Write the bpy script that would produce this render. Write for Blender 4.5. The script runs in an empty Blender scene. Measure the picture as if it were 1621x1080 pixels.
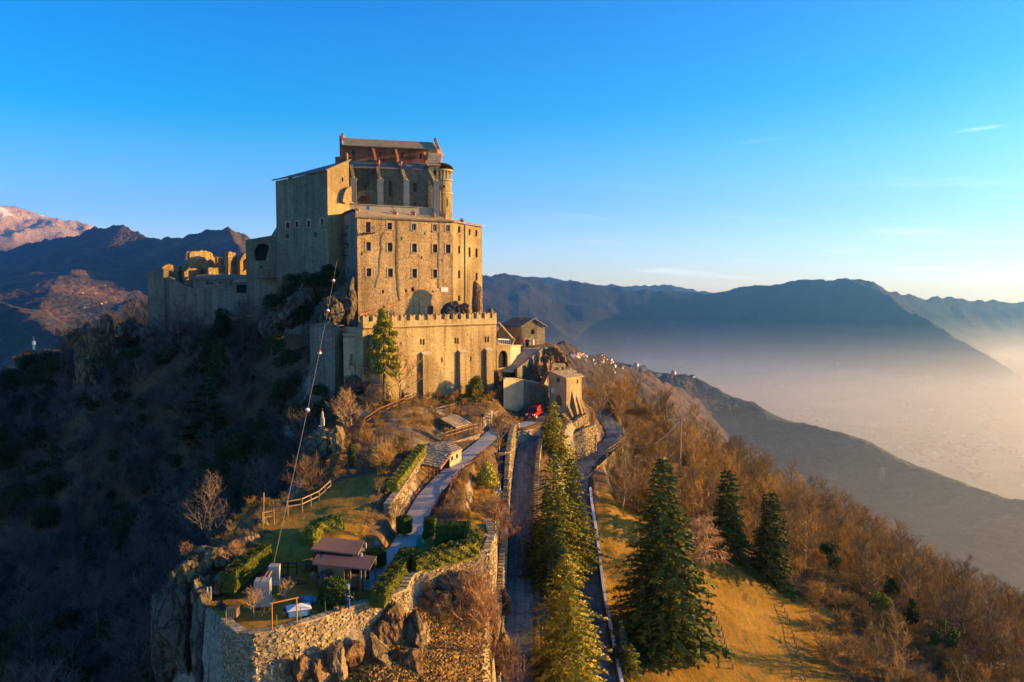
import bpy, bmesh, math, random
import numpy as np
from mathutils import Vector, Matrix

# ------------------------------------------------------------------ camera, sky, sun, exposure
SC = bpy.context.scene
COL = SC.collection
FPX, CX, CY = 1260.0, 810.5, 540.0
PITCH = math.radians(3.41)
cam_d = bpy.data.cameras.new('camera')
cam = bpy.data.objects.new('camera', cam_d); COL.objects.link(cam)
cam_d.sensor_width = 36.0
cam_d.lens = 36.0 * FPX / 1621.0
cam_d.clip_start = 0.5; cam_d.clip_end = 60000
cam.location = (0, 0, 0)
cam.rotation_euler = (math.radians(90) - PITCH, 0, 0)
SC.camera = cam

SUN_EL = math.radians(9.5)
SUN_AZ = math.radians(82.5)          # clockwise from +Y (the view direction)
w = bpy.data.worlds.new('World'); SC.world = w; w.use_nodes = True
nt = w.node_tree; nt.nodes.clear()
out = nt.nodes.new('ShaderNodeOutputWorld'); bg = nt.nodes.new('ShaderNodeBackground')
sky = nt.nodes.new('ShaderNodeTexSky'); sky.sky_type = 'NISHITA'; sky.sun_disc = False
sky.sun_elevation = SUN_EL; sky.sun_rotation = SUN_AZ
sky.altitude = 900; sky.air_density = 1.0; sky.dust_density = 0.6; sky.ozone_density = 3.0
hs = nt.nodes.new('ShaderNodeHueSaturation'); hs.inputs['Saturation'].default_value = 1.45; hs.inputs['Value'].default_value = 1.0
bg.inputs['Strength'].default_value = 0.082
# thin high cirrus wisps low over the horizon, laid out by direction
tc = nt.nodes.new('ShaderNodeTexCoord')
sep = nt.nodes.new('ShaderNodeSeparateXYZ'); nt.links.new(tc.outputs['Generated'], sep.inputs[0])
def wmath(op, a, b=None, c=None):
    n = nt.nodes.new('ShaderNodeMath'); n.operation = op
    for i, v in enumerate((a, b, c)):
        if v is None: continue
        if isinstance(v, (int, float)): n.inputs[i].default_value = v
        else: nt.links.new(v, n.inputs[i])
    return n.outputs[0]
azi = wmath('ARCTAN2', sep.outputs[0], sep.outputs[1]); ele = wmath('ARCSINE', sep.outputs[2])
cmb = nt.nodes.new('ShaderNodeCombineXYZ')
nt.links.new(wmath('MULTIPLY', azi, 6.0), cmb.inputs[0]); nt.links.new(wmath('MULTIPLY', wmath('ADD', ele, wmath('MULTIPLY', azi, 0.06)), 75.0), cmb.inputs[1])
nz = nt.nodes.new('ShaderNodeTexNoise'); nz.inputs['Scale'].default_value = 1.1; nz.inputs['Detail'].default_value = 6; nz.inputs['Distortion'].default_value = 0.7
nt.links.new(cmb.outputs[0], nz.inputs['Vector'])
def wramp(src, a, b):
    n = nt.nodes.new('ShaderNodeMapRange'); n.interpolation_type = 'SMOOTHSTEP'
    nt.links.new(src, n.inputs[0]); n.inputs[1].default_value = a; n.inputs[2].default_value = b
    return n.outputs[0]
cm = wmath('MULTIPLY', wramp(nz.outputs[0], 0.54, 0.82), wmath('MULTIPLY', wramp(ele, 0.0, 0.03), wramp(ele, 0.17, 0.05)))
cm = wmath('MULTIPLY', cm, wramp(azi, -0.1, 0.35))
for a_, e_, w_, h_, k_ in ((.282, .178, .065, .0022, .32), (.525, .1745, .030, .0026, .85)):   # single thin wisps
    u_ = wmath('DIVIDE', wmath('SUBTRACT', azi, a_), w_); v_ = wmath('DIVIDE', wmath('SUBTRACT', wmath('SUBTRACT', ele, wmath('MULTIPLY', wmath('SUBTRACT', azi, a_), .06)), e_), h_)
    r_ = wmath('ADD', wmath('MULTIPLY', u_, u_), wmath('MULTIPLY', v_, v_))
    cm = wmath('ADD', cm, wmath('MULTIPLY', wmath('MULTIPLY', wramp(r_, 1.0, 0.0), wramp(nz.outputs[0], .40, .72)), k_))
mixc = nt.nodes.new('ShaderNodeMix'); mixc.data_type = 'RGBA'
nt.links.new(wmath('MULTIPLY', cm, 0.38), mixc.inputs[0])
er = nt.nodes.new('ShaderNodeValToRGB'); er.color_ramp.elements[0].position = 0.0; er.color_ramp.elements[1].position = 1.0
for p_, c_ in ((0.0, (.70, .60, .84)), (.06, (.72, .59, .76)), (.33, (.92, .58, .55)), (.66, (.06, .46, .56)), (1.0, (.015, .42, .56))):
    e_ = er.color_ramp.elements[0] if p_ == 0 else er.color_ramp.elements[-1] if p_ == 1 else er.color_ramp.elements.new(p_)
    e_.color = (*c_, 1)
nt.links.new(wmath('DIVIDE', ele, math.radians(30)), er.inputs[0])
tint = nt.nodes.new('ShaderNodeVectorMath'); tint.operation = 'MULTIPLY'
tin2 = nt.nodes.new('ShaderNodeVectorMath'); tin2.operation = 'SCALE'; tin2.inputs[3].default_value = 1.65
nt.links.new(sky.outputs[0], hs.inputs['Color']); nt.links.new(hs.outputs[0], tint.inputs[0]); nt.links.new(er.outputs[0], tint.inputs[1])
nt.links.new(tint.outputs[0], tin2.inputs[0]); nt.links.new(tin2.outputs[0], mixc.inputs[6])
mixc.inputs[7].default_value = (8.5, 7.6, 6.8, 1)
nt.links.new(mixc.outputs[2], bg.inputs['Color']); nt.links.new(bg.outputs[0], out.inputs['Surface'])

sun_d = bpy.data.lights.new('sun', 'SUN'); sun_d.energy = 5.0; sun_d.angle = math.radians(0.5); sun_d.color = (1.0, 0.55, 0.13)
sun = bpy.data.objects.new('sun', sun_d); COL.objects.link(sun)
SUNV = Vector((math.sin(SUN_AZ) * math.cos(SUN_EL), math.cos(SUN_AZ) * math.cos(SUN_EL), math.sin(SUN_EL)))
sun.rotation_euler = SUNV.to_track_quat('Z', 'Y').to_euler()
sun.location = (60, 20, 60)

SC.view_settings.view_transform = 'Standard'; SC.view_settings.look = 'None'
SC.view_settings.exposure = 2.25; SC.view_settings.gamma = 1.0
SC.cycles.use_denoising = True
SC.cycles.max_bounces = 5; SC.cycles.diffuse_bounces = 3; SC.cycles.glossy_bounces = 2
SC.cycles.transmission_bounces = 3; SC.cycles.volume_bounces = 2; SC.cycles.transparent_max_bounces = 8
SC.cycles.sample_clamp_indirect = 6.0
SC.render.film_transparent = False

# ------------------------------------------------------------------ picture-to-place helpers
_f = np.array([0, math.cos(PITCH), -math.sin(PITCH)]); _u = np.array([0, math.sin(PITCH), math.cos(PITCH)]); _r = np.array([1.0, 0, 0])
def ray(px, py):
    return _r * ((px - CX) / FPX) + _u * ((CY - py) / FPX) + _f
def P(px, py, d):
    r = ray(px, py); return Vector(r * (d / r[1]))
def G(px, py, z):
    r = ray(px, py); return Vector(r * (z / r[2]))
def XY(px, d):
    r = ray(px, 500); return (r[0] / r[1] * d, d)
def onwall(A, B, px, py):
    """ray hit with the upright plane through plan points A, B -> (u along A->B, z)"""
    r = ray(px, py); t = np.array([B[0] - A[0], B[1] - A[1]], float); L = np.hypot(*t); t /= L
    n = np.array([-t[1], t[0]]); s = (A[0] * n[0] + A[1] * n[1]) / (r[0] * n[0] + r[1] * n[1])
    p = r * s
    return (p[0] - A[0]) * t[0] + (p[1] - A[1]) * t[1], p[2]

# ------------------------------------------------------------------ numpy noise
_rs = np.random.RandomState(7)
_perm = _rs.permutation(4096); _val = _rs.rand(4096)
def _h(ix, iy, iz):
    return _val[_perm[(_perm[(_perm[ix & 4095] + iy) & 4095] + iz) & 4095]]
def vnoise(x, y, z=0.0):
    x, y, z = np.broadcast_arrays(np.asarray(x, float), np.asarray(y, float), np.asarray(z, float))
    ix, iy, iz = np.floor(x).astype(int), np.floor(y).astype(int), np.floor(z).astype(int)
    fx, fy, fz = x - ix, y - iy, z - iz
    fx = fx * fx * (3 - 2 * fx); fy = fy * fy * (3 - 2 * fy); fz = fz * fz * (3 - 2 * fz)
    r = 0
    for dx in (0, 1):
        for dy in (0, 1):
            for dz in (0, 1):
                r = r + _h(ix + dx, iy + dy, iz + dz) * (fx if dx else 1 - fx) * (fy if dy else 1 - fy) * (fz if dz else 1 - fz)
    return r * 2 - 1
def fbm(x, y, z=0.0, o=4, lac=2.03, g=0.5):
    a, s, t = 1.0, 0.0, 0.0
    for i in range(o):
        s = s + a * vnoise(x * lac ** i + 13.1 * i, y * lac ** i + 7.7 * i, np.asarray(z) * lac ** i + 3.3 * i); t += a; a *= g
    return s / t
def ridged(x, y, z=0.0, o=4):
    a, s, t = 1.0, 0.0, 0.0
    for i in range(o):
        s = s + a * (1 - 2 * abs(vnoise(x * 2.07 ** i + 5.1 * i, y * 2.07 ** i + 2.7 * i, z))); t += a; a *= 0.5
    return s / t
def smooth(a, b, x):
    t = np.clip((x - a) / (b - a), 0, 1); return t * t * (3 - 2 * t)

# ------------------------------------------------------------------ object helpers
class MB:
    def __init__(s): s.v = []; s.f = []; s.m = []
    def face(s, pts, m=0):
        i = len(s.v); s.v.extend([tuple(p) for p in pts]); s.f.append(tuple(range(i, i + len(pts)))); s.m.append(m)
    def raw(s, vs, fs, m=0):
        i = len(s.v); s.v.extend([tuple(p) for p in vs]); s.f.extend([tuple(a + i for a in f) for f in fs]); s.m.extend([m] * len(fs))
    def box(s, c, size, rz=0.0, m=0, jit=0.0, rnd=None, rot=None):
        hx, hy, hz = size[0] / 2, size[1] / 2, size[2] / 2
        R = rot if rot is not None else Matrix.Rotation(rz, 3, 'Z'); vs = []
        for k in range(8):
            p = Vector(((hx if k & 1 else -hx), (hy if k & 2 else -hy), (hz if k & 4 else -hz)))
            if jit: p += Vector((rnd.uniform(-jit, jit), rnd.uniform(-jit, jit), rnd.uniform(-jit, jit)))
            vs.append(Vector(c) + R @ p)
        s.raw(vs, [(0, 2, 3, 1), (4, 5, 7, 6), (0, 1, 5, 4), (2, 6, 7, 3), (0, 4, 6, 2), (1, 3, 7, 5)], m)
    def beam(s, a, b, w, h=None, m=0):
        """box from a to b, width w and height h"""
        a, b = Vector(a), Vector(b); h = h or w; d = b - a; L = d.length
        if L < 1e-6: return
        z = d / L; x = z.cross(Vector((0, 0, 1)))
        if x.length < 1e-3: x = Vector((1, 0, 0))
        x.normalize(); y = x.cross(z)
        vs = []
        for q in (a, b):
            for sx, sy in ((-1, -1), (1, -1), (1, 1), (-1, 1)):
                vs.append(q + x * (sx * w / 2) + y * (sy * h / 2))
        s.raw(vs, [(0, 1, 2, 3), (7, 6, 5, 4), (0, 4, 5, 1), (1, 5, 6, 2), (2, 6, 7, 3), (3, 7, 4, 0)], m)
    def prism(s, poly, z0, z1, m=0, top=True, bottom=False):
        """poly plan points; z0/z1 number or list per point"""
        n = len(poly); za = z0 if isinstance(z0, (list, tuple)) else [z0] * n; zb = z1 if isinstance(z1, (list, tuple)) else [z1] * n
        ar = sum(poly[i][0] * poly[(i + 1) % n][1] - poly[(i + 1) % n][0] * poly[i][1] for i in range(n))
        idx = list(range(n)) if ar > 0 else list(range(n))[::-1]
        vs = [(poly[i][0], poly[i][1], za[i]) for i in idx] + [(poly[i][0], poly[i][1], zb[i]) for i in idx]
        fs = [(i, (i + 1) % n, n + (i + 1) % n, n + i) for i in range(n)]
        if top: fs.append(tuple(range(n, 2 * n)))
        if bottom: fs.append(tuple(range(n - 1, -1, -1)))
        s.raw(vs, fs, m)
    def tube(s, pts, rad, n=6, m=0, cap=True):
        pts = [Vector(p) for p in pts]; rings = []
        if not isinstance(rad, (list, tuple)): rad = [rad] * len(pts)
        for i, p in enumerate(pts):
            d = (pts[min(i + 1, len(pts) - 1)] - pts[max(i - 1, 0)])
            if d.length < 1e-9: d = Vector((0, 0, 1))
            d.normalize(); x = d.cross(Vector((0, 0, 1)))
            if x.length < 1e-2: x = d.cross(Vector((0, 1, 0)))
            x.normalize(); y = d.cross(x)
            rings.append([p + (x * math.cos(2 * math.pi * k / n) + y * math.sin(2 * math.pi * k / n)) * rad[i] for k in range(n)])
        vs = [q for r in rings for q in r]; fs = []
        for i in range(len(pts) - 1):
            for k in range(n):
                fs.append((i * n + k, i * n + (k + 1) % n, (i + 1) * n + (k + 1) % n, (i + 1) * n + k)[::-1])
        if cap: fs.append(tuple(range(n))); fs.append(tuple(range(len(vs) - 1, len(vs) - n - 1, -1)))
        s.raw(vs, fs, m)
    def cyl(s, c, r, z0, z1, n=12, r2=None, m=0):
        s.tube([(c[0], c[1], z0), (c[0], c[1], z1)], [r, r if r2 is None else r2], n, m)
    def mesh(s, name, mats, origin=(0, 0, 0), smoothf=False):
        me = bpy.data.meshes.new(name); o = origin
        me.from_pydata([(p[0] - o[0], p[1] - o[1], p[2] - o[2]) for p in s.v], [], s.f)
        for mt in (mats if isinstance(mats, (list, tuple)) else [mats]): me.materials.append(mt)
        if any(s.m): me.polygons.foreach_set('material_index', s.m)
        if smoothf: me.polygons.foreach_set('use_smooth', [True] * len(s.f))
        me.update(); return me
    def build(s, name, mats, parent=None, origin=None, smoothf=False, kind=None):
        """links ONE mesh object; verts are world coordinates"""
        if parent is not None: org = wloc(parent)
        elif origin is not None: org = Vector(origin)
        elif s.v:
            a = np.array(s.v); org = Vector(((a[:, 0].min() + a[:, 0].max()) / 2, (a[:, 1].min() + a[:, 1].max()) / 2, a[:, 2].min()))
        else: org = Vector((0, 0, 0))
        ob = bpy.data.objects.new(name, s.mesh(name, mats, org, smoothf)); COL.objects.link(ob)
        if parent is not None: ob.parent = parent
        else: ob.location = org
        if kind: ob['kind'] = kind
        return ob
def wloc(o):
    l = Vector(o.location)
    while o.parent: o = o.parent; l += Vector(o.location)
    return l
def thing(name, label, cat, loc=(0, 0, 0), group=None):
    o = bpy.data.objects.new(name, None); COL.objects.link(o); o.location = loc
    o.empty_display_size = 0.3
    return tag(o, label, cat, group)
def tag(o, label, cat, group=None):
    o['label'] = label; o['category'] = cat
    if group: o['group'] = group
    return o
def put(mesh, name, loc, rz=0, sc=1.0, parent=None):
    o = bpy.data.objects.new(name, mesh); COL.objects.link(o); o.location = loc; o.rotation_euler = (0, 0, rz)
    o.scale = (sc, sc, sc) if not isinstance(sc, (tuple, list)) else sc
    if parent: o.parent = parent
    return o
def copy_tree(src, parent=None):
    c = src.copy(); COL.objects.link(c)
    if parent is not None: c.parent = parent
    for ch in list(src.children): copy_tree(ch, c)
    return c

# ------------------------------------------------------------------ materials
def mat(name):
    m = bpy.data.materials.new(name); m.use_nodes = True; t = m.node_tree
    b = t.nodes['Principled BSDF']; b.inputs['Roughness'].default_value = 0.9
    try: b.inputs['Specular IOR Level'].default_value = 0.15
    except Exception: pass
    return m, t, b
def N(t, kind, **kw):
    n = t.nodes.new(kind)
    for k, v in kw.items():
        if k in n.inputs: n.inputs[k].default_value = v
        else: setattr(n, k, v)
    return n
def coords(t, sc=(1, 1, 1), kind='Object'):
    c = N(t, 'ShaderNodeTexCoord'); mp = N(t, 'ShaderNodeMapping'); t.links.new(c.outputs[kind], mp.inputs['Vector'])
    mp.inputs['Scale'].default_value = sc; return mp.outputs[0]
def wcoords(t, sc=(1, 1, 1)):
    c = N(t, 'ShaderNodeNewGeometry'); mp = N(t, 'ShaderNodeMapping'); t.links.new(c.outputs['Position'], mp.inputs['Vector'])
    mp.inputs['Scale'].default_value = sc; return mp.outputs[0]
def ramp(t, src, stops, interp='LINEAR'):
    r = N(t, 'ShaderNodeValToRGB'); r.color_ramp.interpolation = interp; e = r.color_ramp.elements
    while len(e) < len(stops): e.new(0.5)
    for i, (p, c) in enumerate(stops): e[i].position = p; e[i].color = (*c, 1) if len(c) == 3 else c
    t.links.new(src, r.inputs[0]); return r.outputs[0]
def mixc_(t, f, a, b, mode='MIX'):
    n = N(t, 'ShaderNodeMix', data_type='RGBA', blend_type=mode)
    for i, v in ((0, f), (6, a), (7, b)):
        if isinstance(v, (int, float)): n.inputs[i].default_value = v
        elif isinstance(v, tuple): n.inputs[i].default_value = (*v, 1) if len(v) == 3 else v
        else: t.links.new(v, n.inputs[i])
    return n.outputs[2]
def noise(t, vec, scale, detail=4, rough=0.55, dist=0.0):
    n = N(t, 'ShaderNodeTexNoise', Scale=scale, Detail=detail, Roughness=rough, Distortion=dist); t.links.new(vec, n.inputs['Vector']); return n
def bump(t, b, h, dist=0.05, strength=1.0):
    n = N(t, 'ShaderNodeBump', Distance=dist, Strength=strength); t.links.new(h, n.inputs['Height']); t.links.new(n.outputs[0], b.inputs['Normal']); return n
def mth(t, op, a, b=0.0):
    n = N(t, 'ShaderNodeMath', operation=op)
    for i, v in enumerate((a, b)):
        if isinstance(v, (int, float)): n.inputs[i].default_value = v
        else: t.links.new(v, n.inputs[i])
    return n.outputs[0]

def stone_wall_mat(name, cols, cell=2.6, mortar=0.55, bd=0.06, streak=0.35, flat=1.7):
    """rubble masonry: cells of stone, dark or pale joints, stains"""
    m, t, b = mat(name); v = wcoords(t, (1, 1, flat))
    vo = N(t, 'ShaderNodeTexVoronoi', feature='F1', Scale=cell); t.links.new(v, vo.inputs['Vector'])
    ve = N(t, 'ShaderNodeTexVoronoi', feature='DISTANCE_TO_EDGE', Scale=cell); t.links.new(v, ve.inputs['Vector'])
    sp = N(t, 'ShaderNodeSeparateColor'); t.links.new(vo.outputs['Color'], sp.inputs[0])
    c = ramp(t, sp.outputs[0], [(i / (len(cols) - 1), k) for i, k in enumerate(cols)])
    nl = noise(t, wcoords(t, (1, 1, 0.35)), 0.35, 5, 0.6)
    c = mixc_(t, 1.0, c, ramp(t, nl.outputs[0], [(0.3, (1 - streak,) * 3), (0.7, (1.12,) * 3)]), 'MULTIPLY')
    nf = noise(t, v, 9.0, 3); c = mixc_(t, 0.5, c, ramp(t, nf.outputs[0], [(0.25, (0.7,) * 3), (0.75, (1.25,) * 3)]), 'MULTIPLY')
    vp = N(t, 'ShaderNodeTexVoronoi', feature='SMOOTH_F1', Scale=.16); vp.inputs['Smoothness'].default_value = .35; t.links.new(mixc_(t, .12, wcoords(t), nl.outputs['Color']), vp.inputs['Vector'])
    sq = N(t, 'ShaderNodeSeparateColor'); t.links.new(vp.outputs['Color'], sq.inputs[0]); c = mixc_(t, .75, c, ramp(t, sq.outputs[0], [(.15, (.70, .66, .62)), (.5, (1, 1, 1)), (.85, (1.18, 1.12, 1.02))]), 'MULTIPLY')
    st = noise(t, wcoords(t, (1.3, 1.3, .05)), 1.0, 4, .6); c = mixc_(t, .8, c, ramp(t, st.outputs[0], [(.36, (.62, .60, .58)), (.52, (1, 1, 1))]), 'MULTIPLY')
    j = ramp(t, ve.outputs[0], [(0.0, (mortar,) * 3), (0.09, (1, 1, 1))])
    c = mixc_(t, 1.0, c, j, 'MULTIPLY')
    t.links.new(c, b.inputs['Base Color'])
    h = mth(t, 'ADD', mth(t, 'MINIMUM', ve.outputs[0], 0.14), mth(t, 'MULTIPLY', sp.outputs[1], 0.10))
    h = mth(t, 'ADD', h, mth(t, 'MULTIPLY', nf.outputs[0], 0.08))
    bump(t, b, h, bd * 6, 0.8)
    return m
def plain_mat(name, col, rough=0.8, var=0.15, scale=2.0, bd=0.0, metal=0.0, spec=0.2, world=False, sc3=(1, 1, 1)):
    m, t, b = mat(name); v = wcoords(t, sc3) if world else coords(t, sc3)
    n = noise(t, v, scale, 5, 0.6)
    c = ramp(t, n.outputs[0], [(0.25, tuple(k * (1 - var) for k in col)), (0.75, tuple(min(1, k * (1 + var)) for k in col))])
    t.links.new(c, b.inputs['Base Color']); b.inputs['Roughness'].default_value = rough; b.inputs['Metallic'].default_value = metal
    b.inputs['Specular IOR Level'].default_value = spec
    if bd: bump(t, b, n.outputs[0], bd)
    return m
def rock_mat(name, cols, moss=(0.10, 0.10, 0.03), mossamt=0.35):
    m, t, b = mat(name); v = wcoords(t)
    n1 = noise(t, wcoords(t, (1, 1, 0.6)), 0.35, 8, 0.62, 0.6); n2 = noise(t, v, 2.2, 6, 0.65)
    vo = N(t, 'ShaderNodeTexVoronoi', feature='DISTANCE_TO_EDGE', Scale=0.55); 
    wv = mixc_(t, 0.35, v, n1.outputs['Color']); t.links.new(v, vo.inputs['Vector'])
    c = ramp(t, n1.outputs[0], [(0.3, cols[0]), (0.5, cols[1]), (0.72, cols[2])])
    c = mixc_(t, 0.75, c, ramp(t, n2.outputs[0], [(0.28, (0.55,) * 3), (0.7, (1.3,) * 3)]), 'MULTIPLY')
    g = N(t, 'ShaderNodeNewGeometry'); s = N(t, 'ShaderNodeSeparateXYZ'); t.links.new(g.outputs['Normal'], s.inputs[0])
    up = ramp(t, mth(t, 'ADD', s.outputs[2], mth(t, 'MULTIPLY', n2.outputs[0], 0.5)), [(0.85, (0, 0, 0)), (1.15, (mossamt,) * 3)])
    c = mixc_(t, up, c, moss)
    t.links.new(c, b.inputs['Base Color'])
    n3 = noise(t, wcoords(t, (1, 1, .45)), 1.1, 6, .7, .8); vc = N(t, 'ShaderNodeTexVoronoi', feature='DISTANCE_TO_EDGE', Scale=.9)
    wm = N(t, 'ShaderNodeVectorMath', operation='ADD'); t.links.new(wcoords(t, (1, 1, .5)), wm.inputs[0]); t.links.new(n2.outputs['Color'], wm.inputs[1]); t.links.new(wm.outputs[0], vc.inputs['Vector'])
    cr = ramp(t, vc.outputs[0], [(0.0, (.25,) * 3), (.07, (1,) * 3)]); c2_ = mixc_(t, .8, c, cr, 'MULTIPLY'); t.links.new(c2_, b.inputs['Base Color'])
    h = mth(t, 'ADD', mth(t, 'MULTIPLY', n2.outputs[0], 0.45), mth(t, 'MULTIPLY', n1.outputs[0], 1.0))
    h = mth(t, 'ADD', h, mth(t, 'ADD', mth(t, 'MULTIPLY', n3.outputs[0], 1.1), mth(t, 'MULTIPLY', mth(t, 'MINIMUM', vc.outputs[0], .12), 3.0)))
    bump(t, b, h, 0.75, 1.0)
    return m
M = {}
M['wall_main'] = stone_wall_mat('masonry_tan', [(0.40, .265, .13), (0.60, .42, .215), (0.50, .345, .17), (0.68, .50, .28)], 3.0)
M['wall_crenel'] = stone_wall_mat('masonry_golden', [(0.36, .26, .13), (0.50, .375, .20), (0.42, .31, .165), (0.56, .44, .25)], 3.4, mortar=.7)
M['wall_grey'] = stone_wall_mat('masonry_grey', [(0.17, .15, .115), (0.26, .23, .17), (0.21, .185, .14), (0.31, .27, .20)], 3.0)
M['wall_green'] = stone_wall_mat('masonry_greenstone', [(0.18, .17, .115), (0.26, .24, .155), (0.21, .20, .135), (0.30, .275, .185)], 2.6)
M['wall_render'] = plain_mat('old_render', (0.42, .30, .17), 0.9, .25, 0.8, .02, world=True)
M['ashlar'] = plain_mat('ashlar_grey', (0.36, .31, .22), 0.85, .2, 1.2, .02, world=True)
M['brick_red'] = stone_wall_mat('brick_red', [(0.27, .105, .055), (0.36, .155, .082), (0.31, .125, .068), (0.40, .19, .105)], 4.5, mortar=.8, bd=.02)
M['ruin'] = stone_wall_mat('ruin_masonry', [(0.36, .24, .11), (0.52, .37, .18), (0.44, .30, .14), (0.58, .43, .24)], 1.9, mortar=.45, bd=.1)
M['drystone'] = stone_wall_mat('drystone', [(0.30, .24, .16), (0.46, .38, .26), (0.38, .31, .21), (0.56, .48, .36)], 3.2, mortar=.3, bd=.1)
M['stone_piece'] = None
M['rock'] = rock_mat('rock_tan', [(0.15, .105, .06), (0.30, .215, .12), (0.42, .31, .17)])
M['rock_dark'] = rock_mat('rock_dark', [(0.08, .07, .055), (0.16, .13, .10), (0.25, .20, .14)])
M['rock_brown'] = rock_mat('rock_brown', [(0.14, .08, .045), (0.26, .15, .08), (0.34, .22, .12)])
M['dark'] = plain_mat('dark_interior', (0.012, .011, .010), 0.9, .1)
M['glass'] = plain_mat('window_glass', (0.02, .018, .018), 0.35, .1, spec=0.3)
M['frame_wood'] = plain_mat('window_wood', (0.16, .09, .05), 0.7)
M['white_wood'] = plain_mat('white_paint', (0.72, .70, .66), 0.6)
M['wood'] = plain_mat('fence_wood', (0.20, .12, .07), 0.85, .3, 3.0, .01)
M['wood_red'] = plain_mat('stained_wood', (0.24, .095, .045), 0.75, .25, 3.0, .01)
M['wood_pale'] = plain_mat('pale_wood', (0.29, .19, .10), 0.85, .3, 3.0, .01)
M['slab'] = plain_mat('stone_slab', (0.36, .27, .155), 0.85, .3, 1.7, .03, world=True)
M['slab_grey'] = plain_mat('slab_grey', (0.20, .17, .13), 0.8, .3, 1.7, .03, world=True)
M['sheet_brown'] = plain_mat('brown_sheet', (0.17, .10, .075), 0.55, .2, 1.2, .01, spec=.35)
M['iron'] = plain_mat('dark_iron', (0.05, .045, .04), 0.6, .2, metal=0.4)
M['steel'] = plain_mat('galvanised', (0.42, .42, .40), 0.5, .15, metal=0.4)
M['concrete'] = plain_mat('concrete', (0.30, .27, .23), 0.9, .25, 2.2, .03)
M['white'] = plain_mat('whitewash', (0.74, .71, .65), 0.8, .12, 1.5, .02, world=True)
M['gravel_grey'] = plain_mat('road_cobbles', (0.13, .135, .13), 0.9, .3, 9.0, .03, world=True)
M['paving'] = plain_mat('paved_path', (0.36, .345, .31), 0.85, .2, 2.4, .02, world=True)
M['chimney'] = plain_mat('chimney_brick', (0.40, .20, .11), 0.9, .25, 5, .02)
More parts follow.
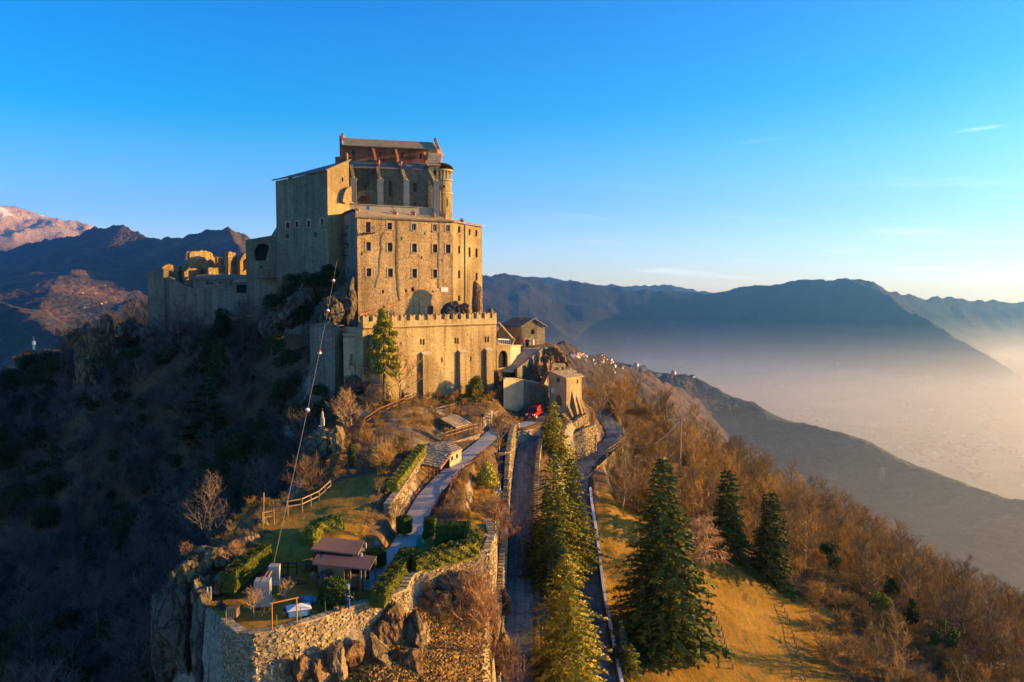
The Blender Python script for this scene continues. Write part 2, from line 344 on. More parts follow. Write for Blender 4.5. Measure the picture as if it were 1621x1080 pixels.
# ------------------------------------------------------------------ near terrain: rows of (x, z) at stations of y
ROWS = {
 30: [(-260,-150),(-100,-92),(-40,-62),(-20,-48),(0,-46),(40,-50),(100,-80),(260,-150)],
 45: [(-260,-140),(-100,-95),(-60,-75),(-30,-48),(-20,-38),(-12,-30),(-4,-30),(3,-36),(10,-42),(40,-48),(100,-74),(260,-150)],
 52: [(-260,-135),(-100,-92),(-60,-68),(-30,-47),(-24,-36),(-21,-27),(-18,-25.6),(-9,-25.3),(-5,-27),(-1,-32),(2,-37),(8,-41),(20,-44),(60,-55),(120,-84),(260,-150)],
 60: [(-260,-128),(-100,-85),(-60,-62),(-35,-46),(-27.5,-32),(-25,-22),(-24,-20.8),(-21,-19.9),(-14,-19.9),(-11.5,-21.5),(-8,-21.6),(-6,-23.0),(-2,-25.5),(0,-31),(1.5,-36.2),(4,-37.5),(8,-40),(12,-41.5),(40,-48),(100,-66),(260,-145)],
 70: [(-260,-120),(-110,-78),(-70,-62),(-40,-42),(-29,-30),(-24.5,-20.5),(-23,-19),(-14,-18.4),(-12,-18.2),(-10.2,-19),(-9.4,-20),(-6.5,-20.1),(-3,-20.4),(-1.3,-21.5),(-.9,-29),(-.6,-34.1),(2.4,-34.1),(4,-36),(7.2,-38.5),(10,-38.5),(20,-40.5),(45,-46.5),(80,-54),(130,-77),(260,-140)],
 80: [(-260,-112),(-110,-72),(-70,-57),(-40,-39),(-27,-29),(-20.5,-21.5),(-17.5,-18.3),(-13,-17.7),(-10.8,-17.6),(-9,-19.2),(-4.6,-19.4),(-4.0,-21.8),(-1,-22),(-.7,-27),(-.5,-30.5),(2.6,-30.5),(4,-32),(6.6,-34.5),(10,-35),(15,-36),(30,-39.8),(50,-45),(90,-58),(140,-80),(260,-135)],
 90: [(-260,-104),(-120,-66),(-80,-54),(-45,-37),(-30,-28),(-24.5,-21),(-22,-16.8),(-18,-16.6),(-14,-16.9),(-11,-17.3),(-8.5,-18.7),(-4.6,-18.7),(-2.5,-19.4),(-1,-21),(-.7,-25),(-.4,-27),(2.8,-27),(4,-28.5),(6.5,-30.5),(10.2,-31),(16,-32.3),(25,-35.6),(34,-38.7),(45,-41.5),(65,-47),(100,-58),(150,-80),(260,-132)],
 100:[(-260,-96),(-130,-64),(-64,-48),(-40,-37),(-29,-27),(-23.5,-19),(-20.5,-14.4),(-14,-14.2),(-11.5,-15),(-9,-16.7),(-6,-17.7),(-3,-18.3),(-.6,-18.7),(-.3,-23.2),(3,-23.2),(4.5,-24.2),(6.5,-26.5),(10.3,-27.3),(12,-27.3),(16,-29),(25,-32.3),(35,-35.5),(50,-41),(70,-47),(110,-60),(160,-82),(260,-130)],
 112:[(-260,-88),(-140,-60),(-72,-47),(-45,-34),(-33,-24),(-26,-15),(-21.5,-11.8),(-18,-13),(-14,-14.7),(-6,-14.9),(-3,-15.2),(-1,-17.8),(1,-18.8),(5.5,-18.8),(8,-18.7),(10.3,-19.2),(11.2,-23.6),(13,-24.2),(14,-27),(20,-29.5),(30,-33),(45,-38.5),(60,-44),(80,-52),(120,-66),(170,-88),(260,-132)],
 118:[(-260,-84),(-145,-57),(-76,-45),(-48,-31.5),(-35,-21),(-28.5,-11.5),(-25,-7),(-20,-6),(-12,-5.2),(-6.5,-5.2),(-4,-14.5),(-2.2,-15),(-1,-16.5),(1,-17.7),(5.5,-17.8),(8,-18),(11.5,-19.3),(12.8,-22.8),(16.5,-23),(17.5,-25.8),(22,-28.5),(30,-31),(45,-37),(60,-43),(80,-53),(120,-70),(175,-92),(260,-136)],
 125:[(-260,-78),(-150,-54),(-80,-43),(-50.6,-28.5),(-36.7,-18.5),(-32.7,-11.5),(-28,-5.6),(-24,-4.6),(-5,-4.9),(-3.4,-8),(-2.6,-11),(0,-11.5),(4,-12),(6,-16.5),(9,-17.6),(11.5,-18.6),(14,-21.5),(15,-22.1),(17.6,-22.1),(18.5,-24.6),(30,-29.5),(45,-36),(60,-43),(80,-54),(120,-75),(180,-100),(260,-140)],
 140:[(-260,-62),(-160,-42),(-90,-28),(-70,-15),(-64,-11.5),(-50,-9.5),(-42,-5.5),(-36,-1),(-30,0),(-22,-2),(-5,-5),(-1,-9),(5,-9.3),(8,-9.8),(10,-13),(12,-18.5),(13.5,-19.6),(16.5,-19.8),(19,-22.5),(25,-25.5),(34,-29.5),(48,-37),(62,-46),(78,-57),(100,-72),(140,-95),(200,-125),(260,-150)],
 155:[(-260,-52),(-170,-36),(-110,-24),(-90,-19),(-75,-12),(-62,-6),(-40,-3),(-5,-5),(5,-10.5),(12,-18),(20,-25),(34,-35),(48,-46),(62,-58),(78,-70),(95,-82),(140,-110),(200,-140),(260,-165)],
 175:[(-260,-44),(-170,-24),(-135,-19.5),(-113,-17),(-98,-12),(-80,-9),(-60,-8),(-30,-9),(0,-16),(20,-34),(50,-62),(90,-95),(200,-160),(260,-185)],
 200:[(-260,-60),(-170,-48),(-113,-38),(-80,-30),(-40,-32),(0,-42),(50,-85),(120,-140),(200,-185),(260,-210)],
 260:[(-260,-140),(-100,-100),(0,-110),(80,-150),(200,-225),(260,-250)],
 345:[(-260,-260),(0,-240),(260,-340)],
}
YS = sorted(ROWS); _xg = np.linspace(-260, 260, 2081)
_tab = np.array([np.interp(_xg, [a for a, b in ROWS[y]], [b for a, b in ROWS[y]]) for y in YS])
def base_h(x, y):
    x = np.asarray(x, float); y = np.asarray(y, float)
    fi = np.interp(y, YS, np.arange(len(YS))); i = np.clip(np.floor(fi).astype(int), 0, len(YS) - 2); t = fi - i
    xi = np.clip((x + 260) / 0.25, 0, 2079.999); j = xi.astype(int); s = xi - j
    def g(r): return _tab[r, j] * (1 - s) + _tab[r, j + 1] * s
    return g(i) * (1 - t) + g(i + 1) * t
# ways cut into the ground: points (x, y, z), width
def pl(*pp): return [tuple(p) for p in pp]
LANE = pl((.1,40,-45.5),(.4,62,-36.9),(.5,70,-34.1),(.7,75.6,-32),(.95,85,-28.7),(1.2,94.7,-25.2),(1.6,102,-22.5),(2.3,108.5,-20.2),(3.3,115,-18.2),(5.0,119.5,-17.7))
LOWER = pl((9.6,45,-47.5),(8.95,68,-39.3),(8.6,75,-36.6),(8.3,85,-32.9),(8.5,95,-29.1),(8.5,103,-26.5),(9.3,109,-24.7),(11.5,114.5,-23.6),(14.3,118.6,-22.9),(16.2,123,-22.3),(16.3,128,-21.6),(15.3,134,-20.6),(13.6,141,-19.6),(12.0,150,-18.8))
def path_px(seq): return [tuple(G(px, py, z)) for px, py, z in seq]
PATH = path_px([(560,935,-21.6),(603,900,-21.5),(637,868,-21.0),(655,835,-20.5),(664,810,-20.2),(678,785,-19.8),(705,755,-19.2),(735,725,-18.7),(765,702,-18.2)]) + [(-1.6,107,-18.0),(.6,110,-18.6),(3,114,-18.4)]
WAYS = [(LANE, 3.0, 0.8), (LOWER, 3.0, 0.9), (PATH, 2.3, 0.9)]
def poly_dist(pts, x, y):
    bd = np.full(x.shape, 1e9); bz = np.zeros(x.shape)
    for (x0, y0, z0), (x1, y1, z1) in zip(pts[:-1], pts[1:]):
        dx, dy = x1 - x0, y1 - y0; L = dx * dx + dy * dy
        t = np.clip(((x - x0) * dx + (y - y0) * dy) / L, 0, 1)
        d = np.hypot(x - x0 - t * dx, y - y0 - t * dy); q = d < bd
        bd = np.where(q, d, bd); bz = np.where(q, z0 + t * (z1 - z0), bz)
    return bd, bz
def inside(poly, x, y):
    r = np.zeros(x.shape, bool); n = len(poly)
    for i in range(n):
        x0, y0 = poly[i][:2]; x1, y1 = poly[(i + 1) % n][:2]
        if y0 == y1: continue
        c = ((y0 > y) != (y1 > y)) & (x < (x1 - x0) * (y - y0) / (y1 - y0) + x0); r ^= c
    return r
# garden terrace edge (top of the retaining wall)
TW = [G(351,982,-21.6), G(360,993,-21.6), G(376,1005,-21.6), G(402,1008,-21.6), G(440,1001,-21.6), G(474,992,-21.6), G(510,981,-21.6), G(533,973,-21.6), G(560,963,-21.6), G(592,955,-21.6), G(622,945,-21.6), G(640,938,-21.6)]
TW2 = [G(640,938,-21.6), G(654,913,-21.3), G(690,898,-21.1), G(727,885,-20.9), G(750,878,-20.8), G(774,872,-20.7)]
TERR = [p[:2] for p in TW] + [p[:2] for p in TW2[1:]] + [(-1.6, 66), (-2.0, 69), (-5, 69.5), (-9, 69), (-11.2, 64), (-12.2, 60), (-13.5, 57.6), (-19, 57.5), (-22, 56), (-21.5, 53.5)]
PLAT = [(-17.5,107.8), (-2.6,120.6), (-3.2,124), (-3.6,140), (-26,140), (-26.5,122), (-19.0,108)]
def tz(x, y): return np.interp(y, [0, 57.5, 61, 64, 70], [-21.6, -21.6, -20.95, -20.6, -20.1])
def H(x, y, rough=True):
    x = np.asarray(x, float); y = np.asarray(y, float); x, y = np.broadcast_arrays(x, y)
    z = base_h(x, y)
    if rough:
        core = smooth(25, 45, np.hypot(x, y - 85) * 0.75)
        z = z + fbm(x * .05, y * .05, 0, 4) * (0.3 + 3.2 * core) + fbm(x * .35, y * .35, 3, 3) * .22
    a = inside(TERR, x, y); z = np.where(a, tz(x, y) + fbm(x * .5, y * .5, 9, 2) * .05, z)
    a = inside(PLAT, x, y); z = np.where(a, -5.3, z)
    u = (x + 19.6) * .7383 + (y - 104.3) * .6744; dn = (x + 19.6) * .6744 - (y - 104.3) * .7383
    k = smooth(-1.6, -.2, u) * (1 - smooth(23.4, 24.2, u)) * smooth(-.9, -.3, dn) * (1 - smooth(4, 9, dn)); lim = -14.7 + 0 * x
    z = np.where(z > lim, z * (1 - k) + lim * k, z)
    k = inside([(-3.6,119.5),(1.5,117),(2,124.5),(-1.6,124.5)], x, y); z = np.where(k, np.minimum(z, -12.6), z)
    for pts, wd, fall in WAYS:
        d, pz = poly_dist(pts, x, y); k = 1 - smooth(wd / 2 + .15, wd / 2 + fall, d); z = z * (1 - k) + (pz - .07) * k
    return z
def h1(x, y): return float(H(np.array([x]), np.array([y]))[0])
def on_ground(px, py, z0=-20.0):
    """march the ray to the ground"""
    r = ray(px, py); s = np.linspace(40, 330, 2901); X = r[0] / r[1] * s; Z = r[2] / r[1] * s
    hit = np.nonzero(Z < H(X, s))[0]
    k = hit[0] if len(hit) else -1
    return Vector((X[k], s[k], float(H(X[k], s[k]))))

def axis(segs):
    a = []
    for x0, x1, st in segs: a += list(np.arange(x0, x1, st))
    return np.array(a + [segs[-1][1]])
gx = axis([(-260,-60,4), (-60,-32,1.2), (-32,20,.38), (20,60,1.0), (60,260,4)])
gy = axis([(25,48,1.5), (48,72,.38), (72,126,.45), (126,160,1.1), (160,345,5)])
GX, GY = np.meshgrid(gx, gy); GZ = H(GX, GY)
def grid_mesh(name, X, Y, Z, m):
    ny, nx = X.shape; me = bpy.data.meshes.new(name)
    co = np.stack([X, Y, Z], -1).reshape(-1, 3).astype(np.float32)
    i = (np.arange(ny - 1)[:, None] * nx + np.arange(nx - 1)[None]).ravel()
    fc = np.stack([i, i + 1, i + nx + 1, i + nx], -1).astype(np.int32)
    me.vertices.add(len(co)); me.vertices.foreach_set('co', co.ravel())
    me.loops.add(fc.size); me.loops.foreach_set('vertex_index', fc.ravel())
    me.polygons.add(len(fc)); me.polygons.foreach_set('loop_start', np.arange(0, fc.size, 4, dtype=np.int32)); me.polygons.foreach_set('loop_total', np.full(len(fc), 4, dtype=np.int32))
    me.polygons.foreach_set('use_smooth', np.ones(len(fc), bool))
    me.update(); me.validate(); me.materials.append(m)
    ob = bpy.data.objects.new(name, me); COL.objects.link(ob); return ob
def attr(ob, name, vals):
    a = ob.data.attributes.new(name, 'FLOAT', 'POINT'); a.data.foreach_set('value', np.asarray(vals, np.float32).ravel())

# ground material: attribute-driven mix of grass, leaf litter and bare rock
def ground_mat():
    m, t, b = mat('hill_ground'); v = wcoords(t)
    gA = N(t, 'ShaderNodeAttribute', attribute_name='grass'); rA = N(t, 'ShaderNodeAttribute', attribute_name='rocky')
    n1 = noise(t, v, .25, 6, .6); n2 = noise(t, v, 2.5, 5, .65); n3 = noise(t, v, 11, 3, .6)
    n4 = noise(t, wcoords(t, (1, .35, 1)), .9, 5, .7, 1.0)
    grass = ramp(t, n4.outputs[0], [(.30, (.12, .10, .018)), (.42, (.24, .15, .02)), (.55, (.34, .19, .024)), (.70, (.28, .17, .05)), (.8, (.40, .24, .04))])
    grass = mixc_(t, .8, grass, ramp(t, n1.outputs[0], [(.35, (.72, .66, .6)), (.6, (1.12, 1.02, 1))]), 'MULTIPLY')
    litter = ramp(t, n2.outputs[0], [(.3, (.055, .036, .022)), (.5, (.13, .078, .038)), (.75, (.20, .125, .065))])
    rock = ramp(t, n2.outputs[0], [(.3, (.14, .11, .08)), (.6, (.32, .26, .18)), (.8, (.42, .35, .25))])
    c = mixc_(t, ramp(t, mth(t, 'ADD', gA.outputs['Fac'], mth(t, 'MULTIPLY', mth(t, 'SUBTRACT', n2.outputs[0], .5), .7)), [(.4, (0,) * 3), (.6, (1,) * 3)]), litter, grass)
    c = mixc_(t, ramp(t, mth(t, 'ADD', rA.outputs['Fac'], mth(t, 'MULTIPLY', mth(t, 'SUBTRACT', n1.outputs[0], .5), 1.2)), [(.45, (0,) * 3), (.6, (1,) * 3)]), c, rock)
    c = mixc_(t, .6, c, ramp(t, n3.outputs[0], [(.25, (.6,) * 3), (.75, (1.35,) * 3)]), 'MULTIPLY')
    t.links.new(c, b.inputs['Base Color'])
    bump(t, b, mth(t, 'ADD', mth(t, 'MULTIPLY', n2.outputs[0], .6), mth(t, 'MULTIPLY', n3.outputs[0], .25)), .22, .8)
    return m
M['ground'] = ground_mat()
LAWN = [G(395,880,-20), G(440,800,-18.4), (-20.5,70), (-16.5,77), (-13,78), (-12.5,70), (-12,62), (-13,57)]
MEAD = [(10.4,60),(10.2,80),(10.3,95),(11.2,104),(14,108),(17,103),(19,97),(25,98),(31,100),(34,95),(33,84),(34,60)]
def band(poly, x, y, r=1.2):
    f = inside([p[:2] for p in poly], x, y).astype(float); return f
gm = band(LAWN, GX, GY) + band(MEAD, GX, GY) + inside(TERR, GX, GY) * 1.0
gm += ((GX > 20) & (GX < 45) & (GY < 96) & (GY > 60)) * (1 - smooth(28, 40, GX - (GY - 80) * .35)) 
gm += ((GX > -4.3) & (GX < -1) & (GY > 69) & (GY < 88)) + (inside([(-14,111.5),(-3,120),(-3,112),(-13,108)], GX, GY))
gm = np.clip(gm, 0, 1)
ddx = np.gradient(GZ, axis=1) / np.gradient(GX, axis=1); ddy = np.gradient(GZ, axis=0) / np.gradient(GY, axis=0)
slope = np.hypot(ddx, ddy)
rk = smooth(1.0, 2.2, slope) * np.where((GX < -28) & (GY > 70), .3, 1.0) + .45 * ((GX < -8) & (GX > -40) & (GY > 88) & (GY < 125))
ter = grid_mesh('castle_hill', GX, GY, GZ, M['ground']); ter['kind'] = 'structure'
attr(ter, 'grass', gm * (1 - smooth(.9, 1.6, slope))); attr(ter, 'rocky', np.clip(rk, 0, 1))

# ways as sheets
def ribbon(pts, wd, lift, m, name, step=1.0, n=6, cross=0.0, kind='structure'):
    L = [0]; 
    for a, b in zip(pts[:-1], pts[1:]): L.append(L[-1] + math.hypot(b[0] - a[0], b[1] - a[1]))
    s = np.arange(0, L[-1], step); A = np.array(pts)
    X = np.interp(s, L, A[:, 0]); Y = np.interp(s, L, A[:, 1]); Z = np.interp(s, L, A[:, 2])
    k = np.ones(5) / 5
    def sm(a): return np.convolve(np.pad(a, 2, 'edge'), k, 'valid')
    X, Y, Z = sm(X), sm(Y), sm(Z)
    tx, ty = np.gradient(X), np.gradient(Y); ll = np.hypot(tx, ty); nx_, ny_ = ty / ll, -tx / ll
    o = np.linspace(-wd / 2, wd / 2, n)
    PX = X[:, None] + nx_[:, None] * o; PY = Y[:, None] + ny_[:, None] * o; PZ = Z[:, None] + lift + cross * (1 - (2 * o / wd) ** 2) + 0 * PX
    ob = grid_mesh(name, PX, PY, PZ, m); ob['kind'] = kind
    return X, Y, Z, nx_, ny_
def road_mat():
    m, t, b = mat('worn_asphalt'); v = wcoords(t); n = noise(t, v, 7, 5, .65); n2 = noise(t, wcoords(t, (2.6, .12, 1)), 1.0, 3, .5)
    c = ramp(t, n.outputs[0], [(.3, (.09, .097, .095)), (.7, (.17, .18, .175))])
    c = mixc_(t, 1.0, c, ramp(t, n2.outputs[0], [(.35, (.72,) * 3), (.65, (1.35,) * 3)]), 'MULTIPLY')
    n5 = noise(t, v, .8, 5, .7, .5); c = mixc_(t, .9, c, ramp(t, n5.outputs[0], [(.36, (.62, .60, .56)), (.46, (1, 1, 1)), (.62, (1.25, 1.18, 1.05))]), 'MULTIPLY')
    vk = N(t, 'ShaderNodeTexVoronoi', feature='DISTANCE_TO_EDGE', Scale=.55); t.links.new(v, vk.inputs['Vector']); c = mixc_(t, .7, c, ramp(t, vk.outputs[0], [(0, (.45,) * 3), (.03, (1,) * 3)]), 'MULTIPLY')
    t.links.new(c, b.inputs['Base Color']); bump(t, b, n.outputs[0], .03); b.inputs['Roughness'].default_value = .8; return m
M['road'] = road_mat()
laneR = ribbon(LANE, 2.7, 0.03, M['road'], 'lane_road', .8, 6, .03)
lowR = ribbon(LOWER, 2.7, 0.03, M['road'], 'lower_road', .8, 6, .03)
pathR = ribbon(PATH, 2.1, 0.02, M['paving'], 'garden_path', .5, 5, .02)

# ------------------------------------------------------------------ far terrain on a polar grid of real heights
def ridge_h(X, Y, crest, slope_l, slope_r=None, nz=0.0, ns=1 / 400., seed=0, pw=0.9):
    bd = np.full(X.shape, 1e9); bz = np.zeros(X.shape); sg = np.zeros(X.shape); bl = np.zeros(X.shape); acc = 0
    for (x0, y0, z0), (x1, y1, z1) in zip(crest[:-1], crest[1:]):
        dx, dy = x1 - x0, y1 - y0; L = dx * dx + dy * dy
        t = np.clip(((X - x0) * dx + (Y - y0) * dy) / L, 0, 1)
        ex, ey = X - x0 - t * dx, Y - y0 - t * dy; d = np.hypot(ex, ey); q = d < bd
        bd = np.where(q, d, bd); bz = np.where(q, z0 + t * (z1 - z0), bz); sg = np.where(q, np.sign(dx * ey - dy * ex), sg)
    sr = slope_l if slope_r is None else slope_r
    sl = np.where(sg > 0, slope_l, sr)
    r = ridged(X * ns, Y * ns, seed, 5); f = smooth(0, 900, bd / (ns * 400))
    return bz - sl * bd ** pw * (1 + .0 * f) + nz * (r - .35) * (0.12 + f) 
def CR(seq): return [tuple(P(px, py, d)) for px, py, d in seq]
VAL = -520.0
az = np.radians(np.linspace(-62, 62, 900)); rg = np.concatenate([np.geomspace(300, 1500, 130), np.geomspace(1530, 12500, 330)])
AZ, RG = np.meshgrid(az, rg); FX = np.sin(AZ) * RG; FY = np.cos(AZ) * RG
val = VAL + 14 * fbm(FX / 700, FY / 700, 5, 4) + smooth(3500, 6500, np.hypot(FX, FY)) * 60
parts = [val]
# big mountain across the valley
big = CR([(420,440,5000),(600,420,5300),(765,431,5600),(840,440,6000),(960,452,6300),(1100,461,6300),(1180,452,6200),(1240,448,6100),(1290,439,6000),(1340,434,5900),(1372,440,5900),(1400,452,6000),(1440,466,6200),(1500,470,6500),(1621,478,7000),(1900,480,7400),(2500,470,7000)])
parts.append(ridge_h(FX, FY, big, .74, .74, 95, 1/900., 1, .965))
# buttress ridge running down to the right off the summit
parts.append(ridge_h(FX, FY, CR([(1345,436,5880),(1400,468,5300),(1450,494,4900),(1500,523,4600),(1560,560,4450)]), .80, .80, 60, 1/600., 2, .97))
#parts.append(ridge_h(FX, FY, CR([(1000,462,6200),(1020,490,5400),(1070,520,4700)]), .62, .62, 60, 1/600., 3, .97))
#parts.append(ridge_h(FX, FY, CR([(800,428,5800),(860,455,5200),(950,500,4300)]), .62, .62, 60, 1/600., 4, .97))
parts.append(ridge_h(FX, FY, CR([(790,436,9500),(880,440,9500),(940,450,9500),(1000,452,9600),(1060,452,9800),(1110,461,9900),(1240,465,10000)]), .6, .6, 120, 1/900., 5, .97))
# wooded spur to the right, mid distance
parts.append(ridge_h(FX, FY, CR([(1010,652,2500),(1120,650,2300),(1200,655,2150),(1260,668,2020),(1330,686,1900),(1400,712,1780),(1480,743,1650),(1560,772,1530),(1640,800,1420),(1800,850,1250),(2300,980,1000)]), .46, .46, 60, 1/420., 6, .985))
# brown hillside with the village behind the gatehouse
parts.append(ridge_h(FX, FY, CR([(780,530,900),(860,545,1000),(905,553,1150),(960,566,1400),(1010,584,1700),(1070,612,2050),(1140,650,2400),(1230,690,2700)]), .42, .95, 55, 1/240., 7, .985))
parts.append(ridge_h(FX, FY, CR([(900,556,2300),(1010,572,2350),(1100,600,2300),(1180,636,2200),(1240,668,2100)]), .42, .42, 36, 1/300., 17, .985))
parts.append(ridge_h(FX, FY, CR([(215,468,2500),(190,490,2150),(160,515,1850),(150,545,1600)]), .34, .32, 70, 1/240., 21, .985))
# left: snow peak, dark ridge, sunny knoll
snow = CR([(-500,330,6300),(-200,318,7300),(-60,318,7900),(0,321,8200),(30,326,8500),(60,338,8800),(95,354,9300),(135,380,9900),(200,420,10800)])
parts.append(ridge_h(FX, FY, snow, .62, .62, 300, 1/1300., 8, .975))
dark = CR([(-700,420,4200),(-200,400,4300),(0,400,4400),(60,385,4000),(110,380,3800),(150,367,3700),(200,359,3600),(255,374,3500),(300,362,3400),(335,354,3300),(355,353,3250),(372,370,3150),(392,383,3100),(430,400,3050),(520,430,3200)])
parts.append(ridge_h(FX, FY, dark, .72, .72, 100, 1/620., 9, .975))
parts.append(ridge_h(FX, FY, CR([(352,353,3250),(366,372,3050),(385,400,2850),(400,440,2650)]), .9, .9, 60, 1/300., 10, .98))
parts.append(ridge_h(FX, FY, CR([(150,405,3300),(120,424,2850),(95,440,2500),(75,465,2150),(60,500,1850),(50,540,1600)]), .30, .26, 95, 1/300., 11, .98))
parts.append(ridge_h(FX, FY, CR([(-250,470,1900),(-60,455,1800),(0,470,1750),(45,500,1650),(85,530,1550),(150,520,1500),(210,515,1500)]), .55, .55, 50, 1/300., 12, .98))
FZ = parts[0]
for p in parts[1:]: FZ = np.maximum(FZ, p)
FZ = FZ + (7 * fbm(FX / 70, FY / 70, 2, 3) + 14 * (ridged(FX / 190, FY / 190, 8, 3) - .3) + 3.5 * fbm(FX / 14, FY / 14, 4, 2)) * smooth(10, 120, FZ - val) + 38 * (ridged(FX / 330, FY / 330, 6, 4) - .35) * smooth(80, 420, FZ - val) * smooth(2300, 3600, RG)
FZ = np.where(RG < 420, np.minimum(FZ, -330), FZ)
def far_mat():
    m, t, b = mat('far_land'); v = wcoords(t)
    A = N(t, 'ShaderNodeAttribute', attribute_name='valley'); S = N(t, 'ShaderNodeAttribute', attribute_name='snow')
    n1 = noise(t, v, .0035, 6, .6, .5); n2 = noise(t, v, .03, 6, .7)
    vo = N(t, 'ShaderNodeTexVoronoi', Scale=.07); t.links.new(v, vo.inputs['Vector'])
    wood = ramp(t, n1.outputs[0], [(.3, (.022, .026, .018)), (.5, (.05, .036, .022)), (.68, (.13, .072, .036))])
    wood = mixc_(t, .9, wood, ramp(t, n2.outputs[0], [(.3, (.45,) * 3), (.7, (1.5,) * 3)]), 'MULTIPLY')
    vf = N(t, 'ShaderNodeTexVoronoi', Scale=.006); t.links.new(v, vf.inputs['Vector'])
    spl = N(t, 'ShaderNodeSeparateColor'); t.links.new(vf.outputs['Color'], spl.inputs[0])
    field = ramp(t, spl.outputs[0], [(0, (.16, .15, .10)), (.35, (.34, .29, .21)), (.7, (.20, .18, .13)), (1, (.42, .36, .28))])
    field = mixc_(t, .8, field, ramp(t, n2.outputs[0], [(.35, (.5,) * 3), (.65, (1.4,) * 3)]), 'MULTIPLY')
    D = N(t, 'ShaderNodeAttribute', attribute_name='painted_shade'); wood = mixc_(t, mth(t, 'MULTIPLY', D.outputs['Fac'], .85), wood, mixc_(t, .5, wood, (.012, .022, .03)), 'MIX'); wood = mixc_(t, D.outputs['Fac'], wood, (.5, .55, .6), 'MULTIPLY')  # woodland darkened and blued: shade painted on the mountain across the valley
    vr = N(t, 'ShaderNodeTexVoronoi', feature='DISTANCE_TO_EDGE', Scale=.0045); t.links.new(v, vr.inputs['Vector']); field = mixc_(t, .5, field, ramp(t, vr.outputs[0], [(0, (.30,) * 3), (.03, (.8,) * 3), (.05, (1,) * 3)]), 'MULTIPLY')
    c = mixc_(t, A.outputs['Fac'], wood, field)
    L_ = N(t, 'ShaderNodeAttribute', attribute_name='painted_sun'); c = mixc_(t, L_.outputs['Fac'], c, mixc_(t, .9, (.34, .23, .13), ramp(t, n2.outputs[0], [(.3, (.5,) * 3), (.7, (1.5,) * 3)]), 'MULTIPLY'))  # lighter tan mixed in as painted warm sunlight
    sn = ramp(t, mth(t, 'ADD', S.outputs['Fac'], mth(t, 'MULTIPLY', mth(t, 'SUBTRACT', n1.outputs[0], .5), 1.5)), [(.55, (0,) * 3), (.75, (1,) * 3)])
    c = mixc_(t, sn, c, (.58, .58, .60))
    t.links.new(c, b.inputs['Base Color'])
    bump(t, b, mth(t, 'ADD', mth(t, 'MULTIPLY', vo.outputs['Distance'], -1.0), mth(t, 'MULTIPLY', n2.outputs[0], 1.2)), 6.5, .9)
    return m
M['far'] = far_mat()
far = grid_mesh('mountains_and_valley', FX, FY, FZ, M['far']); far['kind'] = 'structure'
attr(far, 'valley', 1 - smooth(15, 70, FZ - val))
attr(far, 'painted_sun', smooth(350, 650, FZ) * (FX < -1500) * (RG > 7000))  # mask of the sunlight painted into the far left peak's colour
attr(far, 'painted_shade', smooth(3600, 4400, FY) * smooth(-2600, -1800, FX) * (1 - .0 * FX))  # mask of the shade put into the far mountain's colour
rn = ridged(FX / 500, FY / 500, 4, 4)
attr(far, 'snow', smooth(380, 900, FZ) * (FX < -1500) * (RG > 7000) * smooth(-.1, .5, rn) * .95)
mb = MB(); R_ = 16000
mb.face([(-R_, -R_, VAL - 40), (R_, -R_, VAL - 40), (R_, R_, VAL - 40), (-R_, R_, VAL - 40)])
g0 = mb.build('valley_ground', M['far'], origin=(0, 0, 0)); g0['kind'] = 'structure'

# ------------------------------------------------------------------ haze
mb = MB(); mb.prism([(-11500, -600), (11500, -600), (11500, 12800), (-11500, 12800)], VAL - 60, 1500, bottom=True)
hm = bpy.data.materials.new('haze_air'); hm.use_nodes = True; ht = hm.node_tree; ht.nodes.clear()
ho = ht.nodes.new('ShaderNodeOutputMaterial'); hv = ht.nodes.new('ShaderNodeVolumePrincipled')
hv.inputs['Color'].default_value = (.18, .50, .92, 1); hv.inputs['Density'].default_value = 0.000065; hv.inputs['Anisotropy'].default_value = 0.7
ht.links.new(hv.outputs[0], ho.inputs['Volume'])
hz = mb.build('haze', hm, origin=(0, 0, 0)); hz['kind'] = 'stuff'

# low mist lying in the sunlit valley in three thinning layers, all well below the hill
for i_, (x0_, y0_, x1_, y1_, top_, den_) in enumerate(((60, 420, 11300, 11800, -185, .00007), (70, 425, 11280, 11780, -255, .00013), (80, 430, 11260, 11760, -320, .00020), (90, 435, 11240, 11740, -385, .00030), (100, 440, 11220, 11720, -440, .00045))):
    mb = MB(); mb.prism([(x0_, y0_), (x1_, y0_), (x1_, y1_), (x0_, y1_)], VAL - 30 - i_ * 3, top_, bottom=True)
    mm = bpy.data.materials.new('valley_mist_air'); mm.use_nodes = True; mt_ = mm.node_tree; mt_.nodes.clear()
    mo = mt_.nodes.new('ShaderNodeOutputMaterial'); mv = mt_.nodes.new('ShaderNodeVolumePrincipled')
    mv.inputs['Color'].default_value = (.95, .90, .84, 1); mv.inputs['Density'].default_value = den_; mv.inputs['Anisotropy'].default_value = 0.74
    mt_.links.new(mv.outputs[0], mo.inputs['Volume'])
    mi = mb.build('valley_mist', mm, origin=(0, 0, 0)); mi['kind'] = 'stuff'
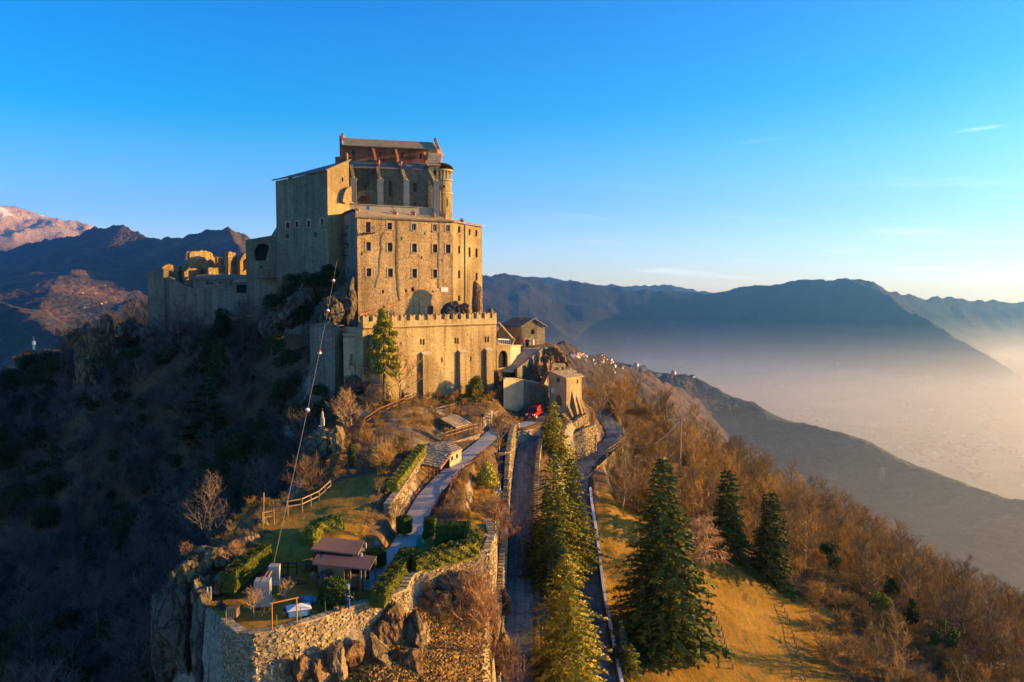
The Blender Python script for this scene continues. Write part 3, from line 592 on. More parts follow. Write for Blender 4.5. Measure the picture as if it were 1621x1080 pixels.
# ------------------------------------------------------------------ walls with real openings
def facade(A, B, z0, z1, ops, m, parent, name='wall', reveal=0.35, reuse=None):
    """upright wall face from plan point A to B (left to right as seen from outside). z1 may be (zA, zB).
    ops: (u0, u1, v0, v1, kind, opts) real openings; returns list for window building"""
    A = Vector((A[0], A[1], 0)); B = Vector((B[0], B[1], 0)); t = (B - A); L = t.length; t /= L; n = Vector((t.y, -t.x, 0))
    zA, zB = z1 if isinstance(z1, (tuple, list)) else (z1, z1); ztop = min(zA, zB)
    mb = reuse or MB()
    us = {0.0, L}; vs = {z0, ztop}
    for o in ops: us |= {o[0], o[1]}; vs |= {o[2], o[3]}
    us = sorted(u for u in us if 0 <= u <= L); vs = sorted(v for v in vs if z0 <= v <= ztop)
    W = lambda u, v, d=0.0: A + t * u - n * d + Vector((0, 0, v))
    for i in range(len(us) - 1):
        for j in range(len(vs) - 1):
            uc, vc = (us[i] + us[i + 1]) / 2, (vs[j] + vs[j + 1]) / 2
            if any(o[0] < uc < o[1] and o[2] < vc < o[3] for o in ops): continue
            mb.face([W(us[i], vs[j]), W(us[i + 1], vs[j]), W(us[i + 1], vs[j + 1]), W(us[i], vs[j + 1])])
    if abs(zA - zB) > 1e-4:
        mb.face([W(0, ztop), W(L, ztop), W(L, zB)] if zB > zA else [W(0, ztop), W(L, ztop), W(0, zA)])
    for o in ops:
        u0, u1, v0, v1, kind = o[:5]; r = reveal; c = (u0 + u1) / 2; rad = (u1 - u0) / 2
        arch = kind.startswith('arch')
        vs_ = v1 - rad if arch else v1
        mb.face([W(u0, v0), W(u0, vs_), W(u0, vs_, r), W(u0, v0, r)]); mb.face([W(u1, v0, r), W(u1, vs_, r), W(u1, vs_), W(u1, v0)])
        mb.face([W(u0, v0, r), W(u1, v0, r), W(u1, v0), W(u0, v0)])
        if not arch: mb.face([W(u0, v1), W(u1, v1), W(u1, v1, r), W(u0, v1, r)])
        else:
            K = 8; pts = [(c - rad * math.cos(math.pi * k / K), vs_ + rad * math.sin(math.pi * k / K)) for k in range(K + 1)]
            for k in range(K):
                (a0, b0), (a1, b1) = pts[k], pts[k + 1]
                mb.face([W(a0, b0), W(a1, b1), W(a1, b1, r), W(a0, b0, r)])
                mb.face([W(a0, b0), W(a1, b1), W(a1, v1), W(a0, v1)][::-1])
    if reuse is None: return mb.build(name, m, parent)
def windows(A, B, ops, parent, recess=0.33):
    A = Vector((A[0], A[1], 0)); B = Vector((B[0], B[1], 0)); t = (B - A).normalized(); n = Vector((t.y, -t.x, 0))
    W = lambda u, v, d=0.0: A + t * u - n * d + Vector((0, 0, v))
    rz = math.atan2(t.y, t.x)
    for o in ops:
        u0, u1, v0, v1, kind = o[:5]; c = (u0 + u1) / 2; w_, h_ = u1 - u0, v1 - v0
        door = 'door' in kind; dark = 'hole' in kind
        if 'open' in kind: continue
        mb = MB(); fr = 0.07 if w_ > .5 else .04
        if dark: 
            mb.box(W(c, (v0 + v1) / 2, recess + .2), (w_ + .06, .05, h_ + .06), rz); mb.build('recess', M['dark'], parent); continue
        arch = kind.startswith('arch'); top = v1
        mb.box(W(u0 + fr / 2, (v0 + v1) / 2, recess - .05), (fr, .08, h_), rz); mb.box(W(u1 - fr / 2, (v0 + v1) / 2, recess - .05), (fr, .08, h_), rz)
        mb.box(W(c, v0 + fr / 2, recess - .05), (w_ - 2 * fr, .08, fr), rz); mb.box(W(c, v1 - fr / 2, recess - .05), (w_ - 2 * fr, .08, fr), rz)
        if not door:
            mb.box(W(c, (v0 + v1) / 2, recess - .045), (fr * .8, .07, h_ - 2 * fr), rz)
            if h_ > 1: mb.box(W(c, v0 + h_ * .6, recess - .04), (w_ - 2 * fr, .05, fr * .6), rz)
        fm = M['white_wood'] if 'white' in kind else M['frame_wood']
        nm = 'door' if door else 'window'
        f = mb.build(nm, fm, parent)
        p = MB(); p.box(W(c, (v0 + v1) / 2, recess + .02), (w_ + .04, .04, h_ + .04), rz)
        p.build('door_leaf' if door else 'pane', M['wood_red'] if 'red' in kind else M['frame_wood'] if door else M['glass'], f)
        if 'sill' in kind or 'bal' in kind or 'plain' in kind:
            s = MB(); s.box(W(c, v0 - .06, -.05), (w_ + .3, .16, .10), rz); s.build('sill', M['ashlar'], f)
        if 'surround' in kind:
            s = MB(); 
            s.box(W(u0 - .12, (v0 + v1) / 2, -.012), (.22, .06, h_ + .1), rz); s.box(W(u1 + .12, (v0 + v1) / 2, -.012), (.22, .06, h_ + .1), rz); s.box(W(c, v1 + .13, -.014), (w_ + .46, .06, .22), rz)
            s.build('surround', M['wall_render'], f)
        if 'bal' in kind:
            s = MB(); s.box(W(c, v0 - .15, -.45), (w_ + 1.0, .9, .12), rz)
            for k in range(9):
                s.beam(W(c - (w_ + .9) / 2 + k * (w_ + .9) / 8, v0 - .08, -.86), W(c - (w_ + .9) / 2 + k * (w_ + .9) / 8, v0 + .85, -.86), .04)
            for sd in (-1, 1):
                s.beam(W(c + sd * (w_ + .9) / 2, v0 + .85, -.86), W(c + sd * (w_ + .9) / 2, v0 + .85, -.02), .05)
            s.beam(W(c - (w_ + .9) / 2, v0 + .85, -.86), W(c + (w_ + .9) / 2, v0 + .85, -.86), .05)
            s.build('balcony', M['iron'], parent)
def pxops(A, B, rects):
    """rects in photo pixels (x0, y0, x1, y1, kind) -> openings on the wall plane"""
    o = []
    for x0, y0, x1, y1, kind in rects:
        ua, va = onwall(A, B, x0, (y0 + y1) / 2); ub, vb = onwall(A, B, x1, (y0 + y1) / 2)
        _, v1 = onwall(A, B, (x0 + x1) / 2, y0); _, v0 = onwall(A, B, (x0 + x1) / 2, y1)
        o.append((ua, ub, v0, v1, kind))
    return o
def zat(px, py, d): return P(px, py, d).z
def wall_px(A, B, z0, z1, rects, m, parent, name='wall'):
    ops = pxops(A, B, rects); facade(A, B, z0, z1, ops, m, parent, name); windows(A, B, ops, parent)
def roof_slab(quad, th, m, parent, rows=10, cols=24, name='roof', over=0.0, seed=1, rnd_=None):
    """quad: eave-left, eave-right, ridge-right, ridge-left. A real deck plus lapped stone slabs joined in one piece"""
    a, b, c, d = [Vector(p) for p in quad]; nrm = (b - a).cross(d - a).normalized()
    if nrm.z < 0: nrm = -nrm
    mb = MB(); lo = [p - nrm * th for p in (a, b, c, d)]
    mb.raw([a, b, c, d] + lo, [(0, 1, 2, 3), (7, 6, 5, 4), (0, 4, 5, 1), (1, 5, 6, 2), (2, 6, 7, 3), (3, 7, 4, 0)])
    dk = mb.build(name, m, parent)
    r = random.Random(seed); s = MB()
    for i in range(rows):
        off = r.uniform(0, .5)
        for j in range(-1, cols):
            u0 = max(0, (j + off) / cols); u1 = min(1, (j + 1 + off) / cols - .004)
            if u1 - u0 < .1 / cols: continue
            v0 = i / rows - .15 / rows * (i > 0); v1 = min(1, (i + 1.12) / rows)
            def Q(u, v, l): 
                p = a.lerp(b, u); q = d.lerp(c, u); return p.lerp(q, v) + nrm * l
            l0 = .075 + r.uniform(-.02, .025); dv = r.uniform(-.12, .12) / rows if i > 0 else r.uniform(-.1, 0) / rows
            p = [Q(u0, v0 + dv, l0), Q(u1, v0 + dv, l0), Q(u1, v1, .015), Q(u0, v1, .015)]
            q = [Q(u0, v0 + dv, l0 - .06), Q(u1, v0 + dv, l0 - .06)]
            s.raw(p + q, [(0, 1, 2, 3), (4, 5, 1, 0), (5, 2, 1), (4, 0, 3)])
    o = s.build('roof_slabs', m, dk if parent else None); o['kind'] = 'stuff'
    return dk
def chimney(x, y, z, w, h, parent):
    mb = MB(); mb.box((x, y, z + h / 2), (w, w, h)); mb.box((x, y, z + h + .05), (w + .18, w + .18, .1)); mb.box((x, y, z + h + .32), (w * .5, w * .8, .1))
    for sx in (-1, 1): mb.box((x + sx * w * .3, y, z + h + .18), (.1, w * .7, .18))
    return mb.build('chimney', M['chimney'], parent)

# ================================================================== residential block (front of the abbey)
F0, F1, F2 = XY(567, 123), XY(717.5, 130), XY(763.5, 135.5)
F1b = tuple(np.array(F1) + (np.array(F2) - np.array(F1)) * .40)
L0 = (-29.9, 136.7)
bl = thing('monastery_block', 'tall tan stone monastery block with rows of small windows and two long painted chimneystack shadows', 'building', (F0[0], F0[1], -6))
zE0, zE1, zE2 = zat(567, 345, 123), zat(717.5, 352, 130), zat(763.5, 359, 135.5)
ZB = -5.6
fr = []
for x0, x1, y0, y1, k in [
    (579.5,586.5,351.5,368,'bal'),(613.5,620.5,353,363.5,'plain'),(652,659,354.5,364.5,'plain white'),(685.8,692,355.5,366,'plain white'),(706,712.3,356.5,366.5,'plain white'),
    (580,587,383.5,397,'plain'),(614,621,384.7,398.5,'plain'),(652.6,659.6,386,399.5,'plain'),(685.6,692,387,400,'plain'),(706,713,387.4,401,'plain'),
    (580.5,587.5,425.2,438,'plain'),(614.7,621.7,425.4,438.5,'plain'),(653,660,425.8,440,'plain'),(685.8,692,427,440,'plain'),
    (605,608,459,465,'hole'),(651,655.7,455,461.5,'hole'),(641,644.5,458.5,462.5,'hole'),(684,686.5,460,463.5,'hole'),(677,686,484,500,'door'),]:
    fr.append((x0, y0, x1, y1, k + (' surround' if 'plain' in k else '')))
wall_px(F0, F1, ZB, (zE0, zE1), fr, M['wall_main'], bl)
# arched slot low on the left
r1 = [(725,359,728.5,369,'plain'),(725.3,389.5,728.6,402,'plain'),(725,428.5,728.3,441,'plain'),(725.2,468,728.3,477,'plain')]
wall_px(F1, F1b, ZB, (zE1, zE1 + (zE2 - zE1) * .4), r1, M['wall_crenel'], bl)
r2 = [(741.8,362.5,744.8,372.5,'plain'),(752.5,364.5,755.5,374.5,'plain'),(741.7,391.5,745,407,'plain'),(752.7,393.5,756,408,'plain'),(752.7,432,756,444.5,'plain')]
wall_px(F1b, F2, ZB, (zE1 + (zE2 - zE1) * .4, zE2), r2, M['wall_crenel'], bl)
# left flank, in shade
ztopL = zat(534, 346, 136.7); pkx, pky = XY(561.5, 124.8); zpk = zat(561.5, 334, 125)
tl = (np.array(L0) - np.array(F0)); tl = tl / np.hypot(*tl); PK = tuple(np.array(F0) + tl * 2.2)
lr = [(548,357,551.5,364,'plain'),(549,386,552,394,'plain'),(550,425,552.5,436,'plain'),(550,444,552.4,452,'plain')]
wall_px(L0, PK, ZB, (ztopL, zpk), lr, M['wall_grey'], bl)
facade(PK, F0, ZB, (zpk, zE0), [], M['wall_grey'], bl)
for py in (372, 385.5, 404.5):   # small iron balconies on the flank
    u, z = onwall(L0, F0, 548.5, py); p = Vector((L0[0], L0[1], 0)) + Vector((-tl[0], -tl[1], 0)) * u; nn = Vector((-tl[1], tl[0], 0)); nn = nn if nn.y < 0 else -nn
    s = MB(); rz = math.atan2(tl[1], tl[0]); c = Vector((p.x, p.y, z)) + nn * .4
    s.box(c, (1.5, .7, .08), rz); 
    for k in range(5): s.beam(c + nn * .33 + Vector((tl[0], tl[1], 0)) * (k - 2) * .35, c + nn * .33 + Vector((tl[0], tl[1], 0)) * (k - 2) * .35 + Vector((0, 0, .8)), .04)
    s.beam(c + nn * .33 + Vector((tl[0], tl[1], 0)) * -.72 + Vector((0, 0, .8)), c + nn * .33 + Vector((tl[0], tl[1], 0)) * .72 + Vector((0, 0, .8)), .05)
    s.build('balcony', M['iron'], bl)
# back and far side closing faces
BK = (F2[0] - 6.5, F2[1] + 6.0); mb = MB()
for a, b, za, zb in ((F2, BK, zE2, zE2), (BK, (L0[0] + 1, L0[1] + 3), zE2, ztopL), ((L0[0] + 1, L0[1] + 3), L0, ztopL, ztopL)):
    mb.face([(a[0], a[1], ZB), (b[0], b[1], ZB), (b[0], b[1], zb), (a[0], a[1], za)])
mb.build('back_wall', M['wall_grey'], bl)
def off2(p, q, d):  # push plan point p along outward normal of p->q
    t = np.array(q) - np.array(p); t = t / np.hypot(*t); return (p[0] + t[1] * d, p[1] - t[0] * d)
# roof: front pitch in three facets, back pitch
ov = .45
e0 = off2(F0, F1, ov); e1 = off2(F1, F0, -ov); e1b = off2(F1, F2, ov); e2 = off2(F2, F1, -ov)
RB0, RB1, RB2 = (PK[0] + .3, PK[1], zpk + .25), (F1[0] - 3.2, F1[1] + 5.4, zE1 + 1.45), (F2[0] - 4.6, F2[1] + 3.2, zE2 + 1.3)
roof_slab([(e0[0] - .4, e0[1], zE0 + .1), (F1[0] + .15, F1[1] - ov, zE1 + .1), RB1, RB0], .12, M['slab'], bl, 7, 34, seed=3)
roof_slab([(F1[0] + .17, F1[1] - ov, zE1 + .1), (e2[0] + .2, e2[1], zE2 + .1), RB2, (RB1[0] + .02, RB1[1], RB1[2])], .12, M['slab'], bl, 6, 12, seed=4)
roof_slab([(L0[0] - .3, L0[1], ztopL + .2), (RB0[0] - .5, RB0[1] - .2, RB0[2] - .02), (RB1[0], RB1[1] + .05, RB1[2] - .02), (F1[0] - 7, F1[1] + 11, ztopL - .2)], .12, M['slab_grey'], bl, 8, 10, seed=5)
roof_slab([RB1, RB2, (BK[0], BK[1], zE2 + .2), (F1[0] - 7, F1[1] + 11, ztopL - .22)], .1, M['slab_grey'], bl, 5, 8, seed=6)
for px, py, d, h in ((565.5,338,125,1.1),(625.5,342,128,1.1),(654.5,342,131,1.1),(685.5,345,132,1.1),(703,343,134,.9),(731,356,132.5,1.3),(620,340,132,.8)):
    p = P(px, py, d); chimney(p.x, p.y, p.z - .6, .62, h, bl)
# two tall dark strips paint the shadows of the chimneystacks; rain pipe on the corner facet
for (xa, ya), (xb, yb) in [((625.5,350),(627.5,455)), ((691.5,352),(693.5,457)), ((735.3,358),(735.8,492))]:
    pass
mb = MB(); 
def strip(A, B, pts, w, proud):
    """a flush band along a wall following pixel points"""
    Av = Vector((A[0], A[1], 0)); t = (Vector((B[0], B[1], 0)) - Av).normalized(); n = Vector((t.y, -t.x, 0)); s = MB()
    q = [onwall(A, B, *p) for p in pts]
    for (u0, z0), (u1, z1) in zip(q[:-1], q[1:]):
        a = Av + t * u0 + Vector((0, 0, z0)) + n * proud / 2; b = Av + t * u1 + Vector((0, 0, z1)) + n * proud / 2
        d = (b - a).normalized(); x = t * w / 2
        s.raw([a - x - n * proud / 2, a + x - n * proud / 2, b + x - n * proud / 2, b - x - n * proud / 2, a - x + n * proud / 2, a + x + n * proud / 2, b + x + n * proud / 2, b - x + n * proud / 2],
              [(0, 1, 2, 3), (7, 6, 5, 4), (0, 4, 5, 1), (1, 5, 6, 2), (2, 6, 7, 3), (3, 7, 4, 0)])
    return s
strip(F0, F1, [(628.5,350),(629,370),(628,400),(628.5,430),(630.5,460),(632.5,476)], .30, .05).build('chimney_shadow_strip', M['wall_grey'], bl)  # darker masonry strip painting a chimneystack shadow down the front
strip(F0, F1, [(694.8,352),(695,380),(694,410),(694.6,440),(694.4,457)], .26, .05).build('chimney_shadow_strip', M['wall_grey'], bl)
strip(F0, F1, [(608,368),(603.5,374),(602.5,385),(604,395),(601.5,405),(600,420),(600.5,432),(596,445),(594,456)], .24, .035).build('wall_crack', M['wall_grey'], bl)
strip(F1b, F2, [(735.6,357),(735.9,493)], .12, .12).build('rain_pipe', M['iron'], bl)
strip(F0, F1, [(567,345.6),(717,352.4)], .2, .08)
u, z = onwall(F0, F1, 703.5, 458.5); tF = (Vector((F1[0], F1[1], 0)) - Vector((F0[0], F0[1], 0))).normalized(); nF = Vector((tF.y, -tF.x, 0))
pc = Vector((F0[0], F0[1], 0)) + tF * u + Vector((0, 0, z)) + nF * .04
mb = MB(); mb.box(pc, (1.25, .06, .72), math.atan2(tF.y, tF.x)); mb.build('plaque', M['white'], bl)
for (px, py) in [(573,402),(636,378),(668,408),(600,412),(673,370),(700,412)]:  # iron tie plates
    u, z = onwall(F0, F1, px, py); c = Vector((F0[0], F0[1], 0)) + tF * u + Vector((0, 0, z)) + nF * .03
    mb = MB(); mb.box(c, (.09, .05, .5), math.atan2(tF.y, tF.x)); mb.build('tie_plate', M['iron'], bl)
# satellite dish and mast on the roof
p = P(583, 330, 129); mb = MB(); mb.tube([p + Vector((0, 0, -1.2)), p], .04); 
for k in range(10):
    a0, a1 = 2 * math.pi * k / 10, 2 * math.pi * (k + 1) / 10
    mb.face([p + Vector((0, -.25, 0)), p + Vector((.28 * math.cos(a0), -.4 , .45 * math.sin(a0))), p + Vector((.28 * math.cos(a1), -.4, .45 * math.sin(a1)))])
tag(mb.build('satellite_dish', M['steel']), 'pale satellite dish on a pole above the monastery block roof', 'satellite dish')
p = P(622, 326, 131); mb = MB(); mb.tube([p + Vector((0, 0, -1.6)), p], .04); mb.beam(p + Vector((-.4, 0, -.3)), p + Vector((.4, 0, -.3)), .03); mb.beam(p + Vector((-.3, 0, -.6)), p + Vector((.3, 0, -.6)), .03)
tag(mb.build('roof_antenna', M['iron']), 'thin aerial standing on the monastery block roof ridge', 'antenna')

M['apse'] = stone_wall_mat('apse_masonry', [(0.27, .22, .11), (0.38, .30, .15), (0.32, .26, .13), (0.42, .34, .19)], 2.8)
# ================================================================== upper church
def seg(px0, d0, px1, d1): return XY(px0, d0), XY(px1, d1)
ch = thing('abbey_church', 'high abbey church with red brick clerestory, stone buttress piers and round gallery apse', 'church', (XY(620, 139)[0], 139, 8))
N0, N1 = XY(552, 138.6), XY(679, 141.2)           # aisle wall
aisle = [(615.5,287,620,311,'arch'),(567,310,582,327,'arch door red'),(654,289,660,304,'arch'),(654,320.5,660,327,'plain'),(576.5,293,580,301,'arch')]
zz = zat(615, 340, 140)
wall_px(N0, N1, zz - 1, (zat(552, 265, 138.6), zat(679, 269, 141.2)), aisle, M['wall_green'], ch)
U0, U1 = XY(543, 141.5), XY(674, 144.3)           # clerestory
cl = [(557,238,560.6,247,'arch'),(599.3,240,602.8,249,'arch'),(635,241,638.6,250,'arch'),(664.2,243,667.8,251.5,'arch')]
wall_px(U0, U1, zat(543, 262, 141.5), (zat(543, 229, 141.5), zat(674, 235, 144.3)), cl, M['brick_red'], ch)
# clerestory west end and east bay (stone)
U2 = XY(694, 144.8)
facade(U1, U2, zz - 1, (zat(674, 235, 144.3), zat(694, 236, 144.8)), [], M['wall_green'], ch)
mb = MB(); zr = zat(543, 216, 145)
for a, b in ((U0, (U0[0] + .3, U0[1] + 6)), (U2, (U2[0] + .3, U2[1] + 6))):
    mb = MB(); mb.face([(a[0], a[1], zz), (b[0], b[1], zz), (b[0], b[1], zat(543, 229, 141.5)), (a[0], a[1] , zat(543, 229, 141.5))])
    mb.build('gable_wall', M['brick_red'], ch)
# nave roof
el, er_ = P(543, 230, 141), P(690.5, 236.5, 144.3); rl, rr = P(545.5, 218.5, 145), P(686, 225.5, 148.5)
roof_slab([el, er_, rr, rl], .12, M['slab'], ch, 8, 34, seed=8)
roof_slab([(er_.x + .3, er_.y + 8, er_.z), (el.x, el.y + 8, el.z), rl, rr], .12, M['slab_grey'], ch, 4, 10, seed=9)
for a, b, c in ((el, rl, (-.35)), (er_, rr, .35)):   # gable parapets
    mb = MB(); mb.beam(Vector(a) + Vector((c, -.1, .25)), Vector(b) + Vector((c, 0, .45)), .34, .4); mb.beam(Vector(b) + Vector((c, 0, .45)), Vector((a.x + c, b.y + (b.y - a.y), a.z + .2)), .34, .4)
    mb.box(Vector(b) + Vector((c, 0, .45)), (.4, .5, .6)); mb.build('gable_parapet', M['brick_red'], ch)
facade(XY(541, 141.2), XY(543.4, 141.1), zat(541, 262, 141), zat(541, 218, 143), [], M['brick_red'], ch)
# aisle roof
a0, a1 = P(552, 265.5, 138.2), P(679, 270, 140.9); b0, b1 = P(552, 254.5, 141.4), P(679, 258.5, 144.2)
roof_slab([a0, a1, b1, b0], .1, M['slab_grey'], ch, 4, 26, seed=10)
strip(N0, N1, [(553,266.5),(679,271)], .1, .1)
# piers and raking buttresses
for k, (px, top) in enumerate(((562.2, 284), (604, 285.5), (645, 287), (691.8, 289))):
    d = 135.6 + k * .9; x, y = XY(px, d); z1 = zat(px, top, d); mb = MB()
    mb.box((x, y, (z1 + zz - 2) / 2), (.95, .95, z1 - zz + 2), .15); mb.box((x, y, zat(px, top + 12, d)), (1.08, 1.08, .14), .15); mb.box((x, y, zat(px, top + 27, d)), (1.08, 1.08, .14), .15)
    pr = mb.build('pier', M['ashlar'], ch)
    mb = MB(); mb.box((x, y, z1 + .08), (1.15, 1.15, .16), .15); mb.tube([(x, y, z1 + .16), (x, y, z1 + .5)], [.3, .08], 6); mb.build('pier_cap', M['ashlar'], pr)
    # raking shaft up to the aisle eaves, then a brick stub on the clerestory
    if k < 4:
        ex = (555.5, 597, 636, 679)[k]; p0 = Vector((x, y + .3, z1 - .9)); p1 = P(ex, (264, 267, 270, 272)[k], 138.6 + k * .85)
        mb = MB(); mb.beam(p0, p1, .55, .9); mb.build('raking_buttress', M['wall_green'], ch)
for k, (px, yt, yb) in enumerate(((591, 236, 262), (627, 238, 264), (672, 242, 268))):
    d0 = 141.9 + k; p0 = P(px, yt, d0); p1 = P(px + 5.5, yb - 9, d0 - 1.8); p2 = P(px + 6, yb, d0 - 2.6)
    mb = MB(); mb.beam(P(px - 1, yt, d0), P(px + 3, yb - 8, d0 - .9), .42, .5); mb.box((p2.x, p2.y + 1.0, (p1.z + p2.z) / 2 - .3), (.5, 1.4, abs(p1.z - p2.z) + .5)); mb.beam(P(px + 2, yb - 10, d0 - .9), p2 + Vector((0, 0, .3)), .55, .1)
    mb.build('clerestory_buttress', M['brick_red'], ch)
# east bay tower and apse with arcade gallery
T0, T1, T2 = XY(679, 140.6), XY(696, 141.0), XY(697, 146)
tw = [(686,269,690.5,277,'arch'),(686.5,283,689.5,290,'plain')]
wall_px(T0, T1, zz - 2, (zat(679, 262, 140.6), zat(696, 263, 141)), tw, M['wall_green'], ch)
facade(T1, T2, zz - 2, zat(696, 263, 141), [], M['wall_green'], ch)
roof_slab([(T0[0] - .2, T0[1] - .2, zat(679, 261.5, 140)), (T1[0] + .25, T1[1] - .2, zat(696, 262, 140.6)), (T1[0] + .2, T1[1] + 3.6, zat(696, 243, 144.3)), (T0[0] - .2, T0[1] + 3.6, zat(679, 242, 144.2))], .1, M['slab'], ch, 5, 6, seed=12)
ac = XY(699.5, 143.2); R_a = 1.98; ztop = zat(706, 268, 142); zb = zz - 2; zg0 = zat(706, 284.5, 142)
mb = MB(); K = 24
mb.cyl(ac, R_a, zb, zat(706, 306, 142) , K); mb.cyl(ac, R_a - .12, zat(706, 306, 142), zg0, K); mb.cyl(ac, R_a - .45, zg0, ztop - .1, K)
ap = mb.build('apse_wall', M['apse'], ch)
mb = MB(); mb.cyl(ac, R_a + .12, zg0 - .12, zg0 + .04, K); mb.cyl(ac, R_a + .1, zat(706, 306, 142) - .08, zat(706, 306, 142) + .1, K); mb.cyl(ac, R_a + .15, ztop - .28, ztop, K); mb.build('string_course', M['ashlar'], ch)
for k in range(14):
    a = math.pi * (-.98 + 1.3 * k / 13); c = (ac[0] + (R_a - .12) * math.cos(a), ac[1] + (R_a - .12) * math.sin(a))
    mb = MB(); mb.cyl(c, .085, zg0 + .04, ztop - .62, 6); mb.cyl(c, .14, ztop - .62, ztop - .5, 6); mb.cyl(c, .14, zg0 + .04, zg0 + .12, 6); mb.build('gallery_column', M['ashlar'], ch)
mb = MB()
for k in range(13):
    a0_, a1_ = [math.pi * (-.98 + 1.3 * j / 13) for j in (k, k + 1)]
    for q in range(6):
        t0, t1 = q / 6, (q + 1) / 6; f = lambda t: ztop - .5 + .2 * math.sin(math.pi * t)
        A0, A1 = a0_ + (a1_ - a0_) * t0, a0_ + (a1_ - a0_) * t1; rr_ = R_a - .02
        mb.face([(ac[0] + rr_ * math.cos(A0), ac[1] + rr_ * math.sin(A0), f(t0)), (ac[0] + rr_ * math.cos(A1), ac[1] + rr_ * math.sin(A1), f(t1)), (ac[0] + rr_ * math.cos(A1), ac[1] + rr_ * math.sin(A1), ztop - .28), (ac[0] + rr_ * math.cos(A0), ac[1] + rr_ * math.sin(A0), ztop - .28)])
mb.build('arcade', M['wall_crenel'], ch)
mb = MB(); mb.tube([(ac[0], ac[1], ztop), (ac[0], ac[1], ztop + .12), (ac[0], ac[1] + .4, ztop + .9)], [R_a + .28, R_a + .25, .1], K); mb.build('apse_roof', M['chimney'], ch)
for px, y0, y1, a in ((710.5,314,328,'w'), (704.5,292.5,300,'w')):
    an = math.atan2(-math.sqrt(max(0, R_a ** 2 - (XY(px, 142)[0] - ac[0]) ** 2)), XY(px, 142)[0] - ac[0]); c = Vector((ac[0] + (R_a - .1) * math.cos(an), ac[1] + (R_a - .1) * math.sin(an), (zat(px, y0, 142) + zat(px, y1, 142)) / 2))
    mb = MB(); mb.box(c, (.42, .3, zat(px, y0, 142) - zat(px, y1, 142)), an + math.pi / 2); f = mb.build('window', M['ashlar'], ch)
    mb = MB(); mb.box(c + Vector((math.cos(an), math.sin(an), 0)) * .06, (.28, .3, zat(px, y0, 142) - zat(px, y1, 142) - .25), an + math.pi / 2); mb.build('pane', M['glass'], f)
mb = MB(); x, y = XY(697.4, 140.6); mb.tube([(x, y, zat(697, 335, 141)), (x, y, zat(697, 303, 141))], .09, 6); mb.build('rain_pipe', M['chimney'], ch)

# terrace parapet between church and block
tp = thing('church_terrace', 'stone terrace parapet between the church piers and the lower block roof', 'terrace', (XY(545, 133)[0], 133, 8))
Q0, Q1, Q2 = XY(532.5, 132.6), XY(558, 133.6), XY(693, 138.5)
facade(Q0, Q1, ztopL - 2, zat(545, 320, 133), [], M['wall_render'], tp)
facade(Q1, Q2, zz - 2.5, (zat(558, 324, 133.6), zat(693, 330.5, 138.5)), [], M['ashlar'], tp, 'parapet')
mb = MB(); mb.prism([Q0, Q1, (Q1[0] + .2, Q1[1] + 1.3), (Q0[0] + .2, Q0[1] + 1.3)], zat(545, 320, 133) + .003, zat(545, 320, 133) + .1); mb.beam((Q1[0], Q1[1], zat(558, 323, 133.6)), (Q2[0], Q2[1], zat(693, 330, 138.5)), .3, .12); mb.build('coping', M['ashlar'], tp)
mb = MB(); mb.prism([(Q1[0], Q1[1] + .3), (Q2[0], Q2[1] + .3), N1, N0], zz - 2, zz + .1); mb.build('terrace_floor', M['paving'], tp)
for px, pt in ((590, 0), (625, 0), (668, 0)):
    pass
s = MB()
for k in range(14):
    f = k / 13; x, y = Q1[0] + (Q2[0] - Q1[0]) * f, Q1[1] + (Q2[1] - Q1[1]) * f; z = zat(558, 324, 133.6) * (1 - f) + zat(693, 330.5, 138.5) * f; s.tube([(x, y, z), (x, y, z + .55)], .025, 4)
s.beam((Q1[0], Q1[1], zat(558, 324, 133.6) + .55), (Q2[0], Q2[1], zat(693, 330.5, 138.5) + .55), .04); s.build('railing', M['iron'], tp)

# ================================================================== tall left wing
lw = thing('abbey_west_wing', 'tall shaded stone wing with slanting grey roof left of the church', 'building', (-36, 135, 4))
W0, W1, W2 = XY(440, 140), XY(521, 130), (-27.0, 133.2)
zW0, zW1 = zat(440, 287, 140), zat(521, 270.5, 130)
wr = [(453,352.5,458.5,362,'surround plain'),(468,351,472.5,360,'surround plain'),(486.5,349.5,491,359,'surround plain'),(507.8,346.5,512.3,356,'surround plain'),(453,370.5,457,378,'plain'),(498,368,501.3,376.5,'plain'),(522.5,367.5,525.5,373,'plain')]
wr = [r for r in wr if r[0] < 520]
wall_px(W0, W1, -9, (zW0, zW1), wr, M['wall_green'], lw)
zW2 = zat(553, 253, 133.2)
W2b = (W2[0] + .2, W2[1] + .2)
wall_px(W1, W2, -9, (zW1 + .25, zW2 - .1), [(540.5,281,543.5,288,'plain')], M['wall_crenel'], lw)
# arched buttress springing from the right face
mb = MB()
tA = Vector((W2[0] - W1[0], W2[1] - W1[1], 0)).normalized(); nA = Vector((tA.y, -tA.x, 0)); c0 = Vector((W2[0], W2[1], 0)); zt_, zb_ = zat(553, 296, 133), zat(553, 322, 133)
prev = None
for k in range(9):
    a = math.pi / 2 * k / 8; q = (1.9 * (1 - math.sin(a)), zb_ + (zt_ - zb_) * math.cos(a)) if False else (1.75 * math.cos(a), zb_ + (zt_ - zb_) * math.sin(a))
    p = c0 - tA * (q[0]) + Vector((0, 0, q[1])) + nA * .7
    if prev is not None:
        mb.face([prev, p, p - nA * .7, prev - nA * .7]); mb.face([prev, p, c0 + Vector((0, 0, p.z)) + nA * .7, c0 + Vector((0, 0, prev.z)) + nA * .7])
    prev = p
mb.build('arched_buttress', M['wall_crenel'], lw)
BW0 = (W0[0] + 9, W0[1] + 9); mb = MB()
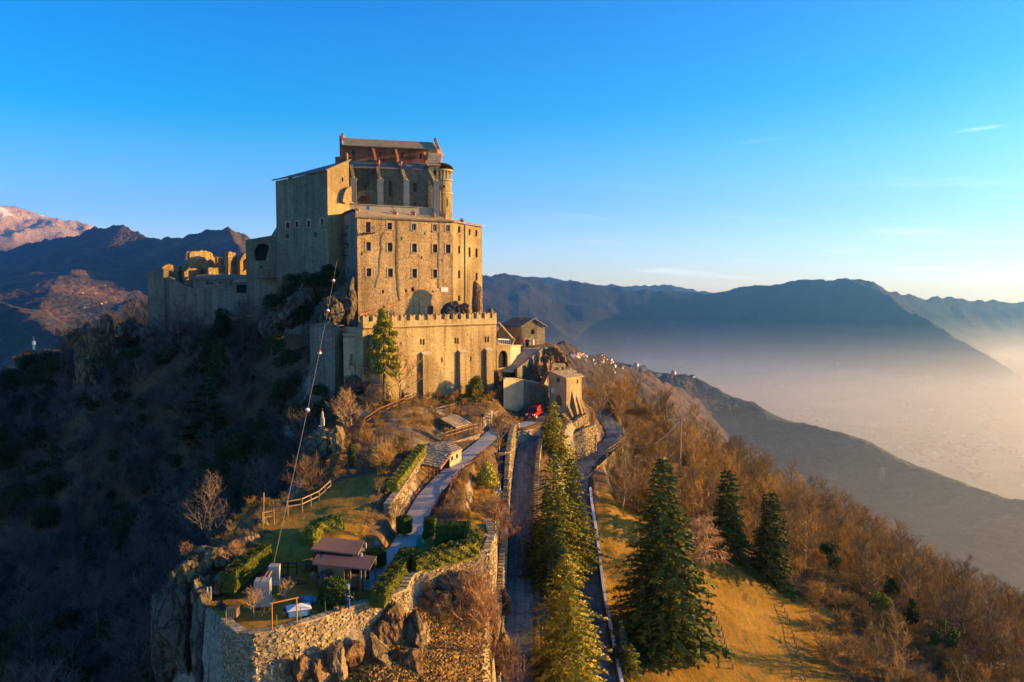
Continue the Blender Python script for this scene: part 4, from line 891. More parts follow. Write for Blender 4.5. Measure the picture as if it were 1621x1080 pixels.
mb.face([(W0[0], W0[1], -1), (W0[0], W0[1], zW0), (BW0[0], BW0[1], zW2), (BW0[0], BW0[1], -1)]); mb.face([(BW0[0], BW0[1], -1), (BW0[0], BW0[1], zW2), (W2[0], W2[1] + .02, zW2), (W2[0], W2[1] + .02, -1)][::-1]); mb.build('back_wall', M['wall_green'], lw)
ev0 = off2(W0, W1, .4); ev1 = off2(W1, W0, -.4)
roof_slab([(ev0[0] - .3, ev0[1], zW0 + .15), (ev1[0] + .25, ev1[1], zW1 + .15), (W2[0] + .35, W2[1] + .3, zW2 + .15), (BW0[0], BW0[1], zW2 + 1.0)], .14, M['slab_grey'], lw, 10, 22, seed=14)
for px, py, d in ((459.5, 279, 141), (534, 250, 135)):
    p = P(px, py, d); chimney(p.x, p.y, p.z - .9, .5, .7, lw)
# stepped brick end near the church
mb = MB(); p = P(536, 254, 134.5); mb.box((p.x, p.y, p.z - .6), (.9, 1.0, 2.2)); mb.box((p.x + 1.0, p.y + .2, p.z), (.9, 1.0, 2.4)); mb.build('brick_stub', M['brick_red'], lw)
# ---- arcaded annex on its left
ax = thing('arched_annex', 'shaded stone annex with two large dark arches below the west wing', 'building', (-43, 142, 2))
X0, X1 = XY(391, 144), XY(443, 142.5)
zX = zat(415, 379, 143.5)
rr2 = [(402,385.5,430,412.5,'arch hole'), (409,420.5,421,437,'arch hole')]
wall_px(X0, X1, -18, (zat(391, 380, 144), zat(443, 371, 142.5)), rr2, M['wall_green'], ax)
mb = MB(); xb = (X0[0] + 3, X0[1] + 8); mb.face([(X0[0], X0[1], -5), (X0[0], X0[1], zX), (xb[0], xb[1], zX), (xb[0], xb[1], -5)]); mb.face([(X0[0], X0[1], zX - .1), (X1[0], X1[1], zX - .1), (X1[0] + 2, X1[1] + 8, zX - .1), (xb[0], xb[1], zX - .1)]); mb.build('back_wall', M['wall_green'], ax)
# sloping buttress sweeping down from the wing's corner
mb = MB(); pts = [(443,352),(436,362),(430,372),(427,385),(424,400),(419,416),(410,430),(398,440)]
fr_ = [P(px, py, 141.6) for px, py in pts]; bs = [Vector((XY(446, 141.2)[0], 141.2, p.z)) for p in fr_]
for i in range(len(pts) - 1):
    a, b = fr_[i], fr_[i + 1]; A_, B_ = bs[i], bs[i + 1]
    mb.face([a, b, B_, A_][::-1]); mb.face([a, b, b + Vector((.5, 1.2, 0)), a + Vector((.5, 1.2, 0))])
mb.build('sloping_buttress', M['wall_green'], ax)

# ================================================================== ragged ruined walls
def ragged(name, A, B, z0, prof, th, m, parent=None, holes=(), step=.45, seed=1, amp=.18):
    """upright wall with broken top; prof: (px, py) outline on the A-B plane"""
    A = Vector((A[0], A[1], 0)); B = Vector((B[0], B[1], 0)); t = (B - A); L = t.length; t /= L; n = Vector((t.y, -t.x, 0)); r = random.Random(seed)
    q = sorted(onwall(A, B, px, py) for px, py in prof); us = [a for a, b in q]; zs = [b for a, b in q]
    hs = [tuple(onwall(A, B, hx, hy)) + (rw, rh) for hx, hy, rw, rh in holes]
    mb = MB(); nU = max(2, int((us[-1] - us[0]) / step)); nV = 14
    U = [us[0] + (us[-1] - us[0]) * i / nU for i in range(nU + 1)]; T = [np.interp(u, us, zs) + r.uniform(-amp, amp) for u in U]
    def W(i, j, d):
        f = j / nV; u = U[i]; z = z0 + (T[i] - z0) * f; bu = r.uniform(-.05, .05) if 0 < j < nV else 0
        return A + t * u - n * (d + bu) + Vector((0, 0, z))
    Fr = [[W(i, j, 0) for j in range(nV + 1)] for i in range(nU + 1)]; Bk = [[W(i, j, th) for j in range(nV + 1)] for i in range(nU + 1)]
    def inh(i, j):
        c = (Fr[i][j] + Fr[i + 1][j + 1]) / 2; u = (c - A).dot(t)
        return any(abs(u - a) < rw and (b - rh) < c.z < b + rh * (1 - (abs(u - a) / rw) ** 2 * .6) for a, b, rw, rh in hs)
    for i in range(nU):
        for j in range(nV):
            if inh(i, j):
                for di, dj, e in ((-1, 0, (0, 1)), (1, 0, (2, 3)), (0, -1, (0, 2)), (0, 1, (1, 3))):
                    ii, jj = i + di, j + dj
                    if 0 <= ii < nU and 0 <= jj < nV and not inh(ii, jj):
                        k = [(i, j), (i, j + 1), (i + 1, j), (i + 1, j + 1)]; a, b = k[e[0]], k[e[1]]
                        mb.face([Fr[a[0]][a[1]], Fr[b[0]][b[1]], Bk[b[0]][b[1]], Bk[a[0]][a[1]]])
                continue
            mb.face([Fr[i][j], Fr[i + 1][j], Fr[i + 1][j + 1], Fr[i][j + 1]]); mb.face([Bk[i][j + 1], Bk[i + 1][j + 1], Bk[i + 1][j], Bk[i][j]])
        mb.face([Fr[i][nV], Fr[i + 1][nV], Bk[i + 1][nV], Bk[i][nV]])
    for j in range(nV):
        mb.face([Fr[0][j], Fr[0][j + 1], Bk[0][j + 1], Bk[0][j]]); mb.face([Fr[nU][j + 1], Fr[nU][j], Bk[nU][j], Bk[nU][j + 1]])
    return mb.build(name, m, parent)
ru = thing('ruined_monastery', 'roofless ruined monastery with broken sunlit walls above a shaded stone base', 'ruin', (-55, 152, -8))
RZ = -13
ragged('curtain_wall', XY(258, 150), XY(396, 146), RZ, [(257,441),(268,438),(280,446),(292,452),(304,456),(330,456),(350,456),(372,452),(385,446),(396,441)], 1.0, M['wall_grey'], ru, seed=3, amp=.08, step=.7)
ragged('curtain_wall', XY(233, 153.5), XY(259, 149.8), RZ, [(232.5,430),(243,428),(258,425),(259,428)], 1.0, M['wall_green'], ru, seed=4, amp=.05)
ragged('ruined_wall', XY(257, 150), XY(312, 155.5), RZ + 5, [(257,424),(262,421),(267,419),(275,421),(285,422),(293,425),(297,430),(303,428),(310,432),(312,437)], .9, M['ruin'], ru, holes=[(285,437,.7,1.6)], seed=5)
ragged('ruined_wall', XY(300, 152.5), XY(362, 158.5), RZ + 6, [(300,403),(303,399),(312,397),(322,397),(332,399),(340,404),(345,408),(352,408),(358,413),(362,421)], 1.0, M['ruin'], ru, holes=[(341,415,.6,1.2)], seed=6, amp=.12)
ragged('ruined_wall', XY(292, 150.5), XY(345, 155), RZ + 6, [(292,430),(300,424),(312,425),(318,428),(325,420),(331,410),(336,409),(340,420),(345,426)], .9, M['ruin'], ru, holes=[(318,434,.5,.9)], seed=7, amp=.2)
ragged('ruined_wall', XY(330, 151.5), XY(392, 157), RZ + 6, [(330,424),(345,424),(355,423),(362,424),(370,426),(380,427),(392,428)], .9, M['ruin'], ru, seed=8, amp=.06)
ragged('ruined_pier', XY(361, 153), XY(376, 154.6), RZ + 6, [(361,400),(363,397),(368,399),(374,402),(376,406)], 1.8, M['ruin'], ru, seed=9, step=.5)
ragged('ruined_arch', XY(380, 153.6), XY(393, 155), RZ + 6, [(380,414),(383,407),(386,403),(389,401),(393,402)], 1.0, M['ruin'], ru, holes=[(387,418,.42,1.0)], seed=10, step=.25, amp=.05)
ragged('ruined_wall', XY(303, 158), XY(358, 163), RZ + 6, [(303,401),(312,399),(325,400),(338,406),(350,410),(358,417)], .9, M['ruin'], ru, seed=21, amp=.1)
ragged('ruined_wall', XY(262, 153.5), XY(302, 157.5), RZ + 6, [(262,424),(272,422),(283,424),(292,427),(302,430)], .9, M['ruin'], ru, holes=[(280,436,.5,1.2)], seed=22, amp=.12)
ragged('ruined_wall', XY(350, 154.5), XY(393, 159.5), RZ + 6, [(350,409),(358,411),(368,414),(378,413),(386,415),(393,414)], 1.1, M['ruin'], ru, holes=[(368,421,.45,.9)], seed=23, amp=.12, step=.35)
# side return of the tall fragment, facing the sun
ragged('ruined_wall', XY(299.7, 152.3), XY(303, 156.2), RZ + 6, [(300,420),(301.5,410),(303,399)], .9, M['ruin'], ru, seed=11)
# low roofed building inside
lb = thing('low_ruin_shed', 'low stone shed with grey slab roof in front of the sunlit ruins', 'shed', (XY(350, 148)[0], 148, -4))
S0, S1 = XY(307, 149.2), XY(398, 147.0); zs_ = zat(350, 441.5, 148)
wall_px(S0, S1, -5, zs_, [(325.5,445.3,330.5,451,'plain'),(334,446.5,337,451,'plain'),(346.5,446,350.5,450,'plain')], M['wall_grey'], lb)
facade((S0[0] + .2, S0[1] + 2.6), S0, -5, zs_ + .2, [], M['ruin'], lb)
roof_slab([(S0[0] - .3, S0[1] - .4, zs_ + .05), (S1[0] + .3, S1[1] - .4, zs_ - .1), (S1[0], S1[1] + 2.8, zs_ + .75), (S0[0] + .3, S0[1] + 2.8, zs_ + .95)], .12, M['slab_grey'], lb, 4, 16, seed=15)
mb = MB(); a = P(372, 443, 146.2); b = P(399, 441, 145.7); c_ = P(398, 450, 145); 
mb.face([P(368, 447, 145.4), P(399, 446, 145), b, a]); mb.build('lean_to_roof', M['chimney'], lb)
mb = MB(); q = P(383.5, 457, 146.0); mb.box((q.x, q.y, q.z), (2.0, .3, 1.45), 0); mb.build('recess', M['dark'], lb)

# ================================================================== crenellated wall
C0, C1 = (-19.6, 104.3), XY(785.5, 120)
cw = thing('crenellated_wall', 'long golden battlemented stone wall with buttresses and paired windows', 'wall', (C0[0], C0[1], -15))
zc = -4.45
cwr = [(664.6,536.5,667.6,546,'arch'),(669.2,536.8,672.2,546.3,'arch'),(719.5,534.5,722.5,544,'arch'),(723.6,534.8,726.3,544.2,'arch'),(767.3,532.7,770,542.5,'arch'),(771.3,532.5,774.2,542.3,'arch'),(633.3,541,636,549,'arch'),
       (698.4,565.2,700.9,574.2,'arch hole'),(744.3,565,746.4,572,'hole'),(640,562,642,567,'hole')]
rp = random.Random(5)
for k in range(34):   # putlog holes
    x = rp.uniform(636, 782); y = rp.choice([530, 552, 580, 596, 612]) + rp.uniform(-2, 2)
    if all(abs(x - (r[0] + r[2]) / 2) > 6 or abs(y - (r[1] + r[3]) / 2) > 12 for r in cwr) and not any(abs(x - b) < 7 for b in (670, 729, 771)): cwr.append((x, y, x + 1.3, y + 1.5, 'hole'))
wall_px(C0, C1, -16, zc, cwr, M['wall_crenel'], cw)
tC = Vector((C1[0] - C0[0], C1[1] - C0[1], 0)); LC = tC.length; tC /= LC; nC = Vector((tC.y, -tC.x, 0)); rzC = math.atan2(tC.y, tC.x); Cv = Vector((C0[0], C0[1], 0))
C2 = tuple((Cv + tC * LC - nC * 4.5)[:2])
facade(C1, C2, -16, zc, [], M['wall_crenel'], cw)
mb = MB(); mb.face([Cv + Vector((0, 0, -16)), Cv - nC * 5 + Vector((0, 0, -16)), Cv - nC * 5 + Vector((0, 0, zc)), Cv + Vector((0, 0, zc))][::-1])
mb.prism([tuple((Cv + tC * 0 - nC * 0)[:2]), tuple((Cv + tC * LC)[:2]), tuple((Cv + tC * LC - nC * .55)[:2]), tuple((Cv - nC * .55)[:2])], zc - .02, zc + .02)
mb.build('wall_end', M['wall_crenel'], cw)
# corbel table, parapet and merlons
mb = MB(); mb.box(Cv + tC * (LC / 2) + nC * .10 + Vector((0, 0, zc + .02)), (LC, .34, .12), rzC); mb.build('string_course', M['ashlar'], cw)
s0 = MB(); s0.box((0, 0, 0), (.13, .22, .22)); cme = s0.mesh('corbel', M['wall_crenel'], (0, 0, 0))
for k in range(int(LC / .34)):
    p = Cv + tC * (.17 + k * .34) + nC * .10 + Vector((0, 0, zc - .15)); o = put(cme, 'corbel', p - wloc(cw), rzC, 1, cw)
mb = MB(); mb.box(Cv + tC * (LC / 2) - nC * .12 + Vector((0, 0, zc + .42)), (LC, .5, .7), rzC); mb.build('parapet', M['wall_crenel'], cw)
ml = MB()
def merl(w, h, t_):
    v = [(-w/2, h), (-w/2, 0), (w/2, 0), (w/2, h), (w*.2, h*.93), (0, h * .68), (-w*.2, h*.93)]; vs = [(a, -t_/2, b) for a, b in v] + [(a, t_/2, b) for a, b in v]; n_ = len(v)
    ml.raw(vs, [tuple(range(n_)), tuple(range(2 * n_ - 1, n_ - 1, -1))] + [(i, i + n_, (i + 1) % n_ + n_, (i + 1) % n_) for i in range(n_)])
merl(.86, .80, .46); mme = ml.mesh('merlon', M['wall_crenel'], (0, 0, 0))
nm_ = 16
for k in range(nm_):
    u = .45 + (LC - .9) * k / (nm_ - 1); p = Cv + tC * u - nC * .12 + Vector((0, 0, zc + .77)); put(mme, 'merlon', p - wloc(cw), rzC, 1, cw)
for k in range(3): put(mme, 'merlon', Cv + tC * (LC - .3) - nC * (1.5 + 1.4 * k) + Vector((0, 0, zc + .77)) - wloc(cw), rzC + math.pi / 2, 1, cw)
# buttresses
for px, yt in ((672.5, 558), (730.8, 555), (772.5, 552)):
    u, zt = onwall(C0, C1, px, yt); c = Cv + tC * u + nC * .55; mb = MB(); wd = 1.35; bb = []
    for (su, sn, z) in ((-1, .0, -16), (1, .0, -16), (1, -.55, -16), (-1, -.55, -16), (-1, -.08, zt - .4), (1, -.08, zt - .4), (1, -.55, zt), (-1, -.55, zt)):
        bb.append(Cv + tC * (u + su * wd / 2) + nC * (.55 + sn) + Vector((0, 0, z)))
    mb.raw(bb, [(0, 1, 5, 4), (1, 2, 6, 5), (3, 0, 4, 7), (4, 5, 6, 7)]); b_ = mb.build('buttress', M['wall_crenel'], cw)
    mb = MB(); mb.raw([p + Vector((0, 0, .12)) + nC * (.12 if i < 2 else 0) for i, p in enumerate(bb[4:])] + [p + Vector((0, 0, .003)) for p in bb[4:]], [(0, 1, 2, 3), (4, 5, 1, 0), (5, 6, 2, 1), (7, 4, 0, 3)]); mb.build('buttress_cap', M['ashlar'], b_)

# lower-left walls in front of it
lf = thing('lower_enclosure_wall', 'half sunlit stone wall below the cedar, left of the battlements', 'wall', (-20, 104, -14))
E0, E1 = XY(543, 106.5), XY(601, 104.6)
wall_px(E0, E1, -16, (zat(543, 531, 106.5), zat(601, 531, 104.6)), [(554,560,561,579,'arch hole'),(575,548,578,552,'hole')], M['wall_render'], lf)
E0b = (E0[0] + .3, E0[1] + 5); facade(E0b, E0, -14, zat(543, 531, 106.5), [], M['wall_grey'], lf)
mb = MB(); mb.prism([E0, E1, (E1[0], E1[1] + 3), E0b], zat(543, 531, 106.5) - .35, zat(543, 531, 106.5) - .1); mb.build('wall_walk', M['slab_grey'], lf)
mb = MB(); mb.box(((E0[0]+E1[0])/2, (E0[1]+E1[1])/2 + .1, zat(570, 531, 105.5) + .08), (abs(E1[0]-E0[0]) + .3, .55, .16), math.atan2(E1[1]-E0[1], E1[0]-E0[0])); mb.build('coping', M['ashlar'], lf)
gt = thing('grey_wall_stub', 'tall shaded grey wall stub standing on the steep left slope', 'wall', (-28, 108, -14))
G0, G1, G2 = XY(490, 109.5), XY(529, 106.5), XY(545, 108.5)
facade(G0, G1, -22, (zat(490, 513, 109.5), zat(529, 511, 106.5)), [], M['wall_grey'], gt)
facade(G1, G2, -20, (zat(529, 511, 106.5), zat(545, 526, 108.5)), [], M['wall_green'], gt)
mb = MB(); mb.face([(G0[0], G0[1], -22), (G0[0] + 2, G0[1] + 4, -22), (G0[0] + 2, G0[1] + 4, zat(490, 513, 109.5)), (G0[0], G0[1], zat(490, 513, 109.5))]); mb.prism([G0, G1, G2, (G0[0] + 2, G0[1] + 4)], zat(490, 513, 109.5) - .3, zat(490, 513, 109.5) - .1); mb.build('wall_top', M['wall_grey'], gt)
# little battlement behind the cedar
lt = thing('small_battlement', 'short shaded battlement behind the cedar top, left end of the golden wall', 'wall', (-20, 108, -5))
J0, J1 = XY(571, 110), XY(600, 109.5); facade(J0, J1, -9, zat(585, 507.5, 110), [], M['wall_grey'], lt)
for px in (573.5, 580.5, 587.5, 594.5): put(mme, 'merlon', Vector((XY(px, 109.9)[0], 109.9, zat(585, 507.5, 110))) - wloc(lt), 0, .8, lt)
s = MB(); a = P(568, 499, 108.5); b = P(634, 478, 121.5)
s.beam(a, b, .25, .18); tag(s.build('ramp_coping', M['brick_red']), 'thin red brick coping of the ramp climbing across the block foot', 'ramp')

# ================================================================== chapel, stair and arch bridge on the right
cp = thing('chapel', 'small stone chapel with slab roof, oval window and open door behind the battlements', 'chapel', (XY(835, 139)[0], 139, -9))
K0, K1, K2 = XY(795, 143.5), XY(826, 137.5), XY(862.5, 139.6)
ze0 = zat(826, 517, 137.5); ze2 = zat(862.5, 516.5, 139.6)
wall_px(K0, K1, -11, (ze0, ze0), [(819,533,822,540,'plain')], M['wall_render'], cp)
ops = pxops(K1, K2, [(840.5,521.5,846,529.5,'arch'),(831,537.5,837.5,549.5,'door open')])
facade(K1, K2, -11, ze0, ops, M['wall_grey'], cp); windows(K1, K2, ops[:1], cp)
o = ops[1]; tK = (Vector((K2[0]-K1[0], K2[1]-K1[1], 0))).normalized(); nK = Vector((tK.y, -tK.x, 0)); Kv = Vector((K1[0], K1[1], 0)); LK = math.hypot(K2[0]-K1[0], K2[1]-K1[1])
rzK = math.atan2(tK.y, tK.x)
mb = MB(); mb.box(Kv + tK * (o[0] + o[1]) / 2 - nK * .5 + Vector((0, 0, (o[2] + o[3]) / 2)), (o[1] - o[0] + .1, .05, o[3] - o[2] + .1), rzK); d_ = mb.build('doorway', M['dark'], cp)
mb = MB(); uc = (o[0] + o[1]) / 2; mb.box(Kv + tK * (o[0] - .07) + nK * .03 + Vector((0, 0, (o[2] + o[3]) / 2)), (.14, .1, o[3] - o[2]), rzK); mb.box(Kv + tK * (o[1] + .07) + nK * .03 + Vector((0, 0, (o[2] + o[3]) / 2)), (.14, .1, o[3] - o[2]), rzK); mb.box(Kv + tK * uc + nK * .12 + Vector((0, 0, o[3] + .12)), (o[1] - o[0] + .8, .3, .14), rzK); mb.build('door_frame', M['ashlar'], d_)
zpk2 = zat(844, 504.5, 138.5); mb = MB()
g0, g1, gp = Kv + Vector((0, 0, ze0)), Kv + tK * LK + Vector((0, 0, ze0)), Kv + tK * LK / 2 + Vector((0, 0, zpk2 - .12))
mb.face([g0, g1, gp]); mb.build('gable', M['wall_grey'], cp)
bk = (Vector((K0[0] - K1[0], K0[1] - K1[1], 0))); 
mb = MB(); mb.face([g1 + Vector((0, 0, -9 - ze0 - 2)), g1 + bk + Vector((0, 0, -9 - ze0 - 2)), g1 + bk, g1]); mb.build('back_wall', M['wall_grey'], cp)
def rp_(p, a): return p + a
ovg = nK * .35
roof_slab([g0 + bk - tK * .35 + Vector((0, 0, -.05)), g0 - tK * .35 + ovg + Vector((0, 0, -.05)), gp + ovg + Vector((0, 0, .2)), gp + bk + Vector((0, 0, .2))], .13, M['slab_grey'], cp, 6, 12, seed=17)
roof_slab([g1 + tK * .35 + ovg + Vector((0, 0, -.05)), g1 + bk + tK * .35 + Vector((0, 0, -.05)), gp + bk + Vector((0, 0, .19)), gp + ovg + Vector((0, 0, .19))], .13, M['slab_grey'], cp, 6, 12, seed=18)
mb = MB(); c = Kv + tK * (onwall(K1, K2, 844.5, 543)[0]) + nK * .04 + Vector((0, 0, zat(844.5, 542, 138.6))); mb.box(c, (.42, .05, 1.0), rzK); mb.build('notice_board', M['sheet_brown'], cp)
mb = MB(); mb.box(c + nK * .028, (.34, .012, .9), rzK); mb.build('notice_sheet', M['white'], cp)
mb = MB(); p = P(849, 505, 139.5); mb.tube([p + Vector((0, 0, -.9)), p], .05)
for k in range(10):
    a0, a1 = 2 * math.pi * k / 10, 2 * math.pi * (k + 1) / 10
    mb.face([p + Vector((0, .1, 0)), p + Vector((.22 * math.cos(a0), -.25, .34 * math.sin(a0))), p + Vector((.22 * math.cos(a1), -.25, .34 * math.sin(a1)))])
tag(mb.build('satellite_dish', M['white']), 'white dish on the ridge of the small chapel roof', 'satellite dish')
chimney(*(list(P(826.5, 505.5, 140))[:2]), zpk2 - .3, .4, .5, cp)

# arched link wall with parapet
al = thing('arched_link_wall', 'sunlit wall with one deep round arch between battlements and chapel stair', 'wall', (XY(797, 123)[0], 123, -14))
A0, A1 = XY(786.5, 121.0), XY(808, 123.5)
wall_px(A0, A1, -16, (zat(786, 545, 121), zat(808, 547, 123.5)), [(789,555,803.5,582,'arch hole')], M['wall_crenel'], al)
A2 = XY(824, 131.5)
facade(A1, A2, -14, (zat(808, 547.5, 123.5), zat(824, 547.5, 131.5)), [], M['ashlar'], al)
s = MB()
for a, b, za, zb_ in ((A0, A1, zat(786, 545, 121), zat(808, 547, 123.5)), (A1, A2, zat(808, 547.5, 123.5), zat(824, 547.5, 131.5))): s.beam((a[0], a[1], za + .07), (b[0], b[1], zb_ + .07), .45, .14)
s.build('coping', M['ashlar'], al)
s = MB(); a = P(789, 511, 128); b = P(811, 536, 126); s.beam(a, b, .4, .3); s.beam(a + Vector((0, .2, -1.4)), b + Vector((0, .2, -1.0)), .35, 2.0)
tag(s.build('sloping_parapet', M['wall_crenel']), 'sloping stone parapet running down from the battlement corner to the court', 'wall')
s = MB()
for k in range(8):
    x, y = XY(789 + k * 3.2, 124 + k * .35); s.box((x, y, zat(797, 541, 125)), (.12, .12, .75))
s.beam(P(788, 537, 124), P(812, 538, 126.5), .14); tag(s.build('balustrade', M['white_wood']), 'pale balustrade on the court terrace beside the battlement corner', 'railing')
# stair: real steps rising right to the chapel court
st = thing('chapel_stair', 'broad stone stair climbing right to the chapel door', 'stairs', (XY(820, 126)[0], 126, -14))
pA, pB = P(800, 588, 121.5), P(845, 553, 134)
nst = 16; s0 = MB(); dv = pB - pA; hd = Vector((dv.x, dv.y, 0)); run = hd.length / nst; hd.normalize(); rz = math.atan2(hd.y, hd.x)
s0.box((0, 0, 0), (run + .12, 2.6, abs(dv.z) / nst + .25)); sme = s0.mesh('step', M['ashlar'], (0, 0, 0))
for k in range(nst):
    f = (k + .5) / nst; p = pA + Vector((hd.x, hd.y, 0)) * (run * (k + .5)) + Vector((0, 0, dv.z * f)); put(sme, 'step', p - wloc(st), rz, 1, st)
sd = Vector((hd.y, -hd.x, 0)); s = MB()
a = pA + sd * 1.55; b = pB + sd * 1.55
s.raw([a + Vector((0, 0, -4.5)), b + Vector((0, 0, -7)), b + Vector((0, 0, .55)), a + Vector((0, 0, .45)), a + sd * .4 + Vector((0, 0, -4.5)), b + sd * .4 + Vector((0, 0, -7)), b + sd * .4 + Vector((0, 0, .55)), a + sd * .4 + Vector((0, 0, .45))],
      [(0, 3, 2, 1), (4, 5, 6, 7), (3, 7, 6, 2), (0, 4, 7, 3), (1, 2, 6, 5)]); s.build('side_wall', M['wall_grey'], st)
s = MB(); s.prism([tuple((pB + sd * 2)[:2]), tuple((pB - sd * 2.2)[:2]), (pB.x - .5, pB.y + 6), (pB.x + 4, pB.y + 5), (pB.x + 3.6, pB.y + .5)], -14, pB.z + .05); tag(s.build('chapel_court', M['paving']), 'small paved court in front of the chapel door', 'courtyard')

# gatehouse
gh = thing('gatehouse', 'stone gatehouse with slab roof, arched red door and battered right flank', 'gatehouse', (XY(897, 118)[0], 118, -17.8))
H0, H1, H2 = XY(869.5, 120.5), XY(897.3, 117.0), XY(921.3, 120.6)
hz0, hz1, hz2 = zat(869.5, 589, 120.5), zat(897.3, 600, 117), zat(921.3, 596.5, 120.6)
wall_px(H0, H1, -18.6, (hz0, hz1), [(880.8,595.5,886,605.5,'plain'),(878.8,625,889.5,642,'arch door red')], M['wall_render'], gh)
wall_px(H1, H2, -18.6, (hz1, hz2), [(912.8,601,915.6,607,'plain')], M['wall_crenel'], gh)
mb = MB(); HB = (H2[0] - 4.2, H2[1] + 3.6); mb.face([(H2[0], H2[1], -19), (HB[0], HB[1], -19), (HB[0], HB[1], hz2), (H2[0], H2[1], hz2)]); mb.build('back_wall', M['wall_crenel'], gh)
roof_slab([(H1[0] - .1, H1[1] - .35, hz1 + .12), (H2[0] + .35, H2[1] - .2, hz2 + .12), tuple(P(905, 584.5, 124)), tuple(P(868.3, 587.5, 121))], .13, M['slab'], gh, 7, 12, seed=20)
p = P(917, 590, 121.8); chimney(p.x, p.y, p.z - .8, .45, .6, gh)
u, z = onwall(H0, H1, 875, 618); tH = Vector((H1[0]-H0[0], H1[1]-H0[1], 0)).normalized(); nH = Vector((tH.y, -tH.x, 0))
mb = MB(); mb.box(Vector((H0[0], H0[1], z)) + tH * u + nH * .04, (.62, .06, .72), math.atan2(tH.y, tH.x)); mb.build('plaque', M['white'], gh)
tH2 = Vector((H2[0]-H1[0], H2[1]-H1[1], 0)).normalized(); nH2 = Vector((tH2.y, -tH2.x, 0))
for px, yt, w_ in ((899, 640, .5), (906.5, 617, .55), (914, 625, .5), (919.5, 632, .5)):
    u, zt = onwall(H1, H2, px, yt); mb = MB(); bs_ = Vector((H1[0], H1[1], 0)) + tH2 * u
    out_ = 1.3; v = []
    for s_ in (-1, 1):
        v += [bs_ + tH2 * s_ * w_ / 2 + Vector((0, 0, -19)), bs_ + tH2 * s_ * w_ / 2 + nH2 * out_ + Vector((0, 0, -19)), bs_ + tH2 * s_ * w_ / 2 + Vector((0, 0, zt))]
    mb.raw(v, [(0, 1, 2), (5, 4, 3), (1, 4, 5, 2)]); mb.build('batter_buttress', M['wall_crenel'], gh)
rg_ = thing('gate_ruin', 'broken sunlit wall top standing behind the gatehouse roof', 'ruin', (XY(885, 124)[0], 124, -10))
ragged('ruined_wall', XY(872, 123.5), XY(899, 124.5), -13, [(872,584),(873.5,576),(876,574.5),(879,577),(882,574),(885,577),(888,573),(891,576),(894,574),(898,583)], .7, M['wall_crenel'], rg_, holes=[(881,583,.2,.25),(890,583,.2,.25)], step=.28, seed=13, amp=.05)
# curtain wall from the arch to the gatehouse
cu = thing('gate_curtain_wall', 'curved retaining wall behind the red van, sunlit left and shaded right', 'wall', (XY(830, 119)[0], 119, -18))
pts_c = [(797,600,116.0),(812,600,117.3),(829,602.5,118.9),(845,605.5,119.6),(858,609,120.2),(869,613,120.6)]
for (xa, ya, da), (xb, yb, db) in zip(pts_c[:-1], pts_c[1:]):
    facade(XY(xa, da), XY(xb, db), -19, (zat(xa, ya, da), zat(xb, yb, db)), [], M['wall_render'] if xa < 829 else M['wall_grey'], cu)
s = MB()
for (xa, ya, da), (xb, yb, db) in zip(pts_c[:-1], pts_c[1:]): s.beam(P(xa, ya - 1, da + .25), P(xb, yb - 1, db + .25), .6, .16)
s.build('coping', M['ashlar'], cu)
s = MB(); s.beam(P(868, 586, 121), P(857, 611, 119.5), .35, .45); tag(s.build('sloping_wall_cap', M['brick_red']), 'steep narrow brick-capped wall dropping left of the gatehouse', 'wall')

# viaduct carrying the lower road
vd = thing('arched_road_wall', 'sunlit retaining wall with two tall arches carrying the lower road', 'wall', (XY(947, 113)[0], 113, -27))
V0, V1 = (8.6, 107.2), (13.3, 115.9); V2 = (17.0, 119.2)
def road_z(x, y): 
    d, z = poly_dist(LOWER, np.array([float(x)]), np.array([float(y)])); return float(z[0])
V0 = (10.6, 107.9); V1 = (14.6, 114.9); V2 = (17.2, 119.4)
wall_px(V0, V1, -31, (road_z(*V0) + .1, road_z(*V1) + .1), [(945,736,955,762,'arch hole')], M['wall_crenel'], vd)
wall_px(V1, V2, -31, (road_z(*V1) + .1, road_z(*V2) + .1), [(961,727,971,756,'arch hole')], M['wall_crenel'], vd)
s = MB(); tv = Vector((V2[0]-V1[0], V2[1]-V1[1], 0)).normalized()
pp = [Vector((V1[0]-.8, V1[1]-1.4, road_z(*V1))), Vector((V1[0], V1[1], road_z(*V1)+.05)), Vector((V2[0], V2[1], road_z(*V2)+.05)), Vector((V2[0]+.6, V2[1]+2.4, road_z(17, 122)))]
rl_ = thing('road_railing', 'pale timber railing along the bend of the lower road', 'railing', pp[1])
for a, b in zip(pp[:-1], pp[1:]):
    L_ = (b - a).length; k_ = max(1, int(L_ / 1.1))
    for i in range(k_):
        q = a.lerp(b, i / k_); s = MB(); s.box(q + Vector((0, 0, .5)), (.12, .12, 1.1)); s.build('post', M['wood_pale'], rl_)
    s = MB(); s.beam(a + Vector((0, 0, 1.0)), b + Vector((0, 0, 1.0)), .1, .1); s.build('rail', M['wood_pale'], rl_)
    s = MB(); s.beam(a + Vector((0, 0, .55)), b + Vector((0, 0, .55)), .08, .08); s.build('rail', M['wood_pale'], rl_)
